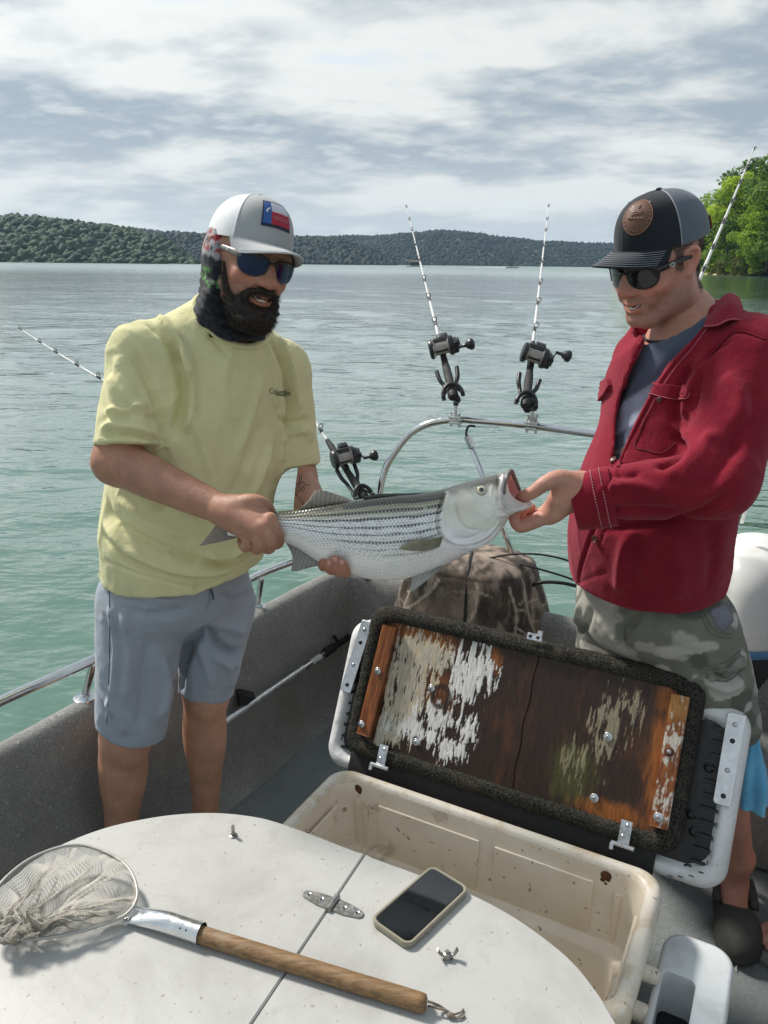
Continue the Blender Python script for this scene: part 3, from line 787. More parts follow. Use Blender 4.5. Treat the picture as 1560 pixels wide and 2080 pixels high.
# ---- second outboard with a white cowling at the right edge
def white_motor():
    c = P(1528, 1196, 2.22)
    root = thing('white_outboard', (c[0], c[1], 0.3), 'white cowled outboard motor behind the man in the red jacket', 'outboard motor')
    R = rotm((0, 0, 1), -0.53)
    prof = [(0.001, .155), (.06, .152), (.105, .135), (.135, .10), (.150, .05), (.155, -.02), (.156, -.10), (.150, -.125)]
    m_ = MB(); m_.lathe(prof[::-1], (0, 0, 0), seg=40); V = m_.V(); V[:, 1] *= 1.35; V[:, 0] *= 0.86
    m_.v = [V @ R.T + c]; obj('cowling', m_, WHITEP, root, 60)
    bd = MB(); bd.lathe([(.158, .012), (.163, 0), (.158, -.012)][::-1], (0, 0, 0), seg=40); V = bd.V(); V[:, 1] *= 1.33; V[:, 0] *= .87; bd.v = [V @ R.T + c + [0, 0, -.125]]
    obj('cowling_seal', bd, pmat('blue_trim', (0.09, 0.22, 0.42), .4), root, 60)
    lw = MB(); lw.box(c + [0, 0, -.33], (.22, .30, .40), R, bev=.04); obj('lower_case', lw, pmat('motor_dark', (0.014, 0.016, 0.022), .42), root, 40)
    st = MB(); st.box(c + [0.0, 0.05, -.75], (.12, .18, .6), R, bev=.03); obj('drive_leg', st, BLACKP, root, 40)
white_motor()
def white_seat():
    c = onz(1525, 1430, 0.48); c = P(1512, 1455, 1.86)
    root = thing('boat_seat', (c[0], c[1], 0), 'white vinyl boat seat edge behind the camouflage shorts', 'boat seat')
    R = rotm((0, 0, 1), 0.3)
    a = MB(); a.box(c + [-.115, .13, -.02], (.26, .26, .11), R, bev=.035); obj('cushion', a, WHITEP, root, 60)
    b = MB(); b.tube([[c[0] - .08, c[1] + .12, 0.0], [c[0] - .08, c[1] + .12, c[2] - .07]], .04, 14); obj('pedestal', b, ALU, root, 40)
white_seat()
# ================================================================ cooler with its carpeted lid thrown open
CA = onz(688, 1550, 0.40); CB = onz(1355, 1775, 0.40)
E1 = unit(CB - CA); E2 = np.array([E1[1], -E1[0], 0.0])          # along the far rim, towards the camera
CL, CWD = float(np.linalg.norm(CB - CA)), 0.40
def rrect(w, h, r, n=8):
    pts = []
    for cx, cy, a0 in ((w - r, r, -90), (w - r, h - r, 0), (r, h - r, 90), (r, r, 180)):
        for k in range(n + 1):
            a = rad(a0 + 90 * k / n); pts.append((cx + r * math.cos(a), cy + r * math.sin(a)))
    return np.array(pts)
def ctow(p, z): return CA + np.outer(p[:, 0], E1) + np.outer(p[:, 1], E2) + np.array([0, 0, z - 0.40])
def inset(p, d):
    c = p.mean(0); q = p - c; w, h = q[:, 0].max(), q[:, 1].max()
    return c + q * np.array([(w - d) / w, (h - d) / h])
def build_cooler():
    root = thing('cooler', ctow(np.array([[CL / 2, CWD / 2]]), 0)[0], 'large beige open cooler in front of the men, its carpeted lid tilted back', 'cooler')
    t = NT('cooler_plastic')
    n = t.noise(7, 6, .65, dist=.5); sp = t.noise(52, 2, .5); z = t.N.new('ShaderNodeSeparateXYZ'); t.L.new(t.obj(), z.inputs[0])
    c = t.mix(t.ss(n, .35, .7), (0.87, 0.77, 0.63), (0.78, 0.67, 0.52))
    c = t.mix(t.math('MULTIPLY', t.ss(sp, .675, .73), .75), c, (0.26, 0.17, 0.09))
    c = t.mix(t.math('MULTIPLY', t.ss(t.noise(3.1, 5, .7, dist=1.5), .55, .64), .40), c, (0.36, 0.26, 0.15))
    TUB = t.done(c, .45, 0, t.bump(t.noise(300, 2), .0004))
    t = NT('cooler_rim'); n = t.noise(12, 7, .7, dist=.6)
    c = t.mix(t.ss(n, .42, .62), (0.78, 0.72, 0.62), (0.64, 0.54, 0.40)); c = t.mix(t.math('MULTIPLY', t.ss(t.noise(75, 2), .68, .73), .7), c, (0.13, 0.08, 0.05))
    RIM = t.done(c, .42, 0, t.bump(t.noise(250, 2), .0004))
    rr = rrect(CL, CWD, .055, 10)
    rings = [(0.035, .015), (0.018, .03), (.012, .30), (.004, .335), (.0, .345), (.0, .385), (.004, .395), (.012, .400), (.022, .400), (.028, .396), (.031, .387)]
    A = np.array([ctow(inset(rr, d), z) for d, z in rings]); m_ = MB(); m_.grid(A, cv=True)
    obj('outer_shell', m_, RIM, root, 50)
    inner = [(.031, .3875), (.034, .37), (.040, .225), (.043, .214), (.064, .204), (.068, .198), (.074, .09), (.082, .072), (.105, .066)]
    A = np.array([ctow(inset(rr, d), z) for d, z in inner]); m_ = MB(); m_.grid(A, cv=True)
    o = m_.n; k = len(rr); m_.f.append(tuple(o - k + i for i in range(k))); liner = obj('liner', m_, TUB, root, 45)
    # raised wall panels
    R = np.stack([E1, E2, [0, 0, 1]], 1)
    def slab(name, a, b, z0, z1, off, th, par, wall='far', mat=TUB, bev=.004):
        m_ = MB()
        if wall == 'far': m_.box(ctow(np.array([[(a + b) / 2, off]]), (z0 + z1) / 2)[0], (b - a, th, z1 - z0), R, bev=bev)
        else: m_.box(ctow(np.array([[off, (a + b) / 2]]), (z0 + z1) / 2)[0], (th, b - a, z1 - z0), R, bev=bev)
        return obj(name, m_, mat, par, 40)
    slab('wall_panel', .135, .395, .215, .352, .0385, .009, root); slab('wall_panel', .432, .655, .215, .352, .0385, .009, root)
    slab('wall_rib', .072, .082, .215, .34, .0385, .008, root, bev=.0025); slab('wall_rib', .098, .106, .215, .34, .0385, .008, root, bev=.0025); slab('wall_rib', .700, .712, .215, .34, .0385, .008, root, bev=.0025)
    slab('wall_panel', .09, .30, .215, .352, CL - .0385, .008, root, 'right'); slab('wall_panel', .09, .30, .215, .352, .0475, .008, root, 'left')
    # rusty screw holes at the hinge corners
    rust = pmat('rust', (0.10, 0.035, 0.015), .85, var=.5, vs=120, bump=.0008, bs=300)
    for a in (.075, CL - .115):
        m_ = MB(); c = ctow(np.array([[a, .034]]), .372)[0]
        m_.lathe([(.0, .0022), (.006, .0025), (.009, .0012), (.012, .0)][::-1], c, np.stack([E1, [0, 0, 1], E2], 1), 14); ob = obj('rusty_hole', m_, rust, root, 60)
        for dx, dz, r_ in ((-.006, -.012, .006), (.005, -.008, .0055), (.001, -.019, .004)):
            q = MB(); q.ball(c + E1 * dx + [0, 0, dz] , (r_, r_, .0016), 10, 6, np.stack([E1, [0, 0, 1], E2], 1)); obj('rust_run', q, rust, ob, 180)
    # latch pegs and handle on the right end
    for b, z, r_ in ((.17, .30, .016), (.235, .27, .018), (.30, .22, .02)):
        m_ = MB(); p = ctow(np.array([[CL, b]]), z)[0]; m_.tube([p - E1 * .02, p + E1 * .012, p + E1 * .022, p + E1 * .026], [r_, r_, r_ * .85, r_ * .4], 14); obj('latch_peg', m_, RIM, root, 50)
    # ---------------- lid
    o0 = np.array([-0.0985, 1.7557, 0.42]); th = rad(65.2)
    U = E1; Vv = -E2 * math.cos(th) + np.array([0, 0, 1]) * math.sin(th); Wn = unit(np.cross(U, Vv))
    if np.dot(Wn, CAMP - o0) < 0: Wn = -Wn
    LR = np.stack([U, Vv, Wn], 1)
    def L2(px, py, w=0.0):
        q = onplane(px, py, o0 + Wn * w, Wn) - o0; return np.array([np.dot(q, U), np.dot(q, Vv)])
    def W(u, v, w=0.0): return o0 + U * u + Vv * v + Wn * w
    lid_me = MB()
    # white vinyl outer pad (behind)
    bl, tl, tr, br = (L2(*p, -.035) for p in ((655, 1535), (722, 1256), (1528, 1446), (1462, 1820)))
    u0, u1, v0, v1 = (bl[0] + tl[0]) / 2, (tr[0] + br[0]) / 2 + .002, min(bl[1], br[1]), (tl[1] + tr[1]) / 2
    lw, lh = u1 - u0, v1 - v0
    rp = rrect(lw, lh, .05, 10); c2 = np.array([u0, v0])
    prof = [(0.05, -.115), (.012, -.11), (.0, -.095), (-.004, -.07), (.0, -.045), (.010, -.033), (.022, -.030), (.030, -.034), (.034, -.045), (.04, -.05)]
    vin = NT('white_vinyl'); n = vin.noise(9, 5, .6); c = vin.mix(vin.ss(n, .4, .75), (0.74, 0.75, 0.75), (0.60, 0.60, 0.58))
    c = vin.mix(vin.math('MULTIPLY', vin.ss(vin.noise(60, 3, .6), .66, .72), .5), c, (0.12, 0.11, 0.10))
    VIN = vin.done(c, .42, 0, vin.bump(vin.noise(22, 4, .6), .006))
    A = []
    for d, w in prof:
        q = inset(rp, d) + c2
        wob = fbm(np.stack([q[:, 0] * 14, q[:, 1] * 14, np.full(len(q), w * 30)], 1), 2)
        A.append(np.array([W(u, v, w + .004 * k) for (u, v), k in zip(q, wob)]))
    A = np.array(A); m_ = MB(); m_.grid(A, cv=True, flip=True); k = len(rp); m_.f.append(tuple(range(k)))
    lid = obj('lid', m_, VIN, root, 60); tag(lid, 'white vinyl lid tilted back with a rotten wooden board on its underside')
    # black plastic tray with ribs
    m_ = MB(); q = inset(rp, .032) + c2; m_.add([W(u, v, -.048) for u, v in q], [tuple(range(len(q)))])
    tray = obj('inner_tray', m_, BLACKP, lid, 0)
    for k in range(22):
        v = v0 + .05 + (lh - .1) * (k % 11) / 10; uu = u0 + .052 if k < 11 else u1 - .052
        m_ = MB(); m_.box(W(uu, v, -.043), (.034, .006, .010), LR, bev=.001); obj('tray_rib', m_, BLACKP, lid, 30)
    for px, py in ((1290 + 1, 1768), (1397, 1765), (1410, 1690), (1405, 1655), (678, 1527), (1440, 1560)):
        u, v = L2(px, py, -.045); m_ = MB(); m_.lathe([(.011, 0), (.011, .004), (.007, .006), (.006, .002), (0, .002)], W(u, v, -.048), LR, 16); obj('tray_boss', m_, BLACKP, lid, 40)
    m_ = MB(); m_.box(W((u0 + u1) / 2 - .03, v0 + .020, -.031), (lw - .215, .055, .012), LR, bev=.003); obj('hinge_strip', m_, BLACKR, lid, 30)
    # staples along the vinyl
    stp = [(1433 - 0, 1500 + 60 * k) for k in range(1)]
    for px, py in ((1458, 1650), (1455, 1676), (1447, 1705), (1440, 1732), (1437, 1752), (1424, 1772), (1404, 1779), (1382, 1781), (1362, 1780), (700, 1470), (694, 1500)):
        u, v = L2(px, py, -.030); m_ = MB(); m_.box(W(u, v, -.0295), (.002, .010, .002) if py < 1760 else (.010, .002, .002), LR); obj('staple', m_, BLACKP, lid, 0)
    # aluminium side brackets
    for (ax, ay), (bx, by), wd in (((745, 1262), (700, 1405), .032), ((1497, 1450), (1466, 1636), .036)):
        a, b = L2(ax, ay, -.02), L2(bx, by, -.02); d = unit(b - a); nn = np.array([-d[1], d[0]]) * wd / 2
        Lb = np.linalg.norm(b - a); poly = rrect(Lb, wd, .007, 4)
        Rb = np.stack([U * d[0] + Vv * d[1], U * -d[1] + Vv * d[0], Wn], 1)
        m_ = MB(); m_.prism(poly, 0, .004, Rb, W(*a, -.026) - Rb[:, 1] * wd / 2, bev=.0008); brk = obj('bracket', m_, ALU, lid, 30)
        ee = MB(); ee.prism(np.array([[0, 0], [Lb, 0], [Lb, .004], [0, .004]]), -.045, .003, Rb, W(*a, -.026) - Rb[:, 1] * wd / 2 * (1 if ax < 1000 else -1) - (Rb[:, 1] * .004 if ax > 1000 else 0)); obj('bracket_flange', ee, ALU, lid, 30)
        for k, f in enumerate((.12, .30, .62, .90)):
            m_ = MB(); m_.lathe([(.0, .0035), (.003, .0035), (.005, .002), (.0055, 0)][::-1], W(*(a + d * Lb * f), -.0222), LR, 12); obj('bolt', m_, SCREWM if k in (0, 2) else BLACKP, lid, 40)
    # carpeted platform
    bl, tl, tr, br = (L2(*p) for p in ((694, 1518), (764, 1227), (1441, 1380), (1366, 1748)))
    cu0, cu1 = (bl[0] + tl[0]) / 2, (tr[0] + br[0]) / 2; cv0, cv1 = (bl[1] + br[1]) / 2, (tl[1] + tr[1]) / 2
    cw, chh = cu1 - cu0, cv1 - cv0; cp = np.array([cu0, cv0])
    rp2 = rrect(cw, chh, .045, 12)
    dens = []
    for i in range(len(rp2)):
        a, b = rp2[i], rp2[(i + 1) % len(rp2)]; k = max(1, int(np.linalg.norm(b - a) / .003)); dens += [a + (b - a) * j / k for j in range(k)]
    rp2 = np.array(dens)
    A = []
    for d, w in ((.03, -.046), (.012, -.045), (.0, -.036), (-.004, -.022), (-.002, -.008), (.004, .003), (.012, .008), (.022, .009), (.030, .006), (.035, .001), (.037, -.008)):
        q = inset(rp2, d) + cp; A.append(np.array([W(u, v, w) for u, v in q]))
    A = np.array(A); Vt = A.reshape(-1, 3)
    dsp = .0035 * fbm(Vt * 75, 3) + .003 * fbm(Vt * 28, 2)
    cc = W(cu0 + cw / 2, cv0 + chh / 2, -.02); nn = Vt - cc; nn = nn / np.linalg.norm(nn, axis=1)[:, None] * .5 + Wn * .7
    Vt = Vt + nn * dsp[:, None]
    me = quadmesh('carpet_trim', Vt, gridquads(A.shape[0], A.shape[1], cv=True))
    t = NT('old_carpet'); a = t.noise(240, 3, .7); b = t.noise(9, 6, .7, dist=.8)
    uvv = t.attr()
    c = t.mix(t.ss(a, .35, .7), (0.012, 0.012, 0.011), (0.085, 0.080, 0.066)); c = t.mix(t.math('MULTIPLY', t.ss(b, .52, .7), .6), c, (0.10, 0.088, 0.06))
    obj('carpet_trim', me, t.done(c, .95, 0, t.bump(a, .004), Specular_IOR_Level=.1), lid)
    # fibres standing out of the trim
    rg = np.random.default_rng(4); nf = 7000; i0 = rg.integers(3 * len(rp2), 10 * len(rp2), nf); p = Vt[i0] + rg.normal(size=(nf, 3)) * .001
    d = nn[i0] / np.linalg.norm(nn[i0], axis=1)[:, None] + rg.normal(size=(nf, 3)) * .6; d /= np.linalg.norm(d, axis=1)[:, None]
    sd = np.cross(d, rg.normal(size=(nf, 3))); sd /= np.linalg.norm(sd, axis=1)[:, None]
    ln = rg.uniform(.002, .006, nf)[:, None]
    q = np.stack([p - sd * .0005, p + sd * .0005, p + d * ln], 1)
    me = quadmesh('carpet_fibre', q.reshape(-1, 3), np.arange(nf * 3).reshape(-1, 3)); tag(obj('carpet_fibre', me, pmat('fibre', (.06, .056, .047), .95, var=.5, vs=200), lid), None, None, kind='stuff')
    # wooden boards: two planks with a split between them, wet brown wood with old white paint flaking off
    a = L2(1093, 1330); b = L2(1040, 1600); ins_ = .030
    wu0, wu1, wv0, wv1 = cu0 + ins_, cu1 - ins_, cv0 + ins_ * .9, cv1 - ins_ * 1.0
    def usplit(v): return a[0] + (b[0] - a[0]) * (v - a[1]) / (b[1] - a[1]) + .002 * np.sin(v * 60) + .0015 * np.sin(v * 23 + 1)
    wt = NT('wet_wood'); g = wt.attr(); uv = wt.attr('LUV', 'Vector')
    gm = wt.mapped((38, 4, 1), src=uv); gr = wt.noise(6, 5, .7, gm)
    c = wt.scale(g, wt.ss(gr, .25, .75, .62, 1.4)); pa = wt.attr('Paint', 'Fac')
    WOOD = wt.done(c, wt.ss(pa, 0, 1, .42, .62), 0, wt.bump(gr, .0011), Specular_IOR_Level=.35)
    spots = []
    def paintcol(u, v):
        """paint remnants, bare wood tones; u,v metres in the lid plane"""
        un, vn = (u - wu0) / (wu1 - wu0), (v - wv0) / (wv1 - wv0)
        q = np.stack([u * 60, v * 11, u * 0], 1); s = fbm(q, 5, .6); s2 = fbm(np.stack([u * 160, v * 30, u * 0 + 4], 1), 4, .6); s3 = fbm(np.stack([u * 9, v * 7, u * 0 + 9], 1), 4)
        def blob(cu, cv, ru, rv): return np.clip(1.25 - np.sqrt(((un - cu) / ru) ** 2 + ((vn - cv) / rv) ** 2), -1, 1)
        base = np.array([0.030, 0.016, 0.011]) * np.ones((len(u), 1))
        base = lerp(base, np.array([0.085, 0.032, 0.014]), sstep(s3 + .4 * s, -.05, .45)[:, None] * .8)
        org = np.maximum.reduce([blob(.16, .93, .18, .15), blob(.42, .88, .03, .16), blob(.955, .5, .05, .55), blob(.84, .07, .15, .11), blob(.25, .55, .12, .3) * .7, blob(.95, .9, .06, .15)])
        base = lerp(base, np.array([0.30, 0.098, 0.018]), sstep(org + .6 * s, .3, 1.0)[:, None] * .85)
        gy = np.maximum.reduce([blob(.14, .58, .13, .45), blob(.17, .80, .15, .2), blob(.12, .25, .10, .22)])
        wh = np.maximum.reduce([blob(.36, .78, .085, .28), blob(.33, .66, .07, .2), blob(.20, .22, .16, .10) * .9, blob(.37, .34, .04, .18) * .80, blob(.34, .17, .08, .12) * .78, blob(.26, .36, .08, .18) * .85])
        gry = np.maximum.reduce([blob(.80, .62, .07, .40) * .88, blob(.73, .34, .06, .3) * .80, blob(.86, .75, .05, .2) * .8])
        flake = s * 1.0 + s2 * .85
        kg = sstep(gy + flake * 1.15, .46, .58); kw = sstep(wh + flake * 1.2, .52, .64); ky = sstep(gry + flake * 1.1, .62, .85)
        col = lerp(base, np.array([0.46, 0.42, 0.33]), kg[:, None]); 
        col = lerp(col, np.array([0.55, 0.36, 0.16]), (kg * sstep(s2, .0, .35) * .5)[:, None])
        col = lerp(col, np.array([0.66, 0.65, 0.62]), kw[:, None]); col = lerp(col, np.array([0.40, 0.36, 0.24]), (ky * .55)[:, None])
        grn = sstep(blob(.72, .25, .10, .3) + .5 * s, .3, .9) * .35; col = lerp(col, np.array([0.13, 0.14, 0.03]), grn[:, None] * (1 - kw)[:, None])
        # knot by the fixing
        kn = np.sqrt(((un - .265) / .035) ** 2 + ((vn - .52) / .09) ** 2); col = lerp(col, np.array([0.030, 0.014, 0.008]), (sstep(np.abs(kn - .85), .35, .1) * .9)[:, None])
        return col, np.maximum(kg, np.maximum(kw, ky * .6)), s
    def board(name, left):
        nu, nv = (260, 230)
        v = np.linspace(wv0, wv1, nv); 
        rows = []
        for vv_ in v:
            us = usplit(vv_); a_, b_ = (wu0, us - .0012) if left else (us + .0012, wu1); rows.append(np.stack([np.linspace(a_, b_, nu), np.full(nu, vv_)], 1))
        G = np.array(rows).reshape(-1, 2); col, pk, s = paintcol(G[:, 0], G[:, 1])
        w = -.001 + .0008 * pk + .0007 * s
        V = o0 + np.outer(G[:, 0], U) + np.outer(G[:, 1], Vv) + np.outer(w, Wn)
        ed = np.concatenate([np.arange(nu), np.arange(nu - 1, nv * nu, nu)[1:], np.arange((nv - 1) * nu, nv * nu)[::-1][1:], np.arange(0, nv * nu, nu)[::-1][1:-1]])
        low = V[ed] - Wn * .016; n0 = len(V); q = gridquads(nv, nu); k = len(ed); i = np.arange(k)
        side = np.stack([ed[i], n0 + i, n0 + (i + 1) % k, ed[(i + 1) % k]], 1)
        me = quadmesh(name, np.concatenate([V, low]), np.concatenate([q, side]))
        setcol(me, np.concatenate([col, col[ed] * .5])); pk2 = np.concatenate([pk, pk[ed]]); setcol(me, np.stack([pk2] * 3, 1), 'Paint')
        g2 = np.concatenate([G, G[ed]]); setcol(me, np.stack([g2[:, 0], g2[:, 1], g2[:, 0] * 0], 1), 'LUV')
        return obj(name, me, WOOD, lid)
    board('board', True); board('board', False)
    # battens
    def batten(p0, p1, wd, painted):
        a_, b_ = L2(*p0, .012), L2(*p1, .012); d = unit(b_ - a_); Lb = np.linalg.norm(b_ - a_)
        Rb = np.stack([U * d[0] + Vv * d[1], U * -d[1] + Vv * d[0], Wn], 1); Rb[:, 1] *= 1
        nu, nv = 150, 26; gu = np.linspace(0, Lb, nu); gv = np.linspace(-wd / 2, wd / 2, nv); G = np.array([(x, y) for x in gu for y in gv])
        s = fbm(np.stack([G[:, 0] * 14, G[:, 1] * 120, G[:, 0] * 0 + (3 if painted else 8)], 1), 4, .6); s2 = fbm(np.stack([G[:, 0] * 60, G[:, 1] * 150, G[:, 0] * 0], 1), 4)
        col = lerp(np.array([0.16, 0.050, 0.016]), np.array([0.30, 0.105, 0.03]), sstep(s, -.3, .4)[:, None])
        if painted:
            fx = G[:, 0] / Lb
            col = lerp(col, np.array([0.42, 0.20, 0.05]), sstep(fx, .25, .1)[:, None] * .8)
            k = sstep(s2 + .6 * s + .5 * np.clip(1 - np.abs(fx - .35) / .2, 0, 1) + .45 * np.clip(1 - np.abs(fx - .8) / .2, 0, 1), .2, .45)
            col = lerp(col, np.array([0.52, 0.49, 0.43]), k[:, None] * .9)
        ang = np.abs(G[:, 1]) / (wd / 2); w = .020 - .002 * sstep(ang, .8, 1) + .0006 * s
        V = W(*a_, 0) + np.outer(G[:, 0], Rb[:, 0]) + np.outer(G[:, 1], Rb[:, 1]) + np.outer(w, Wn)
        ed = np.concatenate([np.arange(nv), np.arange(nv - 1, nu * nv, nv)[1:], np.arange((nu - 1) * nv, nu * nv)[::-1][1:], np.arange(0, nu * nv, nv)[::-1][1:-1]])
        low = V[ed] - Wn * .022; n0 = len(V); k_ = len(ed); i = np.arange(k_)
        me = quadmesh('batten', np.concatenate([V, low]), np.concatenate([gridquads(nu, nv)[:, ::-1], np.stack([ed[i], n0 + i, n0 + (i + 1) % k_, ed[(i + 1) % k_]], 1)]))
        setcol(me, np.concatenate([col, col[ed] * .8])); setcol(me, np.zeros((len(V) + k_, 3)), 'Paint'); g2 = np.concatenate([G[:, ::-1], G[ed][:, ::-1]]); setcol(me, np.stack([g2[:, 0], g2[:, 1], g2[:, 0] * 0], 1), 'LUV')
        ob = obj('batten', me, WOOD, lid); tag(ob, 'batten with flaking white paint' if painted else 'clean reddish brown batten')
    batten((793, 1272), (740, 1493), .040, False); batten((1383, 1412), (1338, 1680), .038, True)
    # screws on penny washers
    def screw(px, py, w, r_, dark=False):
        u, v = L2(px, py, w); c = W(u, v, w)
        m_ = MB(); m_.lathe([(.0, .0016), (r_ - .001, .0014), (r_, .0006), (r_, -.001)][::-1], c, LR, 22); ob = obj('washer', m_, pmat('rusty_wash', (.10, .035, .02), .8, var=.4, vs=150) if dark else SCREWM, lid, 40)
        m_ = MB(); m_.lathe([(.0, .0045), (.002, .0045), (.0042, .0030), (.0046, .0015)][::-1], c, LR, 14); obj('screw', m_, SCREWM, lid, 40)
        m_ = MB(); m_.box(c + Wn * .0046, (.0042, .0009, .0006), LR); m_.box(c + Wn * .0047, (.0009, .0042, .0006), LR); obj('screw_slot', m_, BLACKP, lid, 0)
    for px, py, w, r_, dk in ((767, 1363, .022, .0088, 0), (734, 1471, .022, .0088, 0), (876, 1398, .002, .0090, 0), (845, 1507, .002, .0090, 0), (1235, 1497, .002, .0100, 0), (1207, 1621, .002, .0098, 0), (1359, 1527, .022, .0105, 1), (1337, 1660, .022, .0100, 0)):
        screw(px, py, w, r_, dk)
    # hinges and catch
    HM = pmat('hinge_zinc', (.60, .62, .64), .3, .85, var=.15, vs=60)
    for px, py, qx, qy in ((777, 1533, 764, 1563), (1270, 1690, 1257, 1722)):
        u, v = L2(px, py, .012); c = W(u, v, .012)
        m_ = MB(); m_.box(c, (.024, .048, .003), LR, bev=.001); hg = obj('hinge', m_, HM, lid, 30)
        for dv in (-.010, .014):
            m_ = MB(); m_.lathe([(.0, .003), (.003, .003), (.005, .001)][::-1], c + Vv * dv + U * (.003 if dv > 0 else -.003) + Wn * .0012, LR, 12); obj('screw', m_, SCREWM, lid, 40)
        m_ = MB(); k = c - Vv * .028 + Wn * .004; m_.tube([k - U * .024, k + U * .024], .0048, 12); m_.tube([k - U * .022, k - U * .022 - Vv * .014 + Wn * .002], .005, 10); obj('hinge_knuckle', m_, HM, lid, 40)
    u, v = L2(1086, 1294, .012); c = W(u, v, .012); m_ = MB(); m_.box(c, (.036, .016, .003), LR, bev=.001); ct = obj('catch', m_, HM, lid, 30)
    m_ = MB(); m_.box(c + U * .012 + Vv * .010 + Wn * .002, (.012, .014, .010), LR, bev=.002); obj('catch_hook', m_, HM, lid, 30)
    for s in (-.010, .008): m_ = MB(); m_.lathe([(.0, .003), (.003, .003), (.0042, .001)][::-1], c + U * s + Wn * .0012, LR, 12); obj('screw', m_, BLACKP, lid, 40)
    return root
build_cooler()
def build_tray():
    a = onz(1440, 1880, .30)
    root = thing('storage_tray', (a[0], a[1], 0), 'white plastic open storage tray beside the right end of the cooler', 'tray')
    GW = pmat('grey_white_plastic', (0.70, 0.73, 0.74), .4, var=.08, vs=8, dirt=(.34, .35, .36), dirt_amt=.4, ds=14)
    w, l, z1 = .135, .42, .29; inn = rrect(.060, .29, .014, 8) + [.014, .115]; ins = lambda d: inn if d >= .03 else inset(rr, d)
    o = ctow(np.array([[CL + .015, .02]]), 0)[0]
    def Q(p, z): return o + np.outer(p[:, 0], E1) + np.outer(p[:, 1], E2) + np.array([0, 0, z])
    rr = rrect(w, l, .045, 8); A = []
    for d, z in ((.015, .0), (.006, .15), (.0, z1 - .012), (.003, z1 - .003), (.010, z1), (.030, z1), (.040, z1 - .02), (.044, .06)): A.append(Q(ins(d), z))
    m_ = MB(); m_.grid(np.array(A), cv=True); obj('body', m_, GW, root, 50)
    m_ = MB(); q = Q(inn, z1 - .10); m_.add(q, [tuple(range(len(q)))]); obj('opening_shade', m_, BLACKR, root, 0)  # black sheet set across the opening, standing in for the shade inside
    f = o + E1 * (w + .03) + E2 * .30 + [0, 0, .035]
    m_ = MB(); m_.prism(rrect(.09, .16, .03, 6), 0, .02, np.stack([E1, E2, [0, 0, 1]], 1), f - E1 * .045 - E2 * .08, bev=.004); fl = obj('mounting_foot', m_, GW, root, 40)
    m_ = MB(); m_.lathe([(0, .004), (.003, .004), (.0055, .001)][::-1], f + [0, 0, .02], seg=12); obj('screw', m_, SCREWM, root, 40)
build_tray()
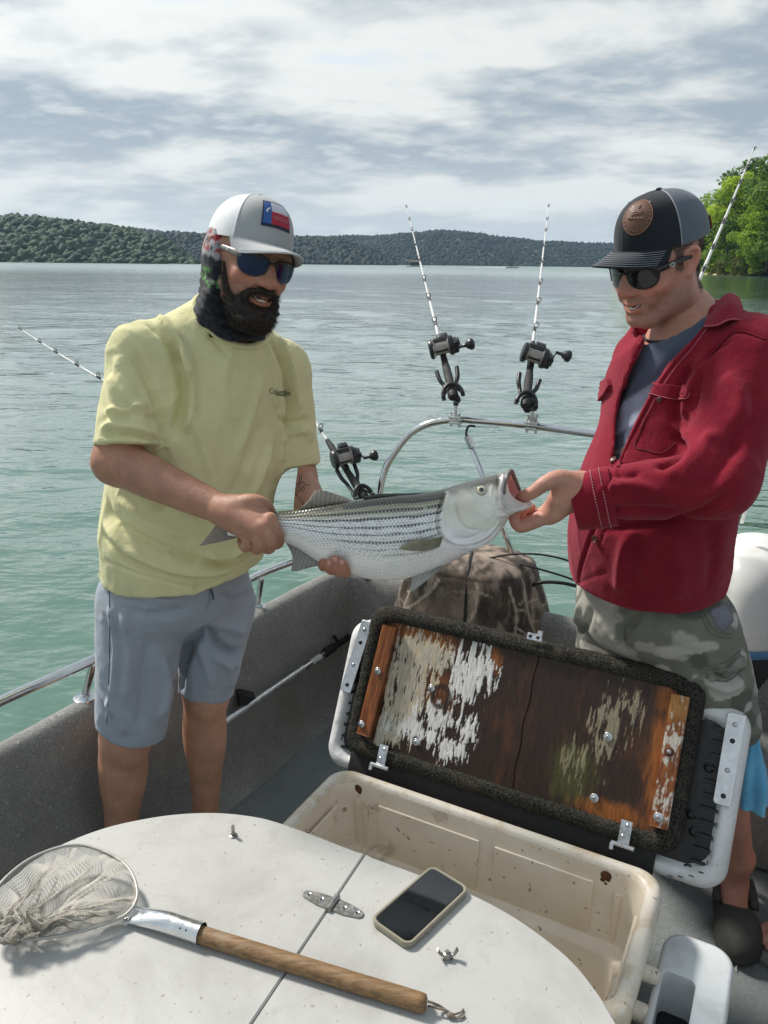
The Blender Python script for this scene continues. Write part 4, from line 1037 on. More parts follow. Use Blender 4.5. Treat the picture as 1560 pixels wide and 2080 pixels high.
# ================================================================ round white table with phone and net
TZ = 0.62
def build_table():
    root = thing('round_table', (-0.2, 0.75, 0), 'round white two leaf table top with a hinge across its seam', 'table')
    t = NT('white_board'); n = t.noise(5, 7, .65, dist=.6); n2 = t.noise(17, 5, .6, dist=1.5)
    c = t.mix(t.ss(n, .40, .72), (0.43, 0.43, 0.412), (0.34, 0.34, 0.322)); c = t.mix(t.math('MULTIPLY', t.ss(n2, .56, .72), .45), c, (0.33, 0.32, 0.295))
    c = t.mix(t.math('MULTIPLY', t.ss(t.noise(95, 2), .69, .72), .7), c, (0.22, 0.18, 0.14))
    sc_ = t.noise(4.0, 1, .5, t.mapped((38, 1.2, 1), (0, 0, .7))); c = t.mix(t.math('MULTIPLY', t.ss(sc_, .735, .75), .4), c, (0.35, .35, .34))
    BM = t.done(c, .45, 0, t.bump(t.noise(120, 3), .0002))
    px = [(-120, 1880), (0, 1800), (60, 1752), (130, 1712), (215, 1680), (300, 1661), (370, 1652), (440, 1650), (505, 1656), (560, 1668), (650, 1700), (740, 1735), (850, 1775), (950, 1812), (1050, 1865), (1150, 1940), (1210, 2010), (1250, 2075)]
    out = np.array([onz(x, y, TZ)[:2] for x, y in px])
    out = np.concatenate([[(-0.72, .62), (-0.745, .80), (-.72, .93)], out[1:], [(.345, .73), (.335, .60), (.29, .46), (.20, .34), (.05, .25), (-.15, .22), (-.38, .27), (-.58, .40)]])
    S = catmull(np.concatenate([out, np.zeros((len(out), 1))], 1), 6, True)[:, :2]
    a = onz(740, 1737, TZ)[:2]; b = onz(510, 2080, TZ)[:2]; d = unit(b - a); nn = np.array([-d[1], d[0]])
    def clip(poly, sgn, gap):
        res = []
        s = [sgn * np.dot(p - a, nn) - gap for p in poly]
        for i in range(len(poly)):
            j = (i + 1) % len(poly)
            if s[i] >= 0: res.append(poly[i])
            if (s[i] >= 0) != (s[j] >= 0): t_ = s[i] / (s[i] - s[j]); res.append(poly[i] + (poly[j] - poly[i]) * t_)
        return np.array(res)
    for sgn in (1, -1):
        q = clip(S, sgn, .0011); m_ = MB(); m_.prism(q, TZ - .019, TZ, bev=.0022); obj('leaf', m_, BM, root, 30)
    pd = MB(); pd.tube([[-.2, .72, 0], [-.2, .72, TZ - .02]], .045, 20); obj('pedestal', pd, ALU, root, 40)
    bp = MB(); bp.lathe([(.0, .03), (.06, .03), (.15, .012), (.17, 0)][::-1], (-.2, .72, 0), seg=30); obj('pedestal_base', bp, ALU, root, 40)
    # strap hinge
    h1, h2 = onz(616, 1815, TZ), onz(738, 1862, TZ); hc = (h1 + h2) / 2; hd = unit(h2 - h1); hn = np.array([-hd[1], hd[0], 0]); hl = np.linalg.norm(h2 - h1) / 2
    HM = pmat('old_stainless', (.30, .30, .28), .38, .85, var=.25, vs=70)
    R = np.stack([hd, hn, [0, 0, 1]], 1)
    for s in (1, -1):
        pl = [(0.006, -.0125), (hl * .45, -.0125)] + [(hl - .008 + .008 * math.cos(x), .008 * math.sin(x)) for x in np.linspace(-1.2, 1.2, 9)] + [(hl * .45, .0125), (.006, .0125)]
        pl = np.array(pl) * [s, 1]; m_ = MB(); m_.prism(pl, 0, .003, R, hc + [0, 0, .0], bev=.0007); hg = obj('hinge_leaf', m_, HM, root, 30)
        for f in (.38, .80):
            m_ = MB(); c = hc + hd * s * hl * f + [0, 0, .003]; m_.lathe([(0, .0002), (.0018, .0002), (.0036, .0012), (.0040, .0002)][::-1], c, seg=14); sc = obj('screw', m_, SCREWM, hg, 40)
            m_ = MB(); m_.box(c + [0, 0, .0010], (.004, .0008, .0005), R); m_.box(c + [0, 0, .0011], (.0008, .004, .0005), R); obj('screw_slot', m_, BLACKP, hg, 0)
    m_ = MB(); m_.tube([hc - hn * .0165 + [0, 0, .004], hc + hn * .0165 + [0, 0, .004]], .0052, 14); obj('hinge_knuckle', m_, HM, root, 40)
    # bolt and wing nut
    c = onz(474, 1698, TZ); m_ = MB(); m_.lathe([(.0075, 0), (.0075, .002), (.0045, .003)], c, seg=16); m_.tube([c, c + [0, 0, .022]], .0032, 10); obj('bolt', m_, HM, root, 30)
    c = onz(908, 1947, TZ); m_ = MB(); m_.lathe([(.009, 0), (.009, .0015), (.0062, .002), (.0055, .010), (.003, .011)], c, seg=16); m_.tube([c, c + [0, 0, .015]], .0028, 10)
    for s in (-1, 1): m_.tube(catmull([c + [s * .004, 0, .006], c + [s * .010, 0, .009], c + [s * .0145, 0, .017]], 5), [.0028, .0036, .0045], 10, flat=.5)
    obj('wing_nut', m_, HM, root, 40)
build_table()
def build_phone():
    z = TZ + .011
    c = np.array([onz(x, y, z) for x, y in ((753, 1866), (880, 1757), (950, 1805), (830, 1921))])
    d = unit((c[1] - c[0]) + (c[2] - c[3])); n = np.array([-d[1], d[0], 0]); cen = c.mean(0); L = .157; Wd = .079
    root = thing('phone', (cen[0], cen[1], TZ), 'black screen phone in a clear yellowed case lying face up on the white table', 'phone')
    R = np.stack([d, n, [0, 0, 1]], 1)
    def pl(l, w, r): return rrect(l, w, r, 8) - [l / 2, w / 2]
    base = np.array([cen[0], cen[1], TZ + .0006])
    case = NT('phone_case'); CM = case.done((0.36, 0.33, 0.25), .25, 0, None, Transmission_Weight=.25, IOR=1.45)
    m_ = MB(); A = []
    for l, w, r, zz in ((L - .004, Wd - .004, .012, 0), (L, Wd, .014, .0025), (L, Wd, .014, .0095), (L - .002, Wd - .002, .013, .0112), (L - .008, Wd - .008, .011, .0112), (L - .010, Wd - .010, .010, .0098)): q = pl(l, w, r); A.append(base + q @ R[:, :2].T + [0, 0, zz])
    m_.grid(np.array(A), cv=True); obj('case', m_, CM, root, 40)
    m_ = MB(); m_.prism(pl(L - .009, Wd - .009, .010), .001, .0095, R, base, bev=.0008); ph = obj('body', m_, pmat('phone_body', (.02, .02, .022), .3), root, 40)
    m_ = MB(); m_.prism(pl(L - .013, Wd - .013, .008), .0095, .0101, R, base); obj('screen', m_, pmat('phone_glass', (.005, .006, .008), .05, var=.02, Coat_Weight=.6, Coat_Roughness=.03), root, 30)
    m_ = MB(); m_.prism(pl(.011, .0018, .0008), .0102, .0104, np.stack([n, d, [0, 0, -1]], 1) * [1, 1, -1], base + d * (L / 2 - .010)); obj('speaker_slot', m_, BLACKP, root, 0)
    for k, s in ((.030, .011), (.050, .011)): m_ = MB(); m_.box(base + d * k - n * (Wd / 2 - .0004) + [0, 0, .006], (s, .003, .003), R, bev=.001); obj('side_button', m_, CM, root, 40)
    m_ = MB(); m_.box(base - d * .03 - n * (Wd / 2 - .0002) + [0, 0, .006], (.014, .003, .005), R, bev=.001); obj('side_button', m_, CM, root, 40)
build_phone()
def build_net():
    hr = .0130
    a = onz(405, 1898, TZ + hr); b = onz(866, 2040, TZ + hr); d = unit(b - a); f = onz(262, 1852, TZ + .012)
    root = thing('landing_net', (f[0], f[1], TZ), 'landing net with a wooden handle and beige mesh lying on the white table', 'landing net')
    t = NT('net_wood'); gm = t.mapped((1, 1, 1)); n = t.noise(9, 5, .6, t.mapped((30, 30, 30))); 
    st = t.noise(3.5, 6, .7, t.mapped((6, 60, 60), (0, 0, math.atan2(d[1], d[0]) * -1)))
    c = t.mix(t.ss(st, .35, .65), (0.135, 0.075, 0.030), (0.26, 0.155, 0.07)); c = t.mix(t.math('MULTIPLY', t.ss(t.noise(16, 4), .55, .7), .4), c, (.30, .24, .17))
    WD = t.done(c, .6, 0, t.bump(st, .0006))
    m_ = MB(); ee = np.linspace(0, 1, 16); rr = np.full(16, hr); rr[-1] = hr * .55; rr[-2] = hr * .93
    pts = [a + (b - a) * x for x in list(np.linspace(0, .97, 14)) + [.992, 1.0]]; m_.tube(pts, rr, 20); obj('handle', m_, WD, root, 60)
    m_ = MB(); q = [f, f + (a - f) * .18, f + (a - f) * .45, f + (a - f) * .75, a + d * .004]
    rows = []; nrm = np.array([-d[1], d[0], 0])
    for k, p in enumerate(catmull(q, 5)):
        s = k / 20.0; wd = lerp(.0175, .0158, sstep(s, 0, .7)); ht = lerp(.004, .0158, sstep(s, .0, .65)); zc = lerp(TZ + .008, TZ + .0158, sstep(s, 0, .65))
        an = np.linspace(0, 2 * np.pi, 24, endpoint=False); rows.append(np.array([p[0], p[1], zc]) + np.outer(np.cos(an) * wd, nrm) + np.outer(np.sin(an) * ht, [0, 0, 1]))
    m_.grid(np.array(rows), cv=True); fr = obj('ferrule', m_, pmat('bright_alu', (.74, .75, .76), .22, .95, var=.08, vs=40), root, 60)
    for k in (.80, .88):
        p = f + (a - f) * k; p = np.array([p[0], p[1], TZ + .0155]) + unit([-.35 * nrm[0] - .0, -.35 * nrm[1], .0]) * .011 + [0, 0, .0105]; m_ = MB(); m_.ball(p, .0018, 10, 6); obj('rivet', m_, BLACKP, root, 180)
    hp = [(262, 1852, .010), (279, 1815, .016), (262, 1765, .022), (215, 1731, .028), (150, 1716, .034), (70, 1740, .040), (5, 1790, .042), (-28, 1850, .036), (-5, 1895, .024), (60, 1908, .016), (150, 1895, .010), (225, 1872, .008)]
    H = np.array([onz(x, y, TZ + .01 + z) for x, y, z in hp]); ring = catmull(H, 10, True)
    m_ = MB(); m_.tube(np.concatenate([ring, ring[:1]]), .0026, 10, cap=False); obj('hoop', m_, pmat('hoop_wire', (.40, .39, .36), .45, .3, var=.15, vs=50), root, 180)
    # bag: threads from the hoop down to a crumpled heap at the left
    nu, nv = 230, 80
    R_ = catmull(H, 40, True); idx = np.linspace(0, len(R_), nu, endpoint=False).astype(int); R_ = R_[idx]
    cen = onz(150, 1812, TZ + .01); heap = onz(55, 1898, TZ + .012)
    A = np.zeros((nv, nu, 3))
    for i, v in enumerate(np.linspace(0, 1, nv)):
        tgt = lerp(cen, heap, sstep(v, .15, .9)); k = (1 - v) ** .8
        a_ = np.linspace(0, 6.283, nu); wob = fbm(np.stack([np.cos(a_) * 2.2, np.sin(a_) * 2.2, np.full(nu, v * 1.6)], 1), 2)
        wob2 = fbm(np.stack([np.cos(a_) * 3.2, np.sin(a_) * 3.2, np.full(nu, v * 2.4 + 7)], 1), 2)
        sc = lerp(1.0, .33, sstep(v, 0, .85)) * (1 + wob * .42 * sstep(v, .05, .5)) * lerp(1, .25, sstep(v, .85, 1))
        p = tgt + (R_ - cen) * sc[:, None]
        z0 = R_[:, 2] * 1.0 - TZ
        z = lerp(z0, .034 + .036 * (wob2 + .35 * wob), sstep(v, 0, .42))
        p[:, 2] = TZ + np.maximum(z, .003 + .003 * (wob2 + 1))
        A[i] = p
    V = []; F = []; n0 = 0
    def strip(line, w):
        nonlocal n0
        T = np.gradient(line, axis=0); T /= np.linalg.norm(T, axis=1)[:, None] + 1e-9
        s = np.cross(T, CAMP - line); s /= np.linalg.norm(s, axis=1)[:, None] + 1e-9
        s2 = np.cross(T, [0.3, 0.2, 1.0]); s2 /= np.linalg.norm(s2, axis=1)[:, None] + 1e-9
        k = len(line); V.append(np.concatenate([line - s2 * w, line + s2 * w])); i = np.arange(k - 1); F.append(np.stack([i, i + 1, k + i + 1, k + i], 1) + n0); n0 += 2 * k
    for j in range(nu): 
        off = (j + np.arange(nv) // 2) % nu; strip(A[np.arange(nv), off], .00042)
        off = (j - np.arange(nv) // 2) % nu; strip(A[np.arange(nv), off], .00042)
    me = quadmesh('net_mesh', np.concatenate(V), np.concatenate(F))
    tag(obj('net_mesh', me, pmat('net_thread', (.46, .43, .37), .7, var=.35, vs=30), root), None, None, kind='stuff')
    # cord loop
    e = b + d * .0; pts = [b - d * .012 + [0, 0, .006], b + d * .004 + [0, 0, .006], onz(892, 2043, TZ + .008), onz(905, 2052, TZ + .004), onz(915, 2063, TZ + .004), onz(922, 2066, TZ + .005), onz(912, 2056, TZ + .007), onz(898, 2050, TZ + .010), b + [0, 0, -.002] + d * .002]
    m_ = MB(); m_.tube(catmull(pts, 6), .0018, 8); k = onz(915, 2062, TZ + .005); m_.ball(k, (.0055, .004, .004), 10, 8); m_.tube(catmull([k, k + [.012, -.003, -.002], k + [.02, .002, -.003]], 4), .0016, 7); m_.tube(catmull([k, k + [.014, .006, -.002], k + [.019, .012, -.003]], 4), .0015, 7)
    obj('cord', m_, pmat('cord', (.20, .165, .125), .8, var=.5, vs=400, bump=.0006, bs=900), root, 180)
build_net()
# ================================================================ trolling rods in their holders
BLANK = None
def rodmats():
    global BLANK, GRIPM, REELM, LINEM, GUIDEM, WRAPM
    BLANK = pmat('white_blank', (0.74, 0.74, 0.72), .25, var=.05, vs=30, Coat_Weight=.5)
    WRAPM = pmat('thread_wrap', (0.05, 0.05, 0.055), .35, var=.3, vs=300)
    GRIPM = pmat('eva_grip', (0.020, 0.020, 0.021), .75, var=.3, vs=60, bump=.0006, bs=800)
    REELM = pmat('reel_graphite', (0.016, 0.016, 0.018), .32, var=.25, vs=60)
    LINEM = pmat('line_spool', (0.34, 0.32, 0.29), .45, var=.2, vs=120)
    GUIDEM = pmat('guide_steel', (.10, .10, .11), .3, .8, var=.2)
rodmats()
def fishing_rod(label, butt, reel, tip, face, crank=1.0, bend=None, group='trolling rods set in holders round the boat'):
    """butt, reel, tip are points; face = direction the reel looks to"""
    butt, tip = np.asarray(butt), np.asarray(tip)
    A = unit(tip - butt); L = np.linalg.norm(tip - butt)
    N = np.asarray(face, float); N = unit(N - A * np.dot(N, A)); S = np.cross(A, N)
    if S[0] < 0: S = -S
    R = np.stack([S, A, N], 1)
    s = float(np.dot(np.asarray(reel) - butt, A))
    root = thing('fishing_rod', butt, label, 'fishing rod', group)
    g = MB(); q = lambda t: butt + A * t
    prof = [(0, .0135), (.012, .0165), (.03, .0165), (.06, .0140), (s - .09, .0138), (s - .05, .0115), (s + .05, .0105), (s + .075, .0120), (s + .11, .0120), (s + .15, .0085)]
    g.tube([q(t) for t, r in prof], [r for t, r in prof], 14); obj('grip', g, GRIPM, root, 50)
    cp = MB(); cp.tube([q(-.006), q(.004), q(.018)], [.012, .0172, .0172], 12); obj('butt_cap', cp, BLACKR, root, 50)
    ts = np.linspace(s + .14, L, 40); bd = np.zeros(3) if bend is None else np.asarray(bend, float)
    line = np.array([q(t) + bd * ((t - s) / (L - s)) ** 2.4 for t in ts]); rr = np.interp(ts, [s + .14, L], [.0056, .0018])
    b = MB(); b.tube(line, rr, 10); bl = obj('blank', b, BLANK, root, 180)
    fr = np.array([.10, .24, .38, .52, .65, .77, .88, 1.0])
    ww = MB()
    for k, f in enumerate(fr):
        i = int(f * 39); p = line[i]; r = rr[i]; dn = unit(line[min(i + 1, 39)] - line[max(i - 1, 0)])
        w = MB(); w.tube([p - dn * .014, p - dn * .013, p + dn * .012, p + dn * .013], [r, r * 1.28, r * 1.28, r], 10); obj('thread_wrap', w, WRAPM, bl, 60)
        ring = MB(); rad_ = lerp(.0095, .0040, f); c = p + N * (rad_ + r + lerp(.007, .001, f)); a = np.linspace(0, 6.283, 17)
        ring.tube(np.array([c + (S * math.cos(x) + N * math.sin(x)) * rad_ for x in a]), lerp(.0017, .0012, f), 6, cap=False)
        for sx in (-1, 1): ring.tube([p - dn * .016 + S * sx * .001, c + S * sx * rad_ * .8 - N * rad_ * .5], .0009, 5)
        obj('guide', ring, GUIDEM, root, 60)
    # reel
    c = q(s) + N * .036
    body = MB(); body.box(q(s) + N * .012, (.018, .07, .010), R, bev=.003); body.tube([c - S * .030 - A * .020, c + S * .030 - A * .020], .006, 8); body.tube([c - S * .030 + A * .024 + N * .004, c + S * .030 + A * .024 + N * .004], .005, 8); body.tube([c - S * .030 + N * .026, c + S * .030 + N * .026], .004, 8)
    rl = obj('reel', body, REELM, root, 40)
    def plate(x0, x1, r_, pr):
        m_ = MB(); R2 = np.stack([A, N, S], 1); m_.lathe([(0.0, x0)] + [(r_ * k, lerp(x0, x1, t)) for k, t in pr] + [(0.0, x1)], c, R2, 26); return m_
    obj('side_plate', plate(-.043, -.028, .033, ((.70, .0), (.92, .15), (1, .45), (1, 1))), REELM, rl, 40)
    obj('side_plate', plate(.026, .044, .034, ((1, 0), (1, .5), (.92, .85), (.75, 1))), REELM, rl, 40)
    gb = MB(); gb.box(c + S * .047 - A * .006, (.020, .042, .044), R, bev=.008); obj('gear_case', gb, REELM, rl, 40)
    sp = MB(); R2 = np.stack([A, N, S], 1); sp.lathe([(.010, -.027), (.029, -.0265), (.029, -.024), (.0235, -.022), (.0245, 0), (.0235, .021), (.029, .023), (.029, .0255), (.010, .0255)], c, R2, 28); obj('spool', sp, LINEM, rl, 40)
    lc = MB(); lc.box(c + A * .036 + N * .016 + S * .012, (.034, .022, .024), R, bev=.004); ct = obj('line_counter', lc, REELM, rl, 40)
    cb = MB(); cb.box(c + N * .024 + A * .010 - S * .001, (.050, .010, .016), R, bev=.003); obj('frame_bar', cb, REELM, rl, 40)
    cr = MB(); h = c + S * .058; dr = unit(A * -crank + N * .25); cr.tube([h - dr * .012, h + dr * .052], .0045, 8, flat=.45, up=S); cr.tube([h - S * .012, h + S * .006], .007, 10); obj('crank', cr, GUIDEM, rl, 40)
    kb = MB(); k0 = h + dr * .050; R3 = np.stack([A, N, S], 1); kb.lathe([(.0, -.002), (.005, -.002), (.005, .016), (.0075, .019), (.014, .027), (.0185, .034), (.0195, .041), (.016, .047), (.008, .050), (0, .050)], k0, R3 , 20); obj('knob', kb, REELM, rl, 60)
    sd_ = MB(); st = h + S * .002; 
    for k in range(5):
        a = k * 1.2566; sd_.tube([st, st + (A * math.cos(a) + N * math.sin(a)) * .020], [.003, .0022], 6)
    obj('star_drag', sd_, REELM, rl, 40)
    ln = MB(); ln.tube([c + N * .02 + A * .03] + [line[int(f * 39)] + N * lerp(.016, .005, f) for f in fr], .0005, 4); obj('fishing_line', ln, pmat('mono', (.5, .5, .48), .3, var=.05), root, 180)
    return R, s
def rod_holder(label, butt, tip, face, base, wing=True):
    butt, tip, base = np.asarray(butt), np.asarray(tip), np.asarray(base)
    A = unit(tip - butt); N = np.asarray(face, float); N = unit(N - A * np.dot(N, A)); S = np.cross(A, N)
    if S[0] < 0: S = -S
    root = thing('rod_holder', base, label, 'rod holder', 'rod holders clamped to the boat rails')
    q = lambda a, s_, n: butt + A * a + S * s_ + N * n
    m_ = MB()
    for sg in (-1, 1):
        m_.tube(catmull([q(-.005, sg * .030, .010), q(.03, sg * .028, -.004), q(.075, sg * .019, -.018), q(.105, sg * .020, -.017), q(.13, sg * .030, -.006), q(.165, sg * .034, .006)], 6), [.0065, .006, .006, .007, .0075], 10)
    obj('cradle_arms', m_, BLACKP, root, 60)
    r = MB(); a = np.linspace(-.15, np.pi + .15, 15); r.tube(np.array([q(.040 - .035 * (1 - math.sin(x)), math.cos(x) * .031, math.sin(x) * .024) for x in a]), .0068, 10); obj('yoke_ring', r, BLACKP, root, 60)
    sk = MB(); sk.tube(catmull([q(.07, .0, -.022), q(.02, .012, -.026), base + [0, 0, .062], base + [0, 0, .045]], 6), [.011, .0095, .0085], 12); obj('socket', sk, BLACKP, root, 60)
    st = MB(); st.tube([base + [0, 0, .05], base + [0, 0, .010]], .0055, 12); obj('stem', st, STEEL, root, 40)
    c = MB(); c.box(base + [0, 0, .008], (.040, .026, .008), rotm((0, 0, 1), -.53), bev=.002); c.box(base - [0, 0, .010], (.040, .026, .008), rotm((0, 0, 1), -.53), bev=.002); c.tube([base + [0, 0, .0], base + [0, 0, .016]], .012, 12); obj('clamp', c, ALU, root, 40)
    for sx in (-1, 1):
        b = MB(); p = base + np.array([TD[0], TD[1], 0]) * .015 * sx; b.tube([p + [0, 0, .022], p - [0, 0, .026]], .003, 8); b.tube([p - [0, 0, .014], p - [0, 0, .020]], .006, 6); obj('clamp_bolt', b, SCREWM, root, 40)
        if wing:
            w = MB(); w.tube([base + np.array([sx * .006, -.004, .014]), base + np.array([sx * .015, -.006, .036])], [.0035, .0055], 8); obj('wing_bolt', w, SCREWM, root, 60)
Bk = np.array([-.12, -1.0, .35])
def rods():
    # left of the centre pair
    b, r, t = P(921, 806, 2.50), P(899, 690, 2.72), P(826, 421, 4.15)
    A_ = unit(t - b)
    fishing_rod('white fishing rod with black reel, left one of the pair standing on the stern rail', b, r, t, Bk, 1.0)
    rod_holder('black rod holder under the left rod of the stern rail pair', b, t, Bk, P(925, 852, 2.592), False)
    b, r, t = P(1068, 824, 2.42), P(1078, 697, 2.62), P(1114, 419, 4.0)
    fishing_rod('white fishing rod with black reel, right one of the pair, nearer the man in red', b, r, t, Bk + [.15, 0, 0], .12)
    rod_holder('black rod holder with wing bolts under the right rod of the stern rail pair', b, t, Bk + [.15, 0, 0], P(1080, 864, 2.477), True)
    b, r, t = P(741, 1012, 2.58), P(664, 912, 2.66), P(500, 640, 3.6)
    fishing_rod('fishing rod leaning left with its reel beside the yellow sleeve', b, r, t, np.array([.35, -1, .5]), .75, group='trolling rods set in holders round the boat')
    rod_holder('black rod holder beside the fish tail at the corner of the rails', b, t, np.array([.35, -1, .5]), P(757, 1050, 2.655), False)
    b, r, t = P(560, 950, 2.35), P(470, 905, 2.5), P(45, 700, 3.2)
    fishing_rod('white rod tip reaching out left behind the yellow shirt', b, r, t, np.array([.2, -.6, 1]), 1.0, bend=(0, 0, .06))
    b, r, t = P(1340, 760, 2.32), P(1372, 690, 2.4), P(1531, 303, 3.1)
    fishing_rod('white rod slanting up to the right behind the dark cap, against the trees', b, r, t, Bk + [.3, 0, 0], 1.0)
rods()
# ================================================================ soft-body modelling: blended volumes turned into one surface
def proj(V):
    d = np.asarray(V, float) - CAMP
    yc = d[:, 1] * ST + d[:, 2] * CT; z = d[:, 1] * CT - d[:, 2] * ST
    x = d[:, 0] / z; y = yc / z
    x, y = x * CR + y * SR, -x * SR + y * CR
    return np.stack([PW / 2 + FPX * x, PH / 2 - FPX * y, z], 1)
class Field:
    def __init__(s, lo, hi, h):
        s.lo = np.asarray(lo, float); s.h = h
        s.n = np.maximum(np.ceil((np.asarray(hi, float) - s.lo) / h).astype(int) + 1, 4)
        s.F = np.full(s.n, 0.5, np.float32)
        s.ax = [(s.lo[i] + h * np.arange(s.n[i])).astype(np.float32) for i in range(3)]
    def blk(s, lo, hi):
        a = np.clip(np.floor((np.asarray(lo) - s.lo) / s.h).astype(int), 0, s.n); b = np.clip(np.ceil((np.asarray(hi) - s.lo) / s.h).astype(int) + 1, 0, s.n)
        if np.any(b <= a): return None, None
        sl = tuple(slice(a[i], b[i]) for i in range(3))
        X, Y, Z = s.ax[0][sl[0]][:, None, None], s.ax[1][sl[1]][None, :, None], s.ax[2][sl[2]][None, None, :]
        return sl, (X, Y, Z)
    def op(s, sl, d, k, sub=False):
        F = s.F[sl]
        if sub:
            d = -d; h = np.maximum(k - np.abs(F - d), 0) / k if k > 0 else 0
            s.F[sl] = np.maximum(F, d) + h * h * k * 0.25
        else:
            h = np.maximum(k - np.abs(F - d), 0) / k if k > 0 else 0
            s.F[sl] = np.minimum(F, d) - h * h * k * 0.25
    def cone(s, a, b, ra, rb, k=0.02, flat=None, sub=False):
        a = np.asarray(a, float); b = np.asarray(b, float); m = max(ra, rb) * (max(1.0, flat[1]) if flat else 1) + k + 2 * s.h
        sl, C = s.blk(np.minimum(a, b) - m, np.maximum(a, b) + m)
        if sl is None: return s
        X, Y, Z = C; ba = b - a; L2 = float(ba @ ba) + 1e-12
        t = np.clip(((X - a[0]) * ba[0] + (Y - a[1]) * ba[1] + (Z - a[2]) * ba[2]) / L2, 0, 1)
        qx, qy, qz = X - a[0] - t * ba[0], Y - a[1] - t * ba[1], Z - a[2] - t * ba[2]
        sc = 1.0
        if flat:
            n, f = unit(flat[0]), flat[1]; dn = (qx * n[0] + qy * n[1] + qz * n[2]) * (1 / f - 1); qx, qy, qz = qx + dn * n[0], qy + dn * n[1], qz + dn * n[2]; sc = min(1.0, f)
        d = (np.sqrt(qx * qx + qy * qy + qz * qz) - (ra + (rb - ra) * t)) * sc
        s.op(sl, d.astype(np.float32), k, sub); return s
    def chain(s, pts, rs, k=0.02, **kw):
        """a limb: one smooth tapering tube through the points, blended once into the rest"""
        P_ = np.asarray(pts, float); R_ = np.asarray(rs, float); n = 5 if len(P_) > 2 else 1
        Q = catmull(np.concatenate([P_, R_[:, None]], 1), n); P_, R_ = Q[:, :3], Q[:, 3]
        fl = kw.get('flat'); sub = kw.get('sub', False); m = R_.max() * (max(1.0, fl[1]) if fl else 1) + k + 2 * s.h
        sl, C = s.blk(P_.min(0) - m, P_.max(0) + m)
        if sl is None: return s
        X, Y, Z = C; D = None; sc = min(1.0, fl[1]) if fl else 1.0
        for a, b, ra, rb in zip(P_[:-1], P_[1:], R_[:-1], R_[1:]):
            ba = b - a; t = np.clip(((X - a[0]) * ba[0] + (Y - a[1]) * ba[1] + (Z - a[2]) * ba[2]) / (float(ba @ ba) + 1e-12), 0, 1)
            q = [X - a[0] - t * ba[0], Y - a[1] - t * ba[1], Z - a[2] - t * ba[2]]
            if fl:
                nn = unit(fl[0]); dn = (q[0] * nn[0] + q[1] * nn[1] + q[2] * nn[2]) * (1 / fl[1] - 1); q = [q[i] + dn * nn[i] for i in range(3)]
            d = ((np.sqrt(q[0] ** 2 + q[1] ** 2 + q[2] ** 2) - (ra + (rb - ra) * t)) * sc).astype(np.float32)
            D = d if D is None else np.minimum(D, d)
        s.op(sl, D, k, sub); return s
    def ell(s, c, r, R=None, k=0.02, sub=False):
        c = np.asarray(c, float); r = np.asarray(r, float); m = r.max() + k + 2 * s.h
        sl, C = s.blk(c - m, c + m)
        if sl is None: return s
        X, Y, Z = C[0] - c[0], C[1] - c[1], C[2] - c[2]
        if R is None: q = (X, Y, Z)
        else: R = np.asarray(R); q = tuple(X * R[0, i] + Y * R[1, i] + Z * R[2, i] for i in range(3))
        k0 = np.sqrt(sum((q[i] / r[i]) ** 2 for i in range(3))); k1 = np.sqrt(sum((q[i] / r[i] ** 2) ** 2 for i in range(3))) + 1e-9
        s.op(sl, (k0 * (k0 - 1) / k1).astype(np.float32), k, sub); return s
    def plane(s, p, n, k=0.004):
        """keep the side the normal points away from"""
        n = unit(n); p = np.asarray(p, float); X, Y, Z = s.ax[0][:, None, None], s.ax[1][None, :, None], s.ax[2][None, None, :]
        d = -((X - p[0]) * n[0] + (Y - p[1]) * n[1] + (Z - p[2]) * n[2]); s.op(tuple(slice(None) for _ in range(3)), d.astype(np.float32), k, True); return s
    def cutpoly(s, poly, y0, y1, k=0.006):
        """open a front along an outline measured on the photograph, between two distances"""
        poly = np.asarray(poly, float); lo = np.array([s.lo[0], y0, s.lo[2]]); hi = np.array([s.ax[0][-1], y1, s.ax[2][-1]])
        sl, C = s.blk(lo, hi)
        X, Y, Z = np.broadcast_arrays(*C); q = proj(np.stack([X.ravel(), Y.ravel(), Z.ravel()], 1)); d = polysd(q[:, :2], poly) * q[:, 2] / FPX
        d = np.maximum(d, np.maximum(y0 - Y.ravel(), Y.ravel() - y1))
        s.op(sl, d.reshape(X.shape).astype(np.float32), k, True); return s
    def offset(s, d): s.F += d; return s
    def mesh(s, smooth=1):
        F = s.F.copy()
        for a in range(3):
            sl = [slice(None)] * 3; sl[a] = 0; F[tuple(sl)] = np.maximum(F[tuple(sl)], 1e-3); sl[a] = -1; F[tuple(sl)] = np.maximum(F[tuple(sl)], 1e-3)
        I = F < 0
        c = np.zeros(np.array(F.shape) - 1, np.int8)
        for dx in (0, 1):
            for dy in (0, 1):
                for dz in (0, 1): c += I[dx:I.shape[0] - 1 + dx, dy:I.shape[1] - 1 + dy, dz:I.shape[2] - 1 + dz]
        act = (c > 0) & (c < 8); idx = np.full(act.shape, -1, np.int32); ijk = np.argwhere(act); idx[act] = np.arange(len(ijk))
        i, j, k = ijk.T; cv = {}
        for dx in (0, 1):
            for dy in (0, 1):
                for dz in (0, 1): cv[dx, dy, dz] = F[i + dx, j + dy, k + dz]
        S = np.zeros((len(ijk), 3)); W = np.zeros(len(ijk))
        for a in cv:
            for ax_ in range(3):
                if a[ax_]: continue
                b = list(a); b[ax_] = 1; b = tuple(b); fa, fb = cv[a], cv[b]; m_ = (fa < 0) != (fb < 0)
                t = np.where(m_, fa / np.where(m_, fa - fb, 1), 0); p = np.array(a, float)[None].repeat(len(ijk), 0); p[:, ax_] += t
                S[m_] += p[m_]; W[m_] += 1
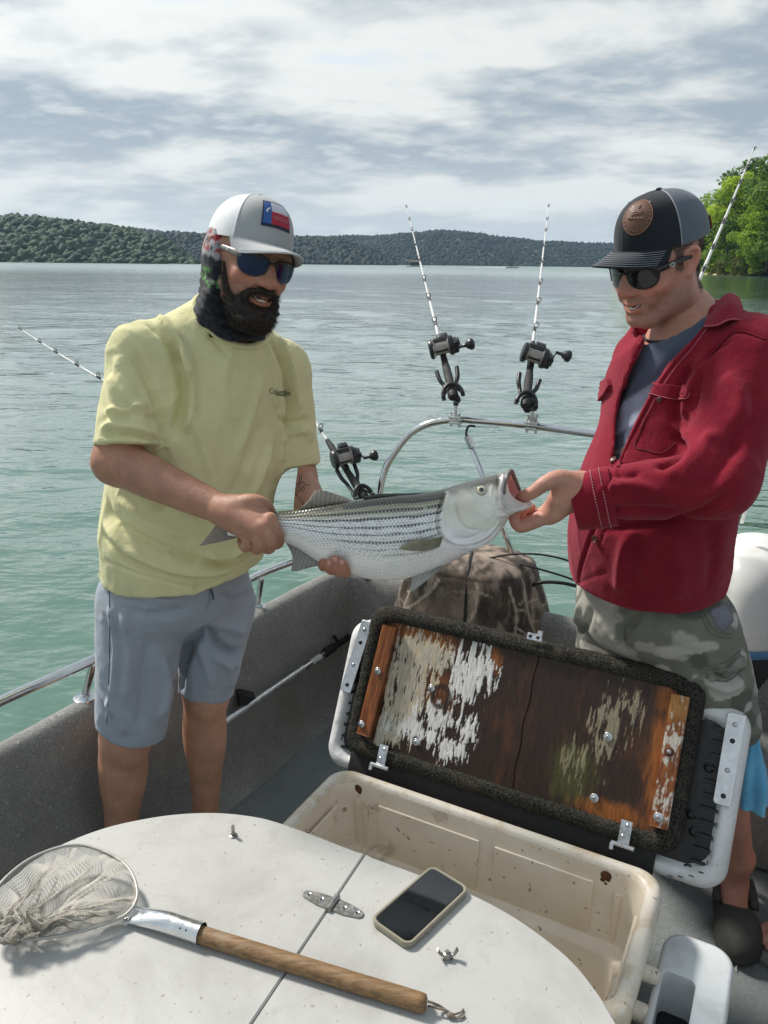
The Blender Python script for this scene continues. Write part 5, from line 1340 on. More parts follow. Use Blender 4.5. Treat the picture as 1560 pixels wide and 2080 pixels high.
        V = (ijk + S / W[:, None]) * s.h + s.lo
        Q = []
        for ax_ in range(3):
            A = np.moveaxis(I, ax_, 0); e = A[:-1] != A[1:]; ins = A[:-1]
            p = np.argwhere(e[:, 1:-1, 1:-1]) + [0, 1, 1]
            if not len(p): continue
            g = np.moveaxis(idx, ax_, 0); u, v, w = p.T
            q = np.stack([g[u, v - 1, w - 1], g[u, v, w - 1], g[u, v, w], g[u, v - 1, w]], 1)
            fl = ~ins[u, v, w]
            if ax_ == 1: fl = ~fl
            q[fl] = q[fl][:, ::-1]; Q.append(q)
        Q = np.concatenate(Q); Q = Q[(Q >= 0).all(1)]
        for _ in range(smooth):
            S = np.zeros_like(V); W = np.zeros(len(V))
            for a in range(4):
                b = (a + 1) % 4; np.add.at(S, Q[:, a], V[Q[:, b]]); np.add.at(W, Q[:, a], 1)
                np.add.at(S, Q[:, b], V[Q[:, a]]); np.add.at(W, Q[:, b], 1)
            V = V * .5 + .5 * S / np.maximum(W, 1)[:, None]
        return V, Q
def polysd(p, poly):
    d = np.full(len(p), 1e9); ins = np.zeros(len(p), bool); n = len(poly)
    for i in range(n):
        a, b = poly[i], poly[(i + 1) % n]; e = b - a; w = p - a; t = np.clip((w @ e) / (e @ e + 1e-9), 0, 1)
        d = np.minimum(d, np.linalg.norm(w - t[:, None] * e, axis=1))
        c = (a[1] > p[:, 1]) != (b[1] > p[:, 1]); x = a[0] + (p[:, 1] - a[1]) / (b[1] - a[1] + 1e-12) * (b[0] - a[0]); ins ^= c & (p[:, 0] < x)
    return np.where(ins, -d, d)
def vnormals(V, Q):
    n = np.zeros_like(V)
    e1 = V[Q[:, 2]] - V[Q[:, 0]]; e2 = V[Q[:, 3 if Q.shape[1] == 4 else 1]] - V[Q[:, 1 if Q.shape[1] == 4 else 0]]
    f = np.cross(e1, e2) if Q.shape[1] == 4 else np.cross(V[Q[:, 1]] - V[Q[:, 0]], V[Q[:, 2]] - V[Q[:, 0]])
    for a in range(Q.shape[1]): np.add.at(n, Q[:, a], f)
    return n / (np.linalg.norm(n, axis=1)[:, None] + 1e-12)
def join(parts):
    V = []; Q = []; o = 0
    for v, q in parts: V.append(v); Q.append(q + o); o += len(v)
    return np.concatenate(V), np.concatenate(Q)
def crease(V, N, f, seed, amp):
    """sharp little cloth wrinkles that run along stretched noise"""
    q = V * np.asarray(f) + seed; w = pn(q * .7 + 3.3); r = (1 - np.abs(pn(q + .35 * w[:, None]))) ** 4
    return V + N * (amp * (r - .3) * sstep(pn(V * 5 + seed), -.25, .35))[:, None]
class Surf:
    """a surface one can find points on by the photograph's pixels"""
    def __init__(s, V, Q): s.t = BVHTree.FromPolygons(V.tolist(), Q.tolist())
    def hit(s, px, py, off=0.0):
        r = unit(ray(px, py)); h = s.t.ray_cast(Vector(CAMP), Vector(r))
        if h[0] is None:
            # nearest point on the silhouette
            p = CAMP + r * 1.7; q = s.t.find_nearest(Vector(p)); return np.array(q[0]), np.array(q[1])
        n = np.array(h[1]); 
        if n @ r > 0: n = -n
        return np.array(h[0]) + n * off, n
    def line(s, pts, off=0.0, n=6):
        pts = catmull(np.array([(x, y, 0) for x, y in pts], float), n); return np.array([s.hit(x, y, off)[0] for x, y, _ in pts])
def pdist(V, line):
    d = np.full(len(V), 1e9)
    for a, b in zip(line[:-1], line[1:]):
        e = b - a; w = V - a; t = np.clip((w @ e) / (e @ e + 1e-12), 0, 1); d = np.minimum(d, np.linalg.norm(w - t[:, None] * e, axis=1))
    return d
def folds(V, Q, fl, gain=1.5):
    """creases and ridges: (pixel line, width, height) with the line ends faded out"""
    S = Surf(V, Q); N = vnormals(V, Q); D = np.zeros(len(V))
    for pts, w, amp in fl:
        L = S.line(pts, n=5); m_ = len(L); d = np.full(len(V), 1e9); tt = np.zeros(len(V))
        for i, (a, b) in enumerate(zip(L[:-1], L[1:])):
            e = b - a; q = V - a; t = np.clip((q @ e) / (e @ e + 1e-12), 0, 1); dd = np.linalg.norm(q - t[:, None] * e, axis=1); k = dd < d; d[k] = dd[k]; tt[k] = (i + t[k]) / (m_ - 1)
        D += gain * amp * np.exp(-(d / w) ** 2) * np.clip(np.minimum(tt, 1 - tt) * 5 + .15, 0, 1)
    return V + N * D[:, None]
def drape(S, poly, off=.0015, th=.0015, rings=7, mb=None, dense=4):
    """a flat patch laid over a surface, outlined in photograph pixels"""
    p = np.asarray(poly, float); q = []
    for i in range(len(p)):
        a, b = p[i], p[(i + 1) % len(p)]; q += [a + (b - a) * t / dense for t in range(dense)]
    q = np.array(q); c = q.mean(0); rows = []
    for k in range(rings):
        f = 1 - k / (rings - 1) * .995; rows.append([S.hit(*(c + (x - c) * f), off=off + (th if k else th * .9)) for x in q])
    top = np.array([[h[0] for h in r] for r in rows]); e = np.array([h[0] - h[1] * (off + th * 1.5) for h in rows[0]])
    mb = mb or MB(); mb.grid(np.concatenate([e[None], top]), cv=True); return mb
def drapeline(S, pts, r=.0008, off=.0003, n=6, mb=None, seg=5, flat=None):
    mb = mb or MB(); mb.tube(S.line(pts, off, n), r, seg); return mb
def sk(name, V, Q, mat, parent, C=None, extra=None):
    me = quadmesh(name, V, Q)
    if C is not None: setcol(me, C)
    return obj(name, me, mat, parent)
def dyaw(yaw, pitch=0.0, roll=0.0):
    """columns right, forward, up: yaw from 'towards the camera' (-Y), positive to the right of the picture"""
    f = np.array([math.sin(yaw), -math.cos(yaw), 0]); up = np.array([0, 0, 1.0]); r = np.cross(f, up)
    M = np.stack([r, f, up], 1)
    return M @ rotm((1, 0, 0), -pitch) @ rotm((0, 1, 0), roll)
SKINM = {}
def skinmat(name, tone, var=.12):
    t = NT(name); c = t.attr(); n = t.noise(18, 5, .6); n2 = t.noise(160, 3, .6)
    c = t.scale(c, t.ss(n, .3, .7, 1 - var, 1 + var)); c = t.scale(c, t.ss(n2, .3, .7, .93, 1.07))
    nm = t.bump(t.noise(420, 3, .6), .0006); nm = t.bump(t.noise(60, 4), .0008, 1, nm)
    return t.done(c, t.ss(n2, .3, .7, .42, .6), 0, nm, Subsurface_Weight=.08, Subsurface_Radius=(.012, .005, .003), Subsurface_Scale=.3, Specular_IOR_Level=.4)
def strands(name, V, N, mask, count, length, width, down, mat, parent, rg, curl=.5):
    """short hairs standing on a surface"""
    w = mask / mask.sum(); i0 = rg.choice(len(V), count, p=w); p = V[i0] + rg.normal(size=(count, 3)) * .0012
    d = N[i0] * .7 + np.asarray(down) * .8 + rg.normal(size=(count, 3)) * curl * .5; d /= np.linalg.norm(d, axis=1)[:, None]
    d2 = d + np.asarray(down) * .7 + rg.normal(size=(count, 3)) * curl * .6; d2 /= np.linalg.norm(d2, axis=1)[:, None]
    ln = length * rg.uniform(.5, 1.3, count)[:, None] * (.45 + .55 * mask[i0] / mask.max())[:, None]; s = np.cross(d, rg.normal(size=(count, 3))); s /= np.linalg.norm(s, axis=1)[:, None]
    a = p - N[i0] * .002; b = a + d * ln * .55; c = b + d2 * ln * .5
    q = np.stack([a - s * width, a + s * width, b + s * width * .8, b - s * width * .8, c], 1); o = np.arange(count)[:, None] * 5
    f4 = o + np.array([0, 1, 2, 3]); f3 = o + np.array([3, 2, 4])
    me = bpy.data.meshes.new(name); me.from_pydata(q.reshape(-1, 3).tolist(), [], f4.tolist() + f3.tolist()); me.update()
    tone = np.repeat(rg.uniform(.6, 1.5, count), 5); setcol(me, np.stack([tone] * 3, 1))
    return tag(obj(name, me, mat, parent), None, None, kind='stuff')
# ================================================================ heads, caps, glasses (head axes: x right, y forward, z up; 0 = between the eyes' level and the ears)
def head_mesh(M, c, scale=1.0, smile=1.0, wide=1.0, jaw=1.0, h=.0027, neck=None, teeth=True):
    """returns world V,Q and local L coordinates"""
    f = Field((-.115, -.14, -.235), (.115, .16, .15), h); k = .018
    f.ell((0, -.012, .036), (.0765 * wide, .098, .092), k=k)
    f.ell((0, .030, -.010), (.066 * wide, .068, .080), k=.03)
    f.ell((0, .046, -.064), (.052 * wide, .050, .055), k=.03)
    f.cone((-.052 * jaw, .008, -.070), (-.022, .070, -.108), .020, .017, .025); f.cone((.052 * jaw, .008, -.070), (.022, .070, -.108), .020, .017, .025)
    f.cone((-.060 * jaw, -.005, -.03), (-.052 * jaw, .008, -.072), .017, .019, .02); f.cone((.060 * jaw, -.005, -.03), (.052 * jaw, .008, -.072), .017, .019, .02)
    f.cone((-.014, .076, -.106), (.014, .076, -.106), .0165, .0165, .018)          # chin
    f.cone((-.045, .080, .024), (.045, .080, .024), .015, .015, .02)               # brow
    for s in (-1, 1):
        f.ell((s * .044, .069, -.032), (.022, .022, .019), k=.018)                   # cheek
        f.ell((s * .031, .098, -.002), (.017, .012, .012), k=.012, sub=True)
        f.ell((s * .031, .084, -.003), (.0135, .0125, .012), k=.006)                 # eye
        f.cone((s * .022, .098, -.022), (s * .040, .080, -.060), .0095, .010, .014)  # smile fold
    f.cone((0, .096, .010), (0, .119, -.029), .0095, .0130, .012)                    # nose
    f.cone((0, .112, -.034), (0, .098, -.040), .0115, .009, .01)
    for s in (-1, 1): f.ell((s * .0145, .103, -.036), (.0088, .0125, .0080), k=.007); f.ell((s * .0075, .107, -.0445), (.0038, .0055, .0035), k=.003, sub=True)
    f.ell((0, .083, -.072), (.030, .022, .024), k=.014)                              # muzzle
    up = [(-.027, .083, -.0615 + .004 * smile), (-.012, .0995, -.0640), (0, .1020, -.0640), (.012, .0995, -.0640), (.027, .083, -.0615 + .004 * smile)]
    lo = [(-.025, .083, -.0645 + .003 * smile), (-.012, .0970, -.0800), (0, .1005, -.0822), (.012, .0970, -.0800), (.025, .083, -.0645 + .003 * smile)]
    f.chain(catmull(up, 4), np.interp(np.linspace(0, 1, 17), [0, .5, 1], [.003, .0052, .003]), .006); f.chain(catmull(lo, 4), np.interp(np.linspace(0, 1, 17), [0, .5, 1], [.003, .0052, .003]), .006)
    mid = [(-.030, .084, -.0595 + .004 * smile), (-.014, .102, -.0710), (0, .106, -.0735), (.014, .102, -.0710), (.030, .084, -.0595 + .004 * smile)]
    f.chain(catmull(mid, 4), np.interp(np.linspace(0, 1, 17), [0, .5, 1], [.0020, .0054 if teeth else .0022, .0020]), .003, sub=True)
    f.cone((-.016, .098, -.0925), (.016, .098, -.0925), .005, .005, .012, sub=True)
    for s in (-1, 1):                                                                # ears
        e = [(s * .0755 * wide, .006, .018), (s * .083 * wide, -.006, .027), (s * .087 * wide, -.020, .022), (s * .086 * wide, -.022, .002), (s * .081 * wide, -.010, -.016), (s * .076 * wide, .000, -.028)]
        f.chain(catmull(e, 3), np.linspace(.0055, .0060, 16), .004); f.ell((s * .076 * wide, -.007, .002), (.008, .013, .024), k=.008); f.ell((s * .086 * wide, -.006, .003), (.006, .0075, .014), k=.005, sub=True)
        f.ell((s * .0775 * wide, .0015, -.026), (.005, .006, .008), k=.006)
    if neck is not None: f.chain(neck[0], neck[1], .03)
    else: f.chain([(0, -.022, -.05), (0, -.035, -.13), (0, -.045, -.23)], [.058, .058, .062], .03)
    V, Q = f.mesh(1); return (V * scale) @ M.T + c, Q, V
def facecolor(L, base, redness, stubble=None):
    C = np.asarray(base) * np.ones((len(L), 1)); x, y, z = L.T
    def m(c, r): return np.exp(-(((x - c[0]) / r[0]) ** 2 + ((y - c[1]) / r[1]) ** 2 + ((z - c[2]) / r[2]) ** 2))
    rd = m((.048, .07, -.03), (.026, .04, .022)) + m((-.048, .07, -.03), (.026, .04, .022)) + m((0, .115, -.032), (.016, .02, .016)) + .6 * m((.085, -.01, 0), (.02, .03, .035)) + .6 * m((-.085, -.01, 0), (.02, .03, .035))
    C = lerp(C, np.asarray(base) * [1.12, .74, .70], np.clip(rd * redness, 0, 1)[:, None])
    lip = sstep(y, .088, .094) * sstep(np.abs(z + .0725 - .10 * np.abs(x)), .0145, .010) * sstep(np.abs(x), .028, .020); C = lerp(C, np.asarray(base) * [.86, .60, .58], (lip * .8)[:, None])
    mo = sstep(y, .075, .09) * sstep(np.abs(z + .0715 - .22 * np.abs(x)), .0045, .0028) * sstep(np.abs(x), .027, .022); C = lerp(C, np.array([.05, .012, .01]), (mo * .9)[:, None])
    if stubble is not None:
        s = sstep(z, -.030, -.055) * sstep(y, -.02, .01) * (1 - lip) * sstep(z, -.135, -.11); s = s + .7 * sstep(np.abs(z + .052), .010, .004) * sstep(y, .088, .098) * sstep(np.abs(x), .036, .025)
        n = pn(L * 500); C = lerp(C, np.asarray(stubble), (np.clip(s, 0, 1) * (.34 + .22 * n))[:, None])
    return C
def teeth(M, c, scale, parent, name='teeth'):
    mb = MB(); pts = catmull([(-.026, .0875, -.0590), (-.013, .0995, -.0675), (0, .1030, -.0695), (.013, .0995, -.0675), (.026, .0875, -.0590)], 5); rows = []
    for z in (.0065, .003, -.003, -.0052): rows.append((np.array(pts) + [0, -abs(z) * .15, z]) * scale @ M.T + c)
    mb.grid(np.array(rows)); return obj(name, mb, pmat('enamel', (.72, .68, .60), .25, var=.05, vs=200), parent, 180)
def cap_point(az, t, prm):
    """az from the front, t 0 rim .. 1 top"""
    rx, ry, H, cy, cz = prm; fr = np.maximum(np.cos(az), 0) ** 1.5
    e = 2.25 + .55 * fr; th = t * np.pi / 2
    cr = np.abs(np.cos(th)) ** (2 / e); sr = np.abs(np.sin(th)) ** (2 / e)
    z = cz + (H + .010 * fr * (1 - t)) * sr - .006 * (1 - t) * (1 - fr)
    return np.stack([np.sin(az) * rx * cr, cy + np.cos(az) * ry * cr - .006 * fr * sr, z], -1)
def cap(M, c, scale, parent, prm, mats, tilt, brim_len=.078, brim_curve=5.2, seam=1.12, stitch=None):
    """tilt: brim pitch. mats: front, back, brim"""
    T = lambda A: (np.asarray(A).reshape(-1, 3) * scale) @ (M @ rotm((1, 0, 0), -tilt)).T + c
    root = bpy.data.objects.new('cap', None); root.parent = parent; COL.objects.link(root)
    def panel(name, a0, a1, mat, na=60, nt_=30, off=0.0):
        A = np.array([[cap_point(a, t, prm) for t in np.linspace(0, 1, nt_)] for a in np.linspace(a0, a1, na)]); cen = np.array([0, prm[3], prm[4]])
        dirs = A - cen; dirs /= np.linalg.norm(dirs, axis=2)[..., None] + 1e-9; B = A + dirs * off; In = A - dirs * .0022
        m_ = MB(); m_.grid(T(B).reshape(na, nt_, 3), flip=True); m_.grid(T(In).reshape(na, nt_, 3)); 
        m_.grid(T(np.stack([B[:, 0], In[:, 0]], 1)).reshape(na, 2, 3)); return obj(name, m_, mat, root, 60)
    panel('front_panel', -seam, seam, mats[0], off=.0006); panel('mesh_panel', seam, 2 * np.pi - seam, mats[1], 80)
    for a in (-seam, seam, 0.0):
        m_ = MB(); L = np.array([cap_point(a, t, prm) for t in np.linspace(0, 1, 24)]); cen = np.array([0, prm[3], prm[4]]); d = L - cen; d /= np.linalg.norm(d, axis=1)[:, None]
        if a == 0.0: m_.tube(T(L + d * .0006), .0006 * scale, 5)
        else: m_.tube(T(L + d * .0008), .0016 * scale, 6)
        obj('seam', m_, mats[0] if a == 0 else mats[3], root, 180)
    m_ = MB(); m_.ball(T([[0, prm[3], prm[4] + prm[2] + .001]])[0], (.007, .007, .004), 12, 8); obj('button', m_, mats[2], root, 180)
    if stitch:
        for a in (-.55, .55): m_ = MB(); p = T([cap_point(a, .62, prm) * 1.0])[0]; m_.ball(p, .0028, 10, 6); obj('eyelet', m_, mats[3], root, 180)
    # brim
    na, nr = 50, 16; az = np.linspace(-1.12, 1.12, na); rows = []
    def bp(a, s, dz=0.0):
        base = cap_point(a, 0.0, prm); outx = np.sin(a * .86) * (prm[0] * 1.03); L = brim_len * max(math.cos(a * 1.36), 0) ** .55
        x = lerp(base[0], outx, s); y = base[1] + L * s; z = base[2] - brim_curve * x * x * (.35 + .65 * s) + .002 - .10 * L * s + dz
        z += brim_curve * base[0] ** 2 * .35 * (1 - s)
        return np.array([x, y + .0015, z])
    up = np.array([[bp(a, s) for s in np.linspace(0, 1, nr)] for a in az]); dn = np.array([[bp(a, s, -.0036) for s in np.linspace(0, 1, nr)] for a in az])
    m_ = MB(); m_.grid(T(up).reshape(na, nr, 3), flip=True); m_.grid(T(dn).reshape(na, nr, 3)); m_.grid(T(np.stack([up[:, -1], dn[:, -1]], 1)).reshape(na, 2, 3), flip=True)
    obj('brim', m_, mats[2], root, 50)
    for s in (np.linspace(.18, .93, 7) if stitch else (.90,)):
        m_ = MB(); m_.tube(T(np.array([bp(a, s, .0003) for a in az[2:-2]])), .0006 * scale, 5); obj('brim_stitch', m_, mats[3], root, 180)
    return root, T
def capspot(T, prm, az, t, off=.002):
    p = cap_point(az, t, prm); cen = np.array([0, prm[3], prm[4]]); d = unit(p - cen); return T([p + d * off])[0]
def glasses(M, c, scale, parent, lensmat, framemat, armmat, y0=.108, tilt=0.0, thin=.0024):
    T = lambda A: (np.asarray(A).reshape(-1, 3) * scale) @ (M @ rotm((1, 0, 0), tilt)).T + c
    root = bpy.data.objects.new('sunglasses', None); root.parent = parent; COL.objects.link(root)
    ysurf = lambda x, z: y0 - 6.3 * x * x - .9 * z * z
    out = np.array([(.0100, .012), (.022, .0165), (.040, .0180), (.059, .0160), (.0685, .0105), (.0695, .000), (.0655, -.0145), (.055, -.0235), (.036, -.0255), (.021, -.0195), (.0120, -.008)])
    O = catmull(np.concatenate([out, np.zeros((len(out), 1))], 1), 5, True)[:, :2]; c0 = O.mean(0)
    for s in (-1, 1):
        rows = [[(s * q[0], ysurf(q[0], q[1]), q[1]) for q in c0 + (O - c0) * k] for k in (1, .8, .6, .4, .2, .02)]
        m_ = MB(); A = T(np.array(rows)).reshape(6, len(O), 3); m_.grid(A, cv=True, flip=s > 0); B = A - (M @ np.array([0, .0018, 0])) * scale; m_.grid(B, cv=True, flip=s < 0); m_.grid(np.stack([A[0], B[0]]), cv=True, flip=s < 0)
        lens = obj('lens', m_, lensmat, root, 60)
        m_ = MB(); loop = np.array([(s * q[0], ysurf(q[0], q[1]) - .0005, q[1]) for q in O]); loop = np.concatenate([loop, loop[:1]])
        th = np.interp(loop[:, 2], [-.023, .0, .012, .017], [thin * .6, thin * .7, thin * 1.0, thin * 1.35]); m_.tube(T(loop), th * scale, 8, cap=False); obj('rim', m_, framemat, root, 180)
        a = [(s * .066, ysurf(.066, 0) + .000, .0085), (s * .0715, .068, .010), (s * .0755, .045, .011), (s * .078, .012, .011), (s * .079, -.008, .008)]
        m_ = MB(); m_.tube(T(catmull(a, 6)), np.array([.0050, .0068, .0060, .0050, .0038]) * scale, 10, flat=.55, up=M @ np.array([0, 0, 1.0]) * 0 + (M @ np.array([1.0, 0, 0]))); obj('temple', m_, armmat, root, 180)
    br = MB(); br.tube(T(catmull([(-.0115, ysurf(.0115, 0) , .008), (0, y0 + .001, .0095), (.0115, ysurf(.0115, 0), .008)], 5)), .0032 * scale, 8); obj('bridge', br, framemat, root, 180)
    return root, T
# ================================================================ bearded man in the yellow shirt
def fabric(name, col, var=.08, rough=.85, sc=900, bump=.0004, big=.0012, sheen=.15, attr=False):
    t = NT(name); base = t.attr() if attr else tuple(col); n = t.noise(9, 4, .6); w = t.noise(sc, 2, .5)
    c = t.scale(base if attr else t.mix(0, base, base), t.ss(n, .3, .7, 1 - var, 1 + var)); c = t.scale(c, t.ss(w, .3, .7, .92, 1.08))
    nm = t.bump(w, bump); nm = t.bump(t.noise(34, 4, .55), big, 1, nm)
    return t.done(c, rough, 0, nm, Sheen_Weight=sheen, Specular_IOR_Level=.2)
def man():
    base = onz(340, 1760, 0.0)
    root = thing('person', (base[0], base[1], 0), 'bearded man in pale yellow T-shirt and grey shorts holding the fish tail', 'person')
    F = np.array([.57, -.82, 0]); Lf = np.array([.82, .57, 0]); UP = np.array([0, 0, 1.0]); RB = np.stack([-Lf, F, UP], 1)
    tan = np.array([0.50, 0.270, 0.175]); arm = np.array([0.395, 0.197, 0.130])
    # key points
    pel = P(360, 1185, 1.80); waist = P(370, 1060, 1.79); chest = P(425, 815, 1.79); nb = P(452, 655, 1.775)
    shR = P(285, 728, 1.69); shL = P(572, 750, 1.90)
    elR = P(236, 938, 1.60); wrR = P(455, 1037, 1.47)
    elL = P(597, 968, 1.86); wrL = P(664, 1112, 1.60)
    hipR = P(288, 1235, 1.755); knR = P(256, 1490, 1.735); anR = P(243, 1712, 1.775)
    hipL = P(440, 1225, 1.87); knL = P(418, 1400, 1.86); anL = P(418, 1668, 1.93)
    # ---- body: arms with hands fine, legs, and the hidden trunk coarse, all one mesh
    def arms(f):
        f.chain([shR, lerp(shR, elR, .5), elR], [.055, .050, .0435], .03)
        f.chain([elR, lerp(elR, wrR, .28), lerp(elR, wrR, .7), wrR], [.0435, .0445, .0355, .0285], .03)
        MC = [P(549, 1056, 1.432), P(537, 1072, 1.417), P(517, 1081, 1.419), P(497, 1082, 1.430)]
        for k, m_ in enumerate(MC):
            f.cone(lerp(wrR, m_, .05) , m_, .0240, .0135 - .0008 * k, .015); 
        f.cone(lerp(wrR, MC[1], .3), lerp(MC[1], MC[2], .5), .027, .018, .02)
        fin = [[(562, 1083, 1.420), (565, 1101, 1.440), (556, 1105, 1.475), (545, 1096, 1.492)], [(551, 1099, 1.402), (547, 1113, 1.428), (538, 1112, 1.468), (528, 1100, 1.488)], [(528, 1104, 1.405), (524, 1114, 1.430), (515, 1112, 1.466), (508, 1100, 1.485)], [(504, 1101, 1.420), (500, 1111, 1.438), (494, 1108, 1.465), (490, 1098, 1.480)]]
        for k, ch in enumerate(fin):
            r = .0118 - (.0012 if k == 3 else 0); pts = [MC[k]] + [P(*q) for q in ch]; f.chain(pts, [r * 1.10, r * 1.04, r, r * .92, r * .8], .0022)
            f.ell(MC[k] + [0, -.005, .005], (.0100, .0100, .0100), k=.008)
        th = [P(480, 1030, 1.462), P(512, 1020, 1.452), P(538, 1026, 1.458), P(549, 1044, 1.487), P(545, 1056, 1.500)]
        f.chain(th, [.023, .0165, .0128, .0118, .0098], .012)
        # left arm and the hand under the belly
        f.chain([shL, lerp(shL, elL, .5), elL], [.058, .055, .050], .03); f.chain([elL, lerp(elL, wrL, .3), lerp(elL, wrL, .72), wrL], [.0480, .0470, .0365, .0305], .03)
        MC = [P(697, 1146, 1.540), P(684, 1146, 1.542), P(672, 1142, 1.545), P(661, 1136, 1.55)]
        for k, m_ in enumerate(MC): f.cone(wrL, m_, .024, .0125, .015)
        fin = [[(701, 1160, 1.495), (703, 1163, 1.450), (699, 1156, 1.418), (695, 1143, 1.407)], [(686, 1158, 1.497), (687, 1161, 1.452), (684, 1152, 1.419), (681, 1136, 1.409)], [(672, 1154, 1.500), (672, 1157, 1.456), (669, 1150, 1.426), (669, 1143, 1.417)], [(659, 1147, 1.51), (657, 1150, 1.47), (655, 1147, 1.444), (658, 1141, 1.434)]]
        for k, ch in enumerate(fin): f.chain([MC[k]] + [P(*q) for q in ch], [.0120, .0112, .0106, .0100 - .001 * (k == 3), .0082], .0022)
        f.chain([lerp(wrL, MC[0], .3), P(715, 1135, 1.56), P(735, 1125, 1.555)], [.02, .0125, .0095], .012)
    fa = Field(np.minimum(elR, wrR) - .08, np.maximum(elR, P(565, 1040, 1.52)) + [.03, .05, .16], .0026); arms(fa)
    fb = Field(P(560, 1180, 1.40) - [0, .02, .04], P(700, 920, 1.95) + [.08, .02, .0], .003); arms(fb)
    def trunk(f):
        f.ell(chest + [0, 0, -.03], (.165, .105, .20), RB, .05); f.ell(waist, (.165, .125, .16), RB, .08); f.ell(pel, (.165, .120, .13), RB, .06)
        f.cone(lerp(nb, chest, .2), nb + [0, 0, .05], .075, .058, .05); f.cone(shR, shL, .05, .05, .05)
        f.cone(shR, lerp(shR, elR, .62), .052, .050, .03); f.cone(shL, lerp(shL, elL, .62), .052, .050, .03)
    ft = Field(np.array([-.80, 1.30, .70]), np.array([.05, 2.10, 1.55]), .010); trunk(ft)
    def legs(f):
        f.chain([hipR, lerp(hipR, knR, .55), knR], [.066, .056, .052], .05); f.chain([knR, lerp(knR, anR, .30), lerp(knR, anR, .62), anR], [.0520, .0570, .0470, .0370], .05)
        f.chain([hipL, lerp(hipL, knL, .55), knL], [.064, .052, .050], .05); f.chain([knL, lerp(knL, anL, .30), lerp(knL, anL, .62), anL], [.0500, .0530, .0440, .0345], .05)
        for kn, an in ((knR, anR), (knL, anL)):
            f.ell(kn + F * .026 + [0, 0, -.01], (.034, .026, .045), RB, .04); f.ell(lerp(kn, an, .3) - F * .018, (.040, .034, .10), RB, .05)
            hl = np.array([an[0], an[1], .035]) - F * .02; to = np.array([an[0], an[1], .026]) + F * .17
            f.cone(an, hl, .034, .034, .03); f.cone(hl, lerp(hl, to, .55) + [0, 0, .006], .034, .031, .03, flat=(UP, .85)); f.cone(lerp(hl, to, .5), to, .034, .026, .03, flat=(UP, .6))
            for j in range(5): q = to + Lf * (.030 - .015 * j) * (1 if kn is knL else 1) - F * (.012 * abs(j - 1.2)); f.cone(q - F * .02, q + F * .018, .0105, .0088, .006)
    fl = Field(np.array([-.86, 1.50, -.01]), np.array([-.25, 2.15, .86]), .006); legs(fl)
    # head
    HM = dyaw(rad(37), rad(10), rad(-13)); hc = P(504, 526, 1.715); hs = .915
    Vh, Qh, Lh = head_mesh(HM, hc, hs, 1.2, 1.0, 1.02, neck=([(0, -.022, -.05), tuple(HM.T @ (lerp(hc, nb, .7) - hc) / hs), tuple(HM.T @ (nb - hc - [0, 0, .02]) / hs)], [.058, .06, .064]))
    parts = []; cols = []
    for fld, sm in ((ft, 2), (fa, 1), (fb, 1), (fl, 2)):
        if fld is ft: fld.offset(.022)
        v, q = fld.mesh(sm)
        if fld is ft:   # trunk keeps only what lies under the shirt
            pass
        parts.append((v, q)); c = np.where(np.arange(3) >= 0, arm if fld is not fl else tan, 0) * np.ones((len(v), 1))
        if fld in (fa, fb):
            n = fbm(v * 16, 3); c = c * (1 + .10 * n[:, None]); d = np.min([np.linalg.norm(v - P(*q_), axis=1) for q_ in ((565, 1101, 1.44), (547, 1113, 1.428), (524, 1114, 1.43), (695, 1144, 1.408), (681, 1137, 1.41), (669, 1143, 1.417), (658, 1142, 1.434))], 0)
            c = lerp(c, np.array([.42, .155, .105]), (.6 * np.exp(-(d / .016) ** 2))[:, None])
        else: c = c * (1 + .06 * fbm(v * 9, 3)[:, None])
        cols.append(c)
    parts.append((Vh, Qh)); cols.append(facecolor(Lh, (0.43, 0.222, 0.152), .9))
    V, Q = join(parts); body = sk('body', V, Q, skinmat('skin_tan', tan), root, np.concatenate(cols))
    SB = Surf(V, Q)
    # nails on the fingers under the belly
    nailm = pmat('nail', (.52, .26, .21), .3, var=.05)
    for x, y in ((695, 1143), (681, 1137), (669, 1144)):
        try:
            m_ = drape(SB, [(x - 3.6, y - 5), (x + 3.6, y - 5), (x + 3.8, y + 3), (x, y + 5), (x - 3.8, y + 3)], .0002, .0005, 4); obj('fingernail', m_, nailm, body, 180)
        except Exception: pass
    # tattoo lines on the left arm
    ink = pmat('tattoo_ink', (.045, .03, .03), .6, var=.1)
    m_ = MB()
    for pts in (((578, 998), (584, 986), (596, 981), (607, 984)), ((582, 1004), (590, 992), (600, 988)), ((590, 1006), (594, 996), (602, 990), (610, 982), (613, 964)), ((606, 984), (609, 972), (606, 962)), ((607, 984), (616, 980), (622, 986), (630, 984)), ((592, 1004), (600, 1001), (608, 998), (614, 990)), ((602, 992), (605, 996), (609, 992), (606, 989)), ((600, 1006), (606, 1004)), ((612, 986), (619, 992), (613, 998))):
        m_.tube(SB.line(pts, .0002, 5), .00085, 5)
    obj('tattoo', m_, ink, body, 180)
    teeth(HM, hc, hs, body)
    # ---- shirt
    def shirtf(f, thick=0.0):
        f.ell(chest + [0, 0, -.02], (.190, .128, .215), RB, .05); f.ell(lerp(chest, waist, .6) + F * .012, (.190, .150, .20), RB, .08); f.ell(waist + F * .018 + [0, 0, -.02], (.186, .152, .17), RB, .08)
        f.cone(waist + [0, 0, -.06], pel + [0, 0, .015], .170, .176, .06, flat=(F, .84))
        f.cone(lerp(chest, nb, .55), nb + [0, 0, -.02], .10, .078, .08, flat=(F, .9))
        f.cone(nb + [0, 0, -.055], shR + [0, 0, .006], .070, .060, .05); f.cone(nb + [0, 0, -.055], shL + [0, 0, .0], .070, .060, .05)
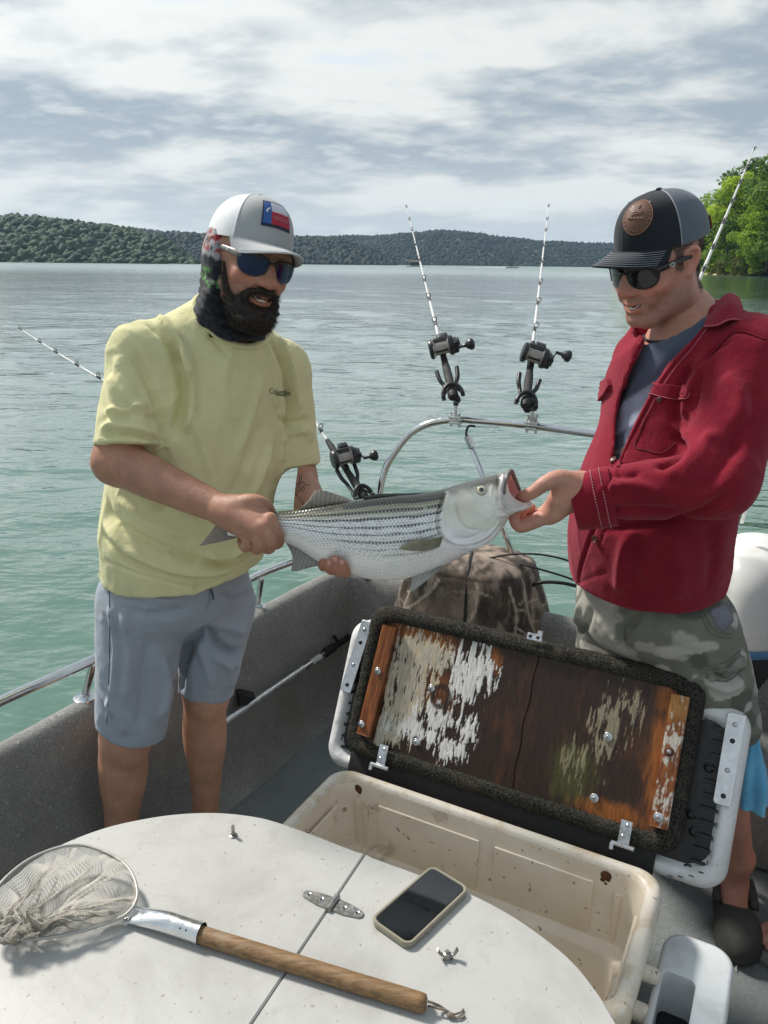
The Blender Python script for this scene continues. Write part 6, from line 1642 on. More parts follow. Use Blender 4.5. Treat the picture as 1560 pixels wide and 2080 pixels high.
        hR = P(264, 905, 1.615); hL = P(597, 945, 1.862)
        return hR, hL
    fs = Field(np.array([-.86, 1.40, .70]), np.array([.08, 2.12, 1.56]), .0048); hR, hL = shirtf(fs)
    aR, aL = unit(hR - shR), unit(hL - shL)
    # flat hems, hollow sleeves and skirt
    for h_, a_, r_ in ((hR, aR, .083), (hL, aL, .064)):
        fs.cone(h_ + a_ * .012 + a_ * .10, h_ + a_ * .012 + a_ * .10 + a_ * .02, .10, .10, .004, sub=True) if False else None
    Vx, Vy, Vz = fs.ax[0][:, None, None], fs.ax[1][None, :, None], fs.ax[2][None, None, :]
    TORSO = fs.F.copy(); fs.F[:] = .5
    fs.chain([shR, lerp(shR, hR, .5), hR], [.064, .069, .073], .035, flat=(F, .95)); fs.chain([shL, lerp(shL, hL, .5), hL], [.064, .065, .062], .028, flat=(F, .95))
    def cutend(hp, ax_, rmax, inner, depth):
        d = (Vx - hp[0]) * ax_[0] + (Vy - hp[1]) * ax_[1] + (Vz - hp[2]) * ax_[2]
        rr = np.sqrt((Vx - hp[0] - d * ax_[0]) ** 2 + (Vy - hp[1] - d * ax_[1]) ** 2 + (Vz - hp[2] - d * ax_[2]) ** 2)
        cut = np.maximum(-d, rr - rmax); fs.F = np.maximum(fs.F, -cut).astype(np.float32)
    cutend(hR + aR * .004, unit(aR + np.array([.12, 0, -.05])), .12, .078, .035); cutend(hL + aL * .002, unit(aL + np.array([.0, 0, -.1])), .095, .059, .03)
    fs.op(tuple(slice(None) for _ in range(3)), TORSO, .032)
    hemn = unit(np.array([0.05, 0.12, -1.0])); fs.plane(P(428, 1196, 1.66), hemn, .004)
    nc = P(476, 637, 1.745); nn_ = unit(F * .50 + UP + Lf * .06); fs.cone(nc - nn_ * .004, nc + nn_ * .12, .080, .10, .004, sub=True)
    Vs, Qs = fs.mesh(1)
    N0 = vnormals(Vs, Qs)
    Vs = crease(Vs, N0, (13, 13, 5), 2.0, .0050); Vs = crease(Vs, N0, (9, 9, 16), 11.0, .0040)
    amp = .0060 * fbm(Vs * np.array([11, 11, 5.0]), 3) + .0030 * fbm(Vs * np.array([26, 26, 13.0]) + 4, 3)
    Vs = Vs + N0 * amp[:, None]
    Vs = folds(Vs, Qs, [
        (((258, 700), (300, 770), (330, 850), (335, 930)), .010, -.007), (((345, 690), (370, 760), (372, 820), (355, 880)), .012, -.010), (((360, 700), (385, 770), (388, 830), (372, 880)), .010, .008),
        (((240, 720), (262, 800), (300, 870)), .014, .007), (((225, 760), (235, 830), (225, 890)), .012, .006), (((205, 870), (260, 868), (320, 885)), .008, .005), (((210, 885), (270, 880), (325, 900)), .006, -.005),
        (((320, 640), (370, 700), (392, 770)), .010, .007), (((405, 620), (430, 680), (470, 730)), .008, -.005), (((545, 680), (575, 740), (588, 820), (586, 900)), .009, -.009), (((560, 680), (592, 760), (604, 840)), .010, .007),
        (((537, 690), (552, 760), (560, 830)), .008, .005), (((600, 880), (622, 870), (632, 900)), .008, .005), (((335, 940), (330, 990), (318, 1040)), .012, -.006),
        (((213, 1010), (235, 1060), (300, 1100), (400, 1140), (470, 1140), (520, 1105)), .010, -.007), (((210, 1060), (260, 1115), (350, 1155), (440, 1160), (505, 1130)), .011, .007), (((212, 1090), (260, 1140), (340, 1172)), .008, -.006),
        (((420, 1130), (470, 1128), (525, 1090)), .008, .007), (((440, 1150), (490, 1142), (525, 1112)), .006, -.005), (((240, 1010), (300, 1060), (380, 1090)), .012, .005), (((500, 1020), (530, 960), (548, 900)), .010, .006), (((470, 1010), (505, 930), (530, 860)), .012, -.004),
        (((212, 1138), (300, 1172), (420, 1190), (520, 1118)), .004, -.0025), (((300, 655), (345, 700), (372, 745)), .007, -.005), (((470, 700), (455, 780), (465, 860)), .012, .004), (((530, 760), (510, 840), (480, 930)), .011, .005), (((390, 840), (420, 930), (440, 1020)), .014, .005), (((350, 1000), (400, 1050), (470, 1060)), .010, -.005), (((255, 820), (285, 845), (330, 850)), .007, -.005), (((215, 840), (260, 835), (300, 820)), .008, .005), (((565, 850), (595, 858), (630, 850)), .007, -.005), (((575, 900), (590, 880), (628, 880)), .006, .004)], 2.3)
    for _ in range(1): pass
    CR_ = np.array([0.70, 0.66, 0.375])
    SHM = fabric('yellow_cotton', CR_, .05, .9, 1100, .0003, .0030, .1)
    shirt = sk('shirt', Vs, Qs, SHM, root); SS = Surf(Vs, Qs)
    ax1 = unit(np.cross(nn_, F)); ax2 = np.cross(nn_, ax1); ring = []
    for a in np.linspace(0, 2 * np.pi, 72, endpoint=False):
        d = ax1 * math.cos(a) + ax2 * math.sin(a); h_ = SS.t.find_nearest(Vector(nc + d * .083 + nn_ * .002)); ring.append(np.array(h_[0]) + nn_ * .0015)
    ring = np.array(ring)
    for _ in range(4): ring = (np.roll(ring, 1, 0) + ring + np.roll(ring, -1, 0)) / 3
    m_ = MB(); m_.tube(np.concatenate([ring, ring[:1]]), .0085, 10, cap=False, up=nn_, flat=.6); obj('collar', m_, SHM, shirt, 180)
    # printed chest lettering
    def letter(txt, px, size, name):
        cu = bpy.data.curves.new('lettering', 'FONT'); cu.body = txt; cu.size = 1.0; cu.resolution_u = 4
        ob = bpy.data.objects.new('lettering', cu); COL.objects.link(ob); dg = bpy.context.evaluated_depsgraph_get(); me = bpy.data.meshes.new_from_object(ob.evaluated_get(dg)); bpy.data.objects.remove(ob)
        V = np.empty(len(me.vertices) * 3); me.vertices.foreach_get('co', V); V = V.reshape(-1, 3)
        w = V[:, 0].max() - V[:, 0].min(); (x0, y0), (x1, y1) = px; s = math.hypot(x1 - x0, y1 - y0) / w; dx, dy = (x1 - x0) / (w * s), (y1 - y0) / (w * s)
        W_ = np.array([SS.hit(x0 + (a * dx + b * dy * -0 + 0) * s, y0 + a * dy * s - b * s * size, .0012)[0] for a, b in V[:, :2]])
        me.vertices.foreach_set('co', W_.astype(np.float32).ravel()); me.update(); me.materials.clear(); return obj(name, me, pmat('print_ink', (.028, .040, .028), .7), shirt)
    letter('Columbia', ((546, 799), (590, 803)), 1.35, 'chest_logo')
    m_ = MB(); m_.tube(SS.line([(560, 801.5), (581, 804)], .0012, 4), .0011, 5); obj('logo_line', m_, pmat('print_ink2', (.05, .06, .045), .7), shirt, 180)
    # sleeve hems
    for pts in (((196, 893), (240, 884), (290, 878), (328, 890)), ((552, 933), (590, 936), (636, 930))): m_ = drapeline(SS, pts, .0007, .0002); obj('hem_stitch', m_, SHM, shirt, 180)
    # ---- shorts
    fp = Field(np.array([-.84, 1.50, .36]), np.array([-.20, 2.16, .98]), .0055)
    fp.ell(pel + [0, 0, .0], (.178, .142, .12), RB, .05)
    eR = P(268, 1478, 1.735); eL = P(418, 1404, 1.86)
    HIPS = fp.F.copy()
    Vx, Vy, Vz = fp.ax[0][:, None, None], fp.ax[1][None, :, None], fp.ax[2][None, None, :]
    for e_, h_, r_, inn in ((eR, hipR, .105, .074), (eL, hipL, .085, .058)):
        fp.F[:] = .5; fp.chain([h_, lerp(h_, e_, .5), e_], [.104, .098, .086] if e_ is eR else [.100, .086, .069], .04, flat=(F, .98))
        a_ = unit(e_ - h_); n_ = unit(a_ + np.array([-.18, .08, 0]) if e_ is eR else a_); d = (Vx - e_[0]) * n_[0] + (Vy - e_[1]) * n_[1] + (Vz - e_[2]) * n_[2]
        rr = np.sqrt((Vx - e_[0] - d * n_[0]) ** 2 + (Vy - e_[1] - d * n_[1]) ** 2 + (Vz - e_[2] - d * n_[2]) ** 2)
        LEG = np.maximum(fp.F, -np.maximum(-d, rr - r_)).astype(np.float32); fp.F = HIPS; fp.op(tuple(slice(None) for _ in range(3)), LEG, .03); HIPS = fp.F.copy()
    Vp, Qp = fp.mesh(1); N0 = vnormals(Vp, Qp); Vp = crease(Vp, N0, (14, 14, 5), 5.0, .0040); Vp = crease(Vp, N0, (9, 9, 18), 8.0, .0030); Vp = Vp + N0 * (.0035 * fbm(Vp * np.array([12, 12, 6.0]), 3) + .0018 * fbm(Vp * 28 + 3, 3))[:, None]
    Vp = folds(Vp, Qp, [(((418, 1272), (395, 1300), (375, 1340), (352, 1400)), .012, -.011), (((425, 1275), (440, 1305), (470, 1322), (492, 1322)), .009, -.012), (((430, 1262), (462, 1268), (495, 1285)), .014, .009), (((430, 1330), (460, 1345), (485, 1350)), .012, .006),
        (((240, 1180), (290, 1210), (370, 1222)), .010, .005), (((230, 1230), (300, 1250), (390, 1240)), .012, -.004), (((222, 1230), (236, 1320), (222, 1460)), .008, .005), (((380, 1310), (372, 1360), (368, 1400)), .008, -.008), (((400, 1300), (420, 1350), (432, 1400)), .012, .005), (((215, 1420), (240, 1450), (255, 1490)), .010, .006), (((428, 1180), (430, 1215), (420, 1240)), .004, -.005), (((250, 1230), (262, 1330), (252, 1430)), .012, .006), (((300, 1300), (290, 1400), (285, 1480)), .014, -.005), (((330, 1330), (340, 1400), (325, 1460)), .012, .006), (((450, 1200), (480, 1215), (510, 1205)), .008, -.005), (((455, 1340), (468, 1370), (470, 1395)), .008, .006)], 2.3)
    PM = fabric('grey_shorts', (.32, .355, .405), .05, .7, 700, .0002, .0012, .2)
    shorts = sk('shorts', Vp, Qp, PM, root); SP = Surf(Vp, Qp)
    m_ = drapeline(SP, ((222, 1190), (223, 1290), (221, 1390), (217, 1470)), .0009, .0002); obj('side_seam', m_, pmat('seam_dark', (.06, .07, .085), .8), shorts, 180)
    m_ = drapeline(SP, ((230, 1165), (226, 1180), (222, 1200)), .0022, .0); obj('pocket_edge', m_, pmat('pocket_dark', (.10, .11, .13), .8), shorts, 180)
    m_ = drape(SP, [(216, 1158), (236, 1160), (232, 1182), (221, 1206), (217, 1190)], -.001, .0012, 5); obj('pocket', m_, pmat('pocket_lining', (.07, .08, .10), .8), shorts, 180)
    m_ = drapeline(SP, ((428, 1196), (433, 1210), (434, 1218)), .0016, .0004); obj('fly_cord', m_, pmat('cord_navy', (.03, .04, .07), .8), shorts, 180)
    # ---- sandals
    SM = pmat('sandal', (.02, .019, .018), .7, var=.2, vs=60)
    for an in (anR, anL):
        hl = np.array([an[0], an[1], 0]) - F * .045; m_ = MB(); pl = []
        for s, w in ((0, .022), (.02, .034), (.08, .035), (.15, .045), (.21, .045), (.25, .030), (.262, .012)): pl.append((s, w))
        poly = [(s, -w) for s, w in pl] + [(s, w) for s, w in pl[::-1]]; poly = catmull(np.array([(a, b, 0) for a, b in poly]), 4, True)[:, :2]
        m_.prism(poly, .002, .022, np.stack([F, Lf, UP], 1), hl, bev=.004); so = obj('sandal', m_, SM, root, 40)
        for s in (.05, .16):
            m_ = MB(); a = np.linspace(0, np.pi, 12); c0 = hl + F * s; hh = .075 if s < .1 else .058
            m_.tube(np.array([c0 + Lf * math.cos(x) * .043 + UP * (.012 + math.sin(x) * hh) + F * .03 * math.sin(x) for x in a]), .011, 8, flat=.25); obj('strap', m_, SM, so, 180)
    # ---- neck gaiter
    fg = Field(hc - [.15, .15, .27], hc + [.13, .16, .10], .0038); T = lambda p: (np.asarray(p, float) * hs) @ HM.T + hc
    RG = HM
    fg.chain([T((0, -.014, -.10)), T((0, -.02, -.14)), nc + nn_ * .02, nc - nn_ * .05], [.069, .075, .0785, .0785], .02); fg.plane(nc - nn_ * .011, -nn_, .004)
    fg.ell(T((0, -.020, .00)), (.0915 * hs, .090, .120), RG, .02)
    fg.cone(T((-.058, .02, -.10)), T((.058, .02, -.10)), .030, .030, .03); fg.cone(T((-.03, .055, -.135)), T((.03, .055, -.135)), .030, .030, .03)
    fg.plane(T((0, .020, -.03)), HM @ unit(np.array([0, 1, .25])), .008)
    fg.ell(T((0, .09, -.02)), (.071, .09, .085), RG, .012, sub=True)
    fg.plane(T((0, 0, .045)), HM @ np.array([0, 0, 1.0]), .004)
    Vg, Qg = fg.mesh(2); Lg = ((Vg - hc) @ HM) / hs; Ng = vnormals(Vg, Qg)
    wr = np.sin((Lg[:, 2] * 1.0 + .22 * Lg[:, 1] + .012 * fbm(Lg * 14, 2)) * 330) * .0024 * sstep(Lg[:, 2], -.045, -.07) + .003 * fbm(Vg * 30, 3)
    Vg = Vg + Ng * wr[:, None]
    n = fbm(Lg * 38, 3); n2 = fbm(Lg * 60 + 8, 3); Cg = np.array([.012, .014, .020]) * np.ones((len(Vg), 1)); Cg = lerp(Cg, np.array([.030, .036, .048]), sstep(n2, .0, .3)[:, None])
    zz = Lg[:, 2]; Cg = lerp(Cg, np.array([.36, .35, .37]), (sstep(zz + .016 * n, -.020, -.012) * sstep(n2, -.5, -.1))[:, None]); Cg = lerp(Cg, np.array([.30, .030, .040]), (sstep(zz + .014 * n, -.012, -.002) * sstep(n2, -.05, .15))[:, None])
    gr = sstep(np.abs(zz + .060 + .01 * n), .022, .012) * sstep(n2, .0, .12); Cg = lerp(Cg, np.array([.09, .28, .06]), gr[:, None] * .9)
    sk('neck_gaiter', Vg, Qg, fabric('gaiter', (1, 1, 1), .05, .75, 900, .0002, .0006, .1, attr=True), root, Cg)
    # ---- beard
    fb_ = Field((-.10, -.02, -.185), (.10, .145, .02), .0032)
    for s in (-1, 1):
        fb_.chain([(s * .0665, .026, -.010), (s * .0625, .034, -.045), (s * .050, .054, -.085), (s * .026, .078, -.112)], [.003, .008, .014, .022], .02)
        fb_.chain([(s * .037, .086, -.072), (s * .029, .100, -.058), (s * .012, .109, -.0525), (0, .1105, -.0535)], [.0070, .0062, .0068, .0058], .006); fb_.chain([(s * .037, .086, -.068), (s * .039, .082, -.090), (s * .026, .090, -.108)], [.0065, .011, .016], .015)
    fb_.cone((0, .088, -.108), (0, .084, -.111), .024, .020, .03); fb_.cone((-.024, .075, -.124), (.024, .075, -.112), .017, .017, .03)
    fb_.ell((0, .112, -.0735), (.0295, .026, .0150), k=.006, sub=True)
    Vb, Qb = fb_.mesh(1); Nb = vnormals(Vb, Qb); Vb2 = Vb + Nb * (.0035 * fbm(Vb * 70, 3) + .002 * fbm(Vb * 160, 2))[:, None]
    nb_ = fbm(Vb * 45, 3); Cb = np.array([.022, .015, .012]) * np.ones((len(Vb), 1)); Cb = lerp(Cb, np.array([.055, .036, .026]), (sstep(nb_, .0, .4) * .6)[:, None])
    gy = sstep(Vb[:, 2], -.085, -.11) * sstep(Vb[:, 0], .02, .05); Cb = lerp(Cb, np.array([.13, .12, .11]), (gy * sstep(nb_, -.1, .3) * .6)[:, None])
    BMt = pmat('beard_hair', (1, 1, 1), .6, var=.2, vs=300, bump=.001, bs=700, attr=True)
    Wb = T(Vb2); beard = sk('beard', Wb, Qb, BMt, root, Cb)
    rg = np.random.default_rng(8); Nw = vnormals(Wb, Qb); t = NT('beard_strand'); HMAT = t.done(t.scale(t.mix(0, (.034, .023, .017), (.02, .015, .011)), t.attr('Col', 'Fac')), .5)
    msk = np.ones(len(Vb)); msk[Vb[:, 1] < .0] *= .4
    strands('beard_hair', Wb, Nw, msk, 9000, .012, .00036, HM @ np.array([0, .1, -.7]), HMAT, beard, rg, .9)
    # sideburn / cheek edge hair and brows
    mk = sstep(Lh[:, 2], .03, .01) * sstep(Lh[:, 2], -.09, -.06) * sstep(np.abs(Lh[:, 0]), .058, .066) * sstep(Lh[:, 1], -.0, .012) * sstep(Lh[:, 1], .055, .035)
    mk = mk + .8 * sstep(Lh[:, 2], -.026, -.05) * sstep(Lh[:, 1], .02, .04) * sstep(np.abs(Lh[:, 0]), .026, .04)
    strands('sideburn_hair', Vh, vnormals(Vh, Qh), mk + 1e-9, 2200, .006, .0003, HM @ np.array([0, .1, -.8]), HMAT, beard, rg, .7)
    # ---- cap with flag patch
    prm = (.0865, .1150, .098, -.009, .038)
    gm = fabric('heather_grey', (.40, .405, .41), .05, .85, 700, .0004, .0004); wm = fabric('cap_white', (.78, .78, .80), .03, .8, 500, .0006, .0003); bm_ = fabric('brim_grey', (.50, .50, .505), .05, .85, 700, .0003, .0003)
    cp, CT_ = cap(HM, hc, hs, root, prm, (gm, wm, bm_, wm), rad(-4.0), .083, 5.0, 1.02)
    # patch: field, white and red bars, dark border
    def patch(name, a0, a1, t0, t1, off, mat, parent=cp, n=14, skew=0.0):
        A = np.array([[capspot(CT_, prm, a, t + skew * (a - a0) / (a1 - a0), off) for t in np.linspace(t0, t1, 8)] for a in np.linspace(a0, a1, n)]); B = np.array([[capspot(CT_, prm, a, t + skew * (a - a0) / (a1 - a0), off - .003) for t in np.linspace(t0, t1, 8)] for a in np.linspace(a0, a1, n)])
        m_ = MB(); m_.grid(A, flip=True); m_.grid(np.stack([A[:, 0], B[:, 0]])); m_.grid(np.stack([A[:, -1], B[:, -1]]), flip=True); m_.grid(np.stack([A[0], B[0]]), flip=True); m_.grid(np.stack([A[-1], B[-1]])); return obj(name, m_, mat, parent, 60)
    aL_, aR_ = .40, -.36     # picture left is the wearer's right
    aL_, aR_ = .46, -.36
    pb = patch('flag_patch', aR_, aL_, .14, .56, .0028, pmat('patch_navy', (.012, .016, .05), .7)); aa = np.linspace(aR_ + .03, aL_ - .03, 100)
    patch('flag_blue', aL_ - .235, aL_ - .03, .17, .53, .0034, pmat('flag_blue', (.035, .11, .36), .7), pb); patch('flag_white', aR_ + .03, aL_ - .235, .35, .53, .0034, pmat('flag_white', (.62, .62, .68), .7), pb); patch('flag_red', aR_ + .03, aL_ - .235, .17, .35, .0034, pmat('flag_red', (.42, .02, .05), .7), pb)
    m_ = MB(); 
    for da, t, ln in ((-.02, .36, .05), (-.06, .385, .035), (.0, .335, .03)): m_.tube(np.array([capspot(CT_, prm, aL_ - .13 + da + ln * u, t + .012 * math.sin(u * 5), .0038) for u in np.linspace(0, 1, 6)]), [.0006, .0018, .0006], 6)
    obj('flag_emblem', m_, pmat('emblem_white', (.7, .7, .75), .7), pb, 180)
    m_ = MB()
    for t in (.245, .275): m_.tube(np.array([capspot(CT_, prm, a, t, .0036) for a in np.linspace(aR_ + .07, aL_ - .28, 8)]), .0009, 5)
    obj('flag_text_band', m_, pmat('faded_pink', (.55, .25, .28), .7), pb, 180)
    # ---- sunglasses
    lens = NT('blue_mirror'); LM = lens.done((.004, .014, .060), .06, .0, None, Specular_IOR_Level=.32)
    gl, GT = glasses(HM, hc, hs, root, LM, pmat('clear_frame', (.025, .026, .03), .35, var=.1), pmat('arm_grey', (.26, .255, .235), .35, var=.3, vs=90), .112, 0)
    m_ = MB(); m_.lathe([(.0018, -.0004), (.0030, -.0004), (.0030, .0006), (.0018, .0006)], GT([(.0805, .052, .0115)])[0] if False else GT([(.0800, .047, .0112)])[0], HM @ np.stack([[0, 1, 0], [0, 0, 1], [1, 0, 0]], 1), 14, 5.2); obj('temple_mark', m_, pmat('mark_white', (.8, .8, .8), .4), gl, 60)
    return root
MAN = man()
# ================================================================ man in the red jacket
def redman():
    base = onz(1440, 1860, 0.0)
    root = thing('person', (base[0], base[1], 0), 'man in dark red jacket and camouflage shorts holding the fish mouth', 'person')
    F = np.array([-.86, -.51, 0]); Lf = np.array([.51, -.86, 0]); UP = np.array([0, 0, 1.0]); RB = np.stack([-Lf, F, UP], 1)
    pink = np.array([.53, .275, .205]); hand = np.array([.50, .250, .180])
    nb = P(1396, 657, 1.70); chest = P(1395, 815, 1.66); waist = P(1320, 1030, 1.67); pel = P(1311, 1215, 1.70)
    shL = P(1526, 728, 1.53); shR = P(1318, 728, 1.83); elL = P(1458, 982, 1.43); wrL = P(1178, 993, 1.485)
    elR = P(1275, 960, 1.86); hR_ = P(1300, 1170, 1.78)
    hipL = P(1402, 1270, 1.62); knL = P(1462, 1480, 1.60); anL = P(1502, 1742, 1.70)
    hipR = P(1255, 1270, 1.80); knR = P(1235, 1500, 1.86); anR = P(1265, 1700, 1.98)
    def arm(f):
        f.chain([shL, lerp(shL, elL, .5), elL], [.052, .048, .042], .03); f.chain([elL, lerp(elL, wrL, .35), wrL], [.042, .040, .0285], .03)
        MC = [P(1113, 1049, 1.474), P(1113, 1041, 1.498), P(1117, 1032, 1.520), P(1124, 1024, 1.538)]
        for k, m_ in enumerate(MC): f.cone(lerp(wrL, m_, .08), m_, .0255, .0150 - .0008 * k, .022)
        f.cone(P(1150, 1000, 1.478), P(1124, 1040, 1.470), .022, .017, .02)
        fin = [[(1066, 1068, 1.458), (1051, 1066, 1.458), (1044, 1049, 1.464), (1050, 1036, 1.474)], [(1078, 1060, 1.484), (1062, 1060, 1.490), (1058, 1046, 1.494), (1066, 1034, 1.496)], [(1086, 1053, 1.508), (1072, 1052, 1.512), (1070, 1040, 1.512), (1078, 1031, 1.512)], [(1096, 1045, 1.528), (1084, 1044, 1.530), (1082, 1035, 1.528)]]
        for k, ch in enumerate(fin):
            r = .0115 - .001 * (k == 3); pts = [MC[k]] + [P(*q) for q in ch]; f.chain(pts, np.linspace(1.18, .86, len(pts)) * r, .0035)
        th = [P(1162, 985, 1.478), P(1136, 974, 1.462), P(1108, 982, 1.452), P(1084, 999, 1.452), P(1064, 1008, 1.458), P(1056, 1011, 1.464)]
        f.chain(th, [.023, .0190, .0150, .0125, .0120, .0095], .012)
        f.chain([P(1150, 990, 1.47), P(1128, 1015, 1.462)], [.019, .012], .02)
    fa = Field(P(1040, 1105, 1.44) - [.02, .06, .02], P(1240, 940, 1.56) + [.06, .05, .03], .0024); arm(fa)
    def trunk(f):
        f.ell(chest, (.15, .10, .20), RB, .05); f.ell(waist, (.135, .10, .16), RB, .06); f.ell(pel, (.150, .110, .12), RB, .06); f.cone(lerp(nb, chest, .3), nb + [0, 0, .03], .07, .052, .05); f.cone(shR, shL, .05, .05, .05)
        f.chain([shL, elL, lerp(elL, wrL, .9)], [.046, .038, .027], .03); f.chain([shR, elR, hR_], [.046, .038, .027], .03)
    ft = Field(np.array([.28, 1.30, .78]), np.array([1.0, 2.02, 1.56]), .009); trunk(ft); ft.offset(.006)
    def legs(f):
        for hp, kn, an, tf in ((hipL, knL, anL, unit(np.array([-.30, -.95, 0]))), (hipR, knR, anR, F)):
            f.chain([hp, lerp(hp, kn, .55), kn], [.072, .062, .050], .05); f.chain([kn, lerp(kn, an, .3), lerp(kn, an, .62), an], [.049, .052, .040, .033], .05)
            sl = np.cross(UP, tf); hl = np.array([an[0], an[1], .04]) - tf * .02; to = np.array([an[0], an[1], .035]) + tf * .16
            f.cone(an, hl, .032, .034, .03); f.cone(hl, to, .034, .028, .03, flat=(UP, .75))
    fl = Field(np.array([.30, 1.30, -.01]), np.array([1.10, 2.15, .9]), .007); legs(fl)
    HM = dyaw(rad(-60), rad(19), rad(-2)); hc = P(1341, 529, 1.675); hs = .905
    Vh, Qh, Lh = head_mesh(HM, hc, hs, 1.0, .97, .98, neck=([(0, -.022, -.05), tuple(HM.T @ (lerp(hc, nb, .65) - hc) / hs), tuple(HM.T @ (nb - hc - [0, 0, .03]) / hs)], [.056, .056, .058]))
    parts, cols = [], []
    for fld, sm in ((ft, 2), (fa, 1), (fl, 2)):
        v, q = fld.mesh(sm)
        if fld is ft: keep = v[:, 0] > P(1190, 1000, 1.48)[0]; q = q[keep[q].all(1)]
        parts.append((v, q)); c = hand * np.ones((len(v), 1)) * (1 + .08 * fbm(v * 20, 3))[:, None]
        if fld is fa:
            d = np.min([np.linalg.norm(v - P(*q_), axis=1) for q_ in ((1051, 1066, 1.458), (1044, 1049, 1.464), (1062, 1055, 1.49), (1072, 1046, 1.51), (1064, 1008, 1.456))], 0); c = lerp(c, np.array([.46, .15, .105]), (.55 * np.exp(-(d / .018) ** 2))[:, None])
        cols.append(c)
    x, y, z = Lh.T; ear = np.exp(-(((np.abs(x) - .082) / .012) ** 2 + ((y + .008) / .024) ** 2 + ((z) / .034) ** 2))
    HK = np.clip(sstep(y, -.028, -.05) * sstep(z, -.095, -.07) + sstep(np.abs(x), .058, .064) * sstep(z, -.022, -.004) * sstep(y, .036, .026) * sstep(y, -.03, -.01) + sstep(z, .030, .04) * sstep(y, .05, .03), 0, 1) * (ear < .28)
    parts.append((Vh, Qh)); cols.append(lerp(facecolor(Lh, pink, 1.0, (.17, .105, .075)), np.array([.022, .015, .011]), (HK * (.75 + .25 * pn(Lh * 300)))[:, None]))
    V, Q = join(parts); body = sk('body', V, Q, skinmat('skin_fair', pink, .10), root, np.concatenate(cols)); SB = Surf(V, Q); teeth(HM, hc, hs, body)
    T = lambda p: (np.asarray(p, float) * hs) @ HM.T + hc
    # hair under the cap
    Nh = vnormals(Vh, Qh); x, y, z = Lh.T
    mk = HK if True else sstep(z, -.045, -.02) * sstep(y, .035, .01) * sstep(z, .09, .06) + sstep(y, -.02, -.05) * sstep(z, -.085, -.06) * sstep(z, .09, .06); ear = np.exp(-(((np.abs(x) - .082) / .012) ** 2 + ((y + .008) / .024) ** 2 + ((z) / .034) ** 2)); mk = mk * (ear < .25)
    sb = sstep(np.abs(x), .060, .066) * sstep(y, .004, .012) * sstep(y, .045, .032) * sstep(z, -.030, -.012) * sstep(z, .06, .05); mk = HK
    t = NT('dark_hair'); HMAT = t.done(t.scale(t.mix(0, (.020, .013, .009), (.02, .015, .011)), t.attr('Col', 'Fac')), .5)
    rg = np.random.default_rng(12)
    hair = strands('hair', Vh, Nh, mk + 1e-9, 9000, .007, .0004, HM @ np.array([0, -.25, -.9]), HMAT, root, rg, .35)
    # ---- T-shirt
    fs = Field(np.array([.26, 1.32, .86]), np.array([1.0, 2.06, 1.56]), .007)
    def torso(f, d=0.0):
        f.ell(chest + [0, 0, -.01], (.180 + d, .120 + d, .215), RB, .06); f.ell(waist + [0, 0, -.02], (.143 + d, .118 + d, .20), RB, .10); f.cone(waist, pel, .130 + d, .142 + d, .08, flat=(F, .86)); f.cone(lerp(chest, nb, .6), nb + [0, 0, -.035], .10 + d, .074, .07)
        f.cone(nb + [0, 0, -.06], shL + [0, 0, .004], .066 + d * .5, .060 + d * .5, .05); f.cone(nb + [0, 0, -.06], shR + [0, 0, .0], .066 + d * .5, .060 + d * .5, .05)
    torso(fs, -.010); ncn = unit(F * .42 + UP); nc = nb + F * .020 + [0, 0, -.042]; fs.cone(nc - ncn * .006, nc + ncn * .1, .070, .095, .004, sub=True)
    fs.plane(pel + [0, 0, .05], [0, 0, -1.0], .004)
    Vs, Qs = fs.mesh(2); Vs = folds(Vs, Qs, [(((1395, 700), (1345, 760), (1300, 820)), .012, -.004), (((1300, 760), (1275, 810), (1258, 850)), .010, .004)])
    q = proj(Vs); n = fbm(Vs * 30, 3); Ct = np.array([.075, .090, .135]) * np.ones((len(Vs), 1)); s1 = (q[:, 1] - (795 - (q[:, 0] - 1300) * .62)); band = sstep(s1 + 3 * n, -4, 4) * sstep(s1, 62, 56); 
    Ct = lerp(Ct, np.array([.30, .33, .43]) * (1 + .25 * fbm(Vs * 260, 2))[:, None], band[:, None]); pr = sstep(np.abs(s1 - 96), 14, 10) * sstep(fbm(Vs * 70, 2), .05, .15); Ct = lerp(Ct, np.array([.45, .36, .28]), pr[:, None] * .8)
    tee = sk('t_shirt', Vs, Qs, fabric('blue_jersey', (1, 1, 1), .06, .88, 900, .0003, .0012, .15, attr=True), root, Ct); STE = Surf(Vs, Qs)
    ring = []; a1 = unit(np.cross(ncn, F)); a2 = np.cross(ncn, a1)
    for a in np.linspace(0, 2 * np.pi, 60, endpoint=False): ring.append(np.array(STE.t.find_nearest(Vector(nc + (a1 * math.cos(a) + a2 * math.sin(a)) * .069 + ncn * .004))[0]) + ncn * .001)
    ring = np.array(ring); 
    for _ in range(4): ring = (np.roll(ring, 1, 0) + ring + np.roll(ring, -1, 0)) / 3
    m_ = MB(); m_.tube(np.concatenate([ring, ring[:1]]), .007, 10, cap=False, up=ncn, flat=.6); obj('neckband', m_, fabric('blue_rib', (.06, .072, .11), .05), tee, 180)
    m_ = MB(); rc = []
    for a in np.linspace(0, 2 * np.pi, 50): 
        h_ = SB.t.find_nearest(Vector(nc + (a1 * math.cos(a) + a2 * math.sin(a)) * .062 + ncn * (.022 - .012 * math.sin(a)))); rc.append(np.array(h_[0]) + np.array(h_[1]) * .002)
    m_.tube(rc, .0026, 8, cap=False); obj('neck_cord', m_, pmat('cord_dark', (.02, .017, .015), .7), root, 180)
    # ---- jacket
    fj = Field(np.array([.18, 1.28, .82]), np.array([1.02, 2.10, 1.58]), .0055); torso(fj, .016)
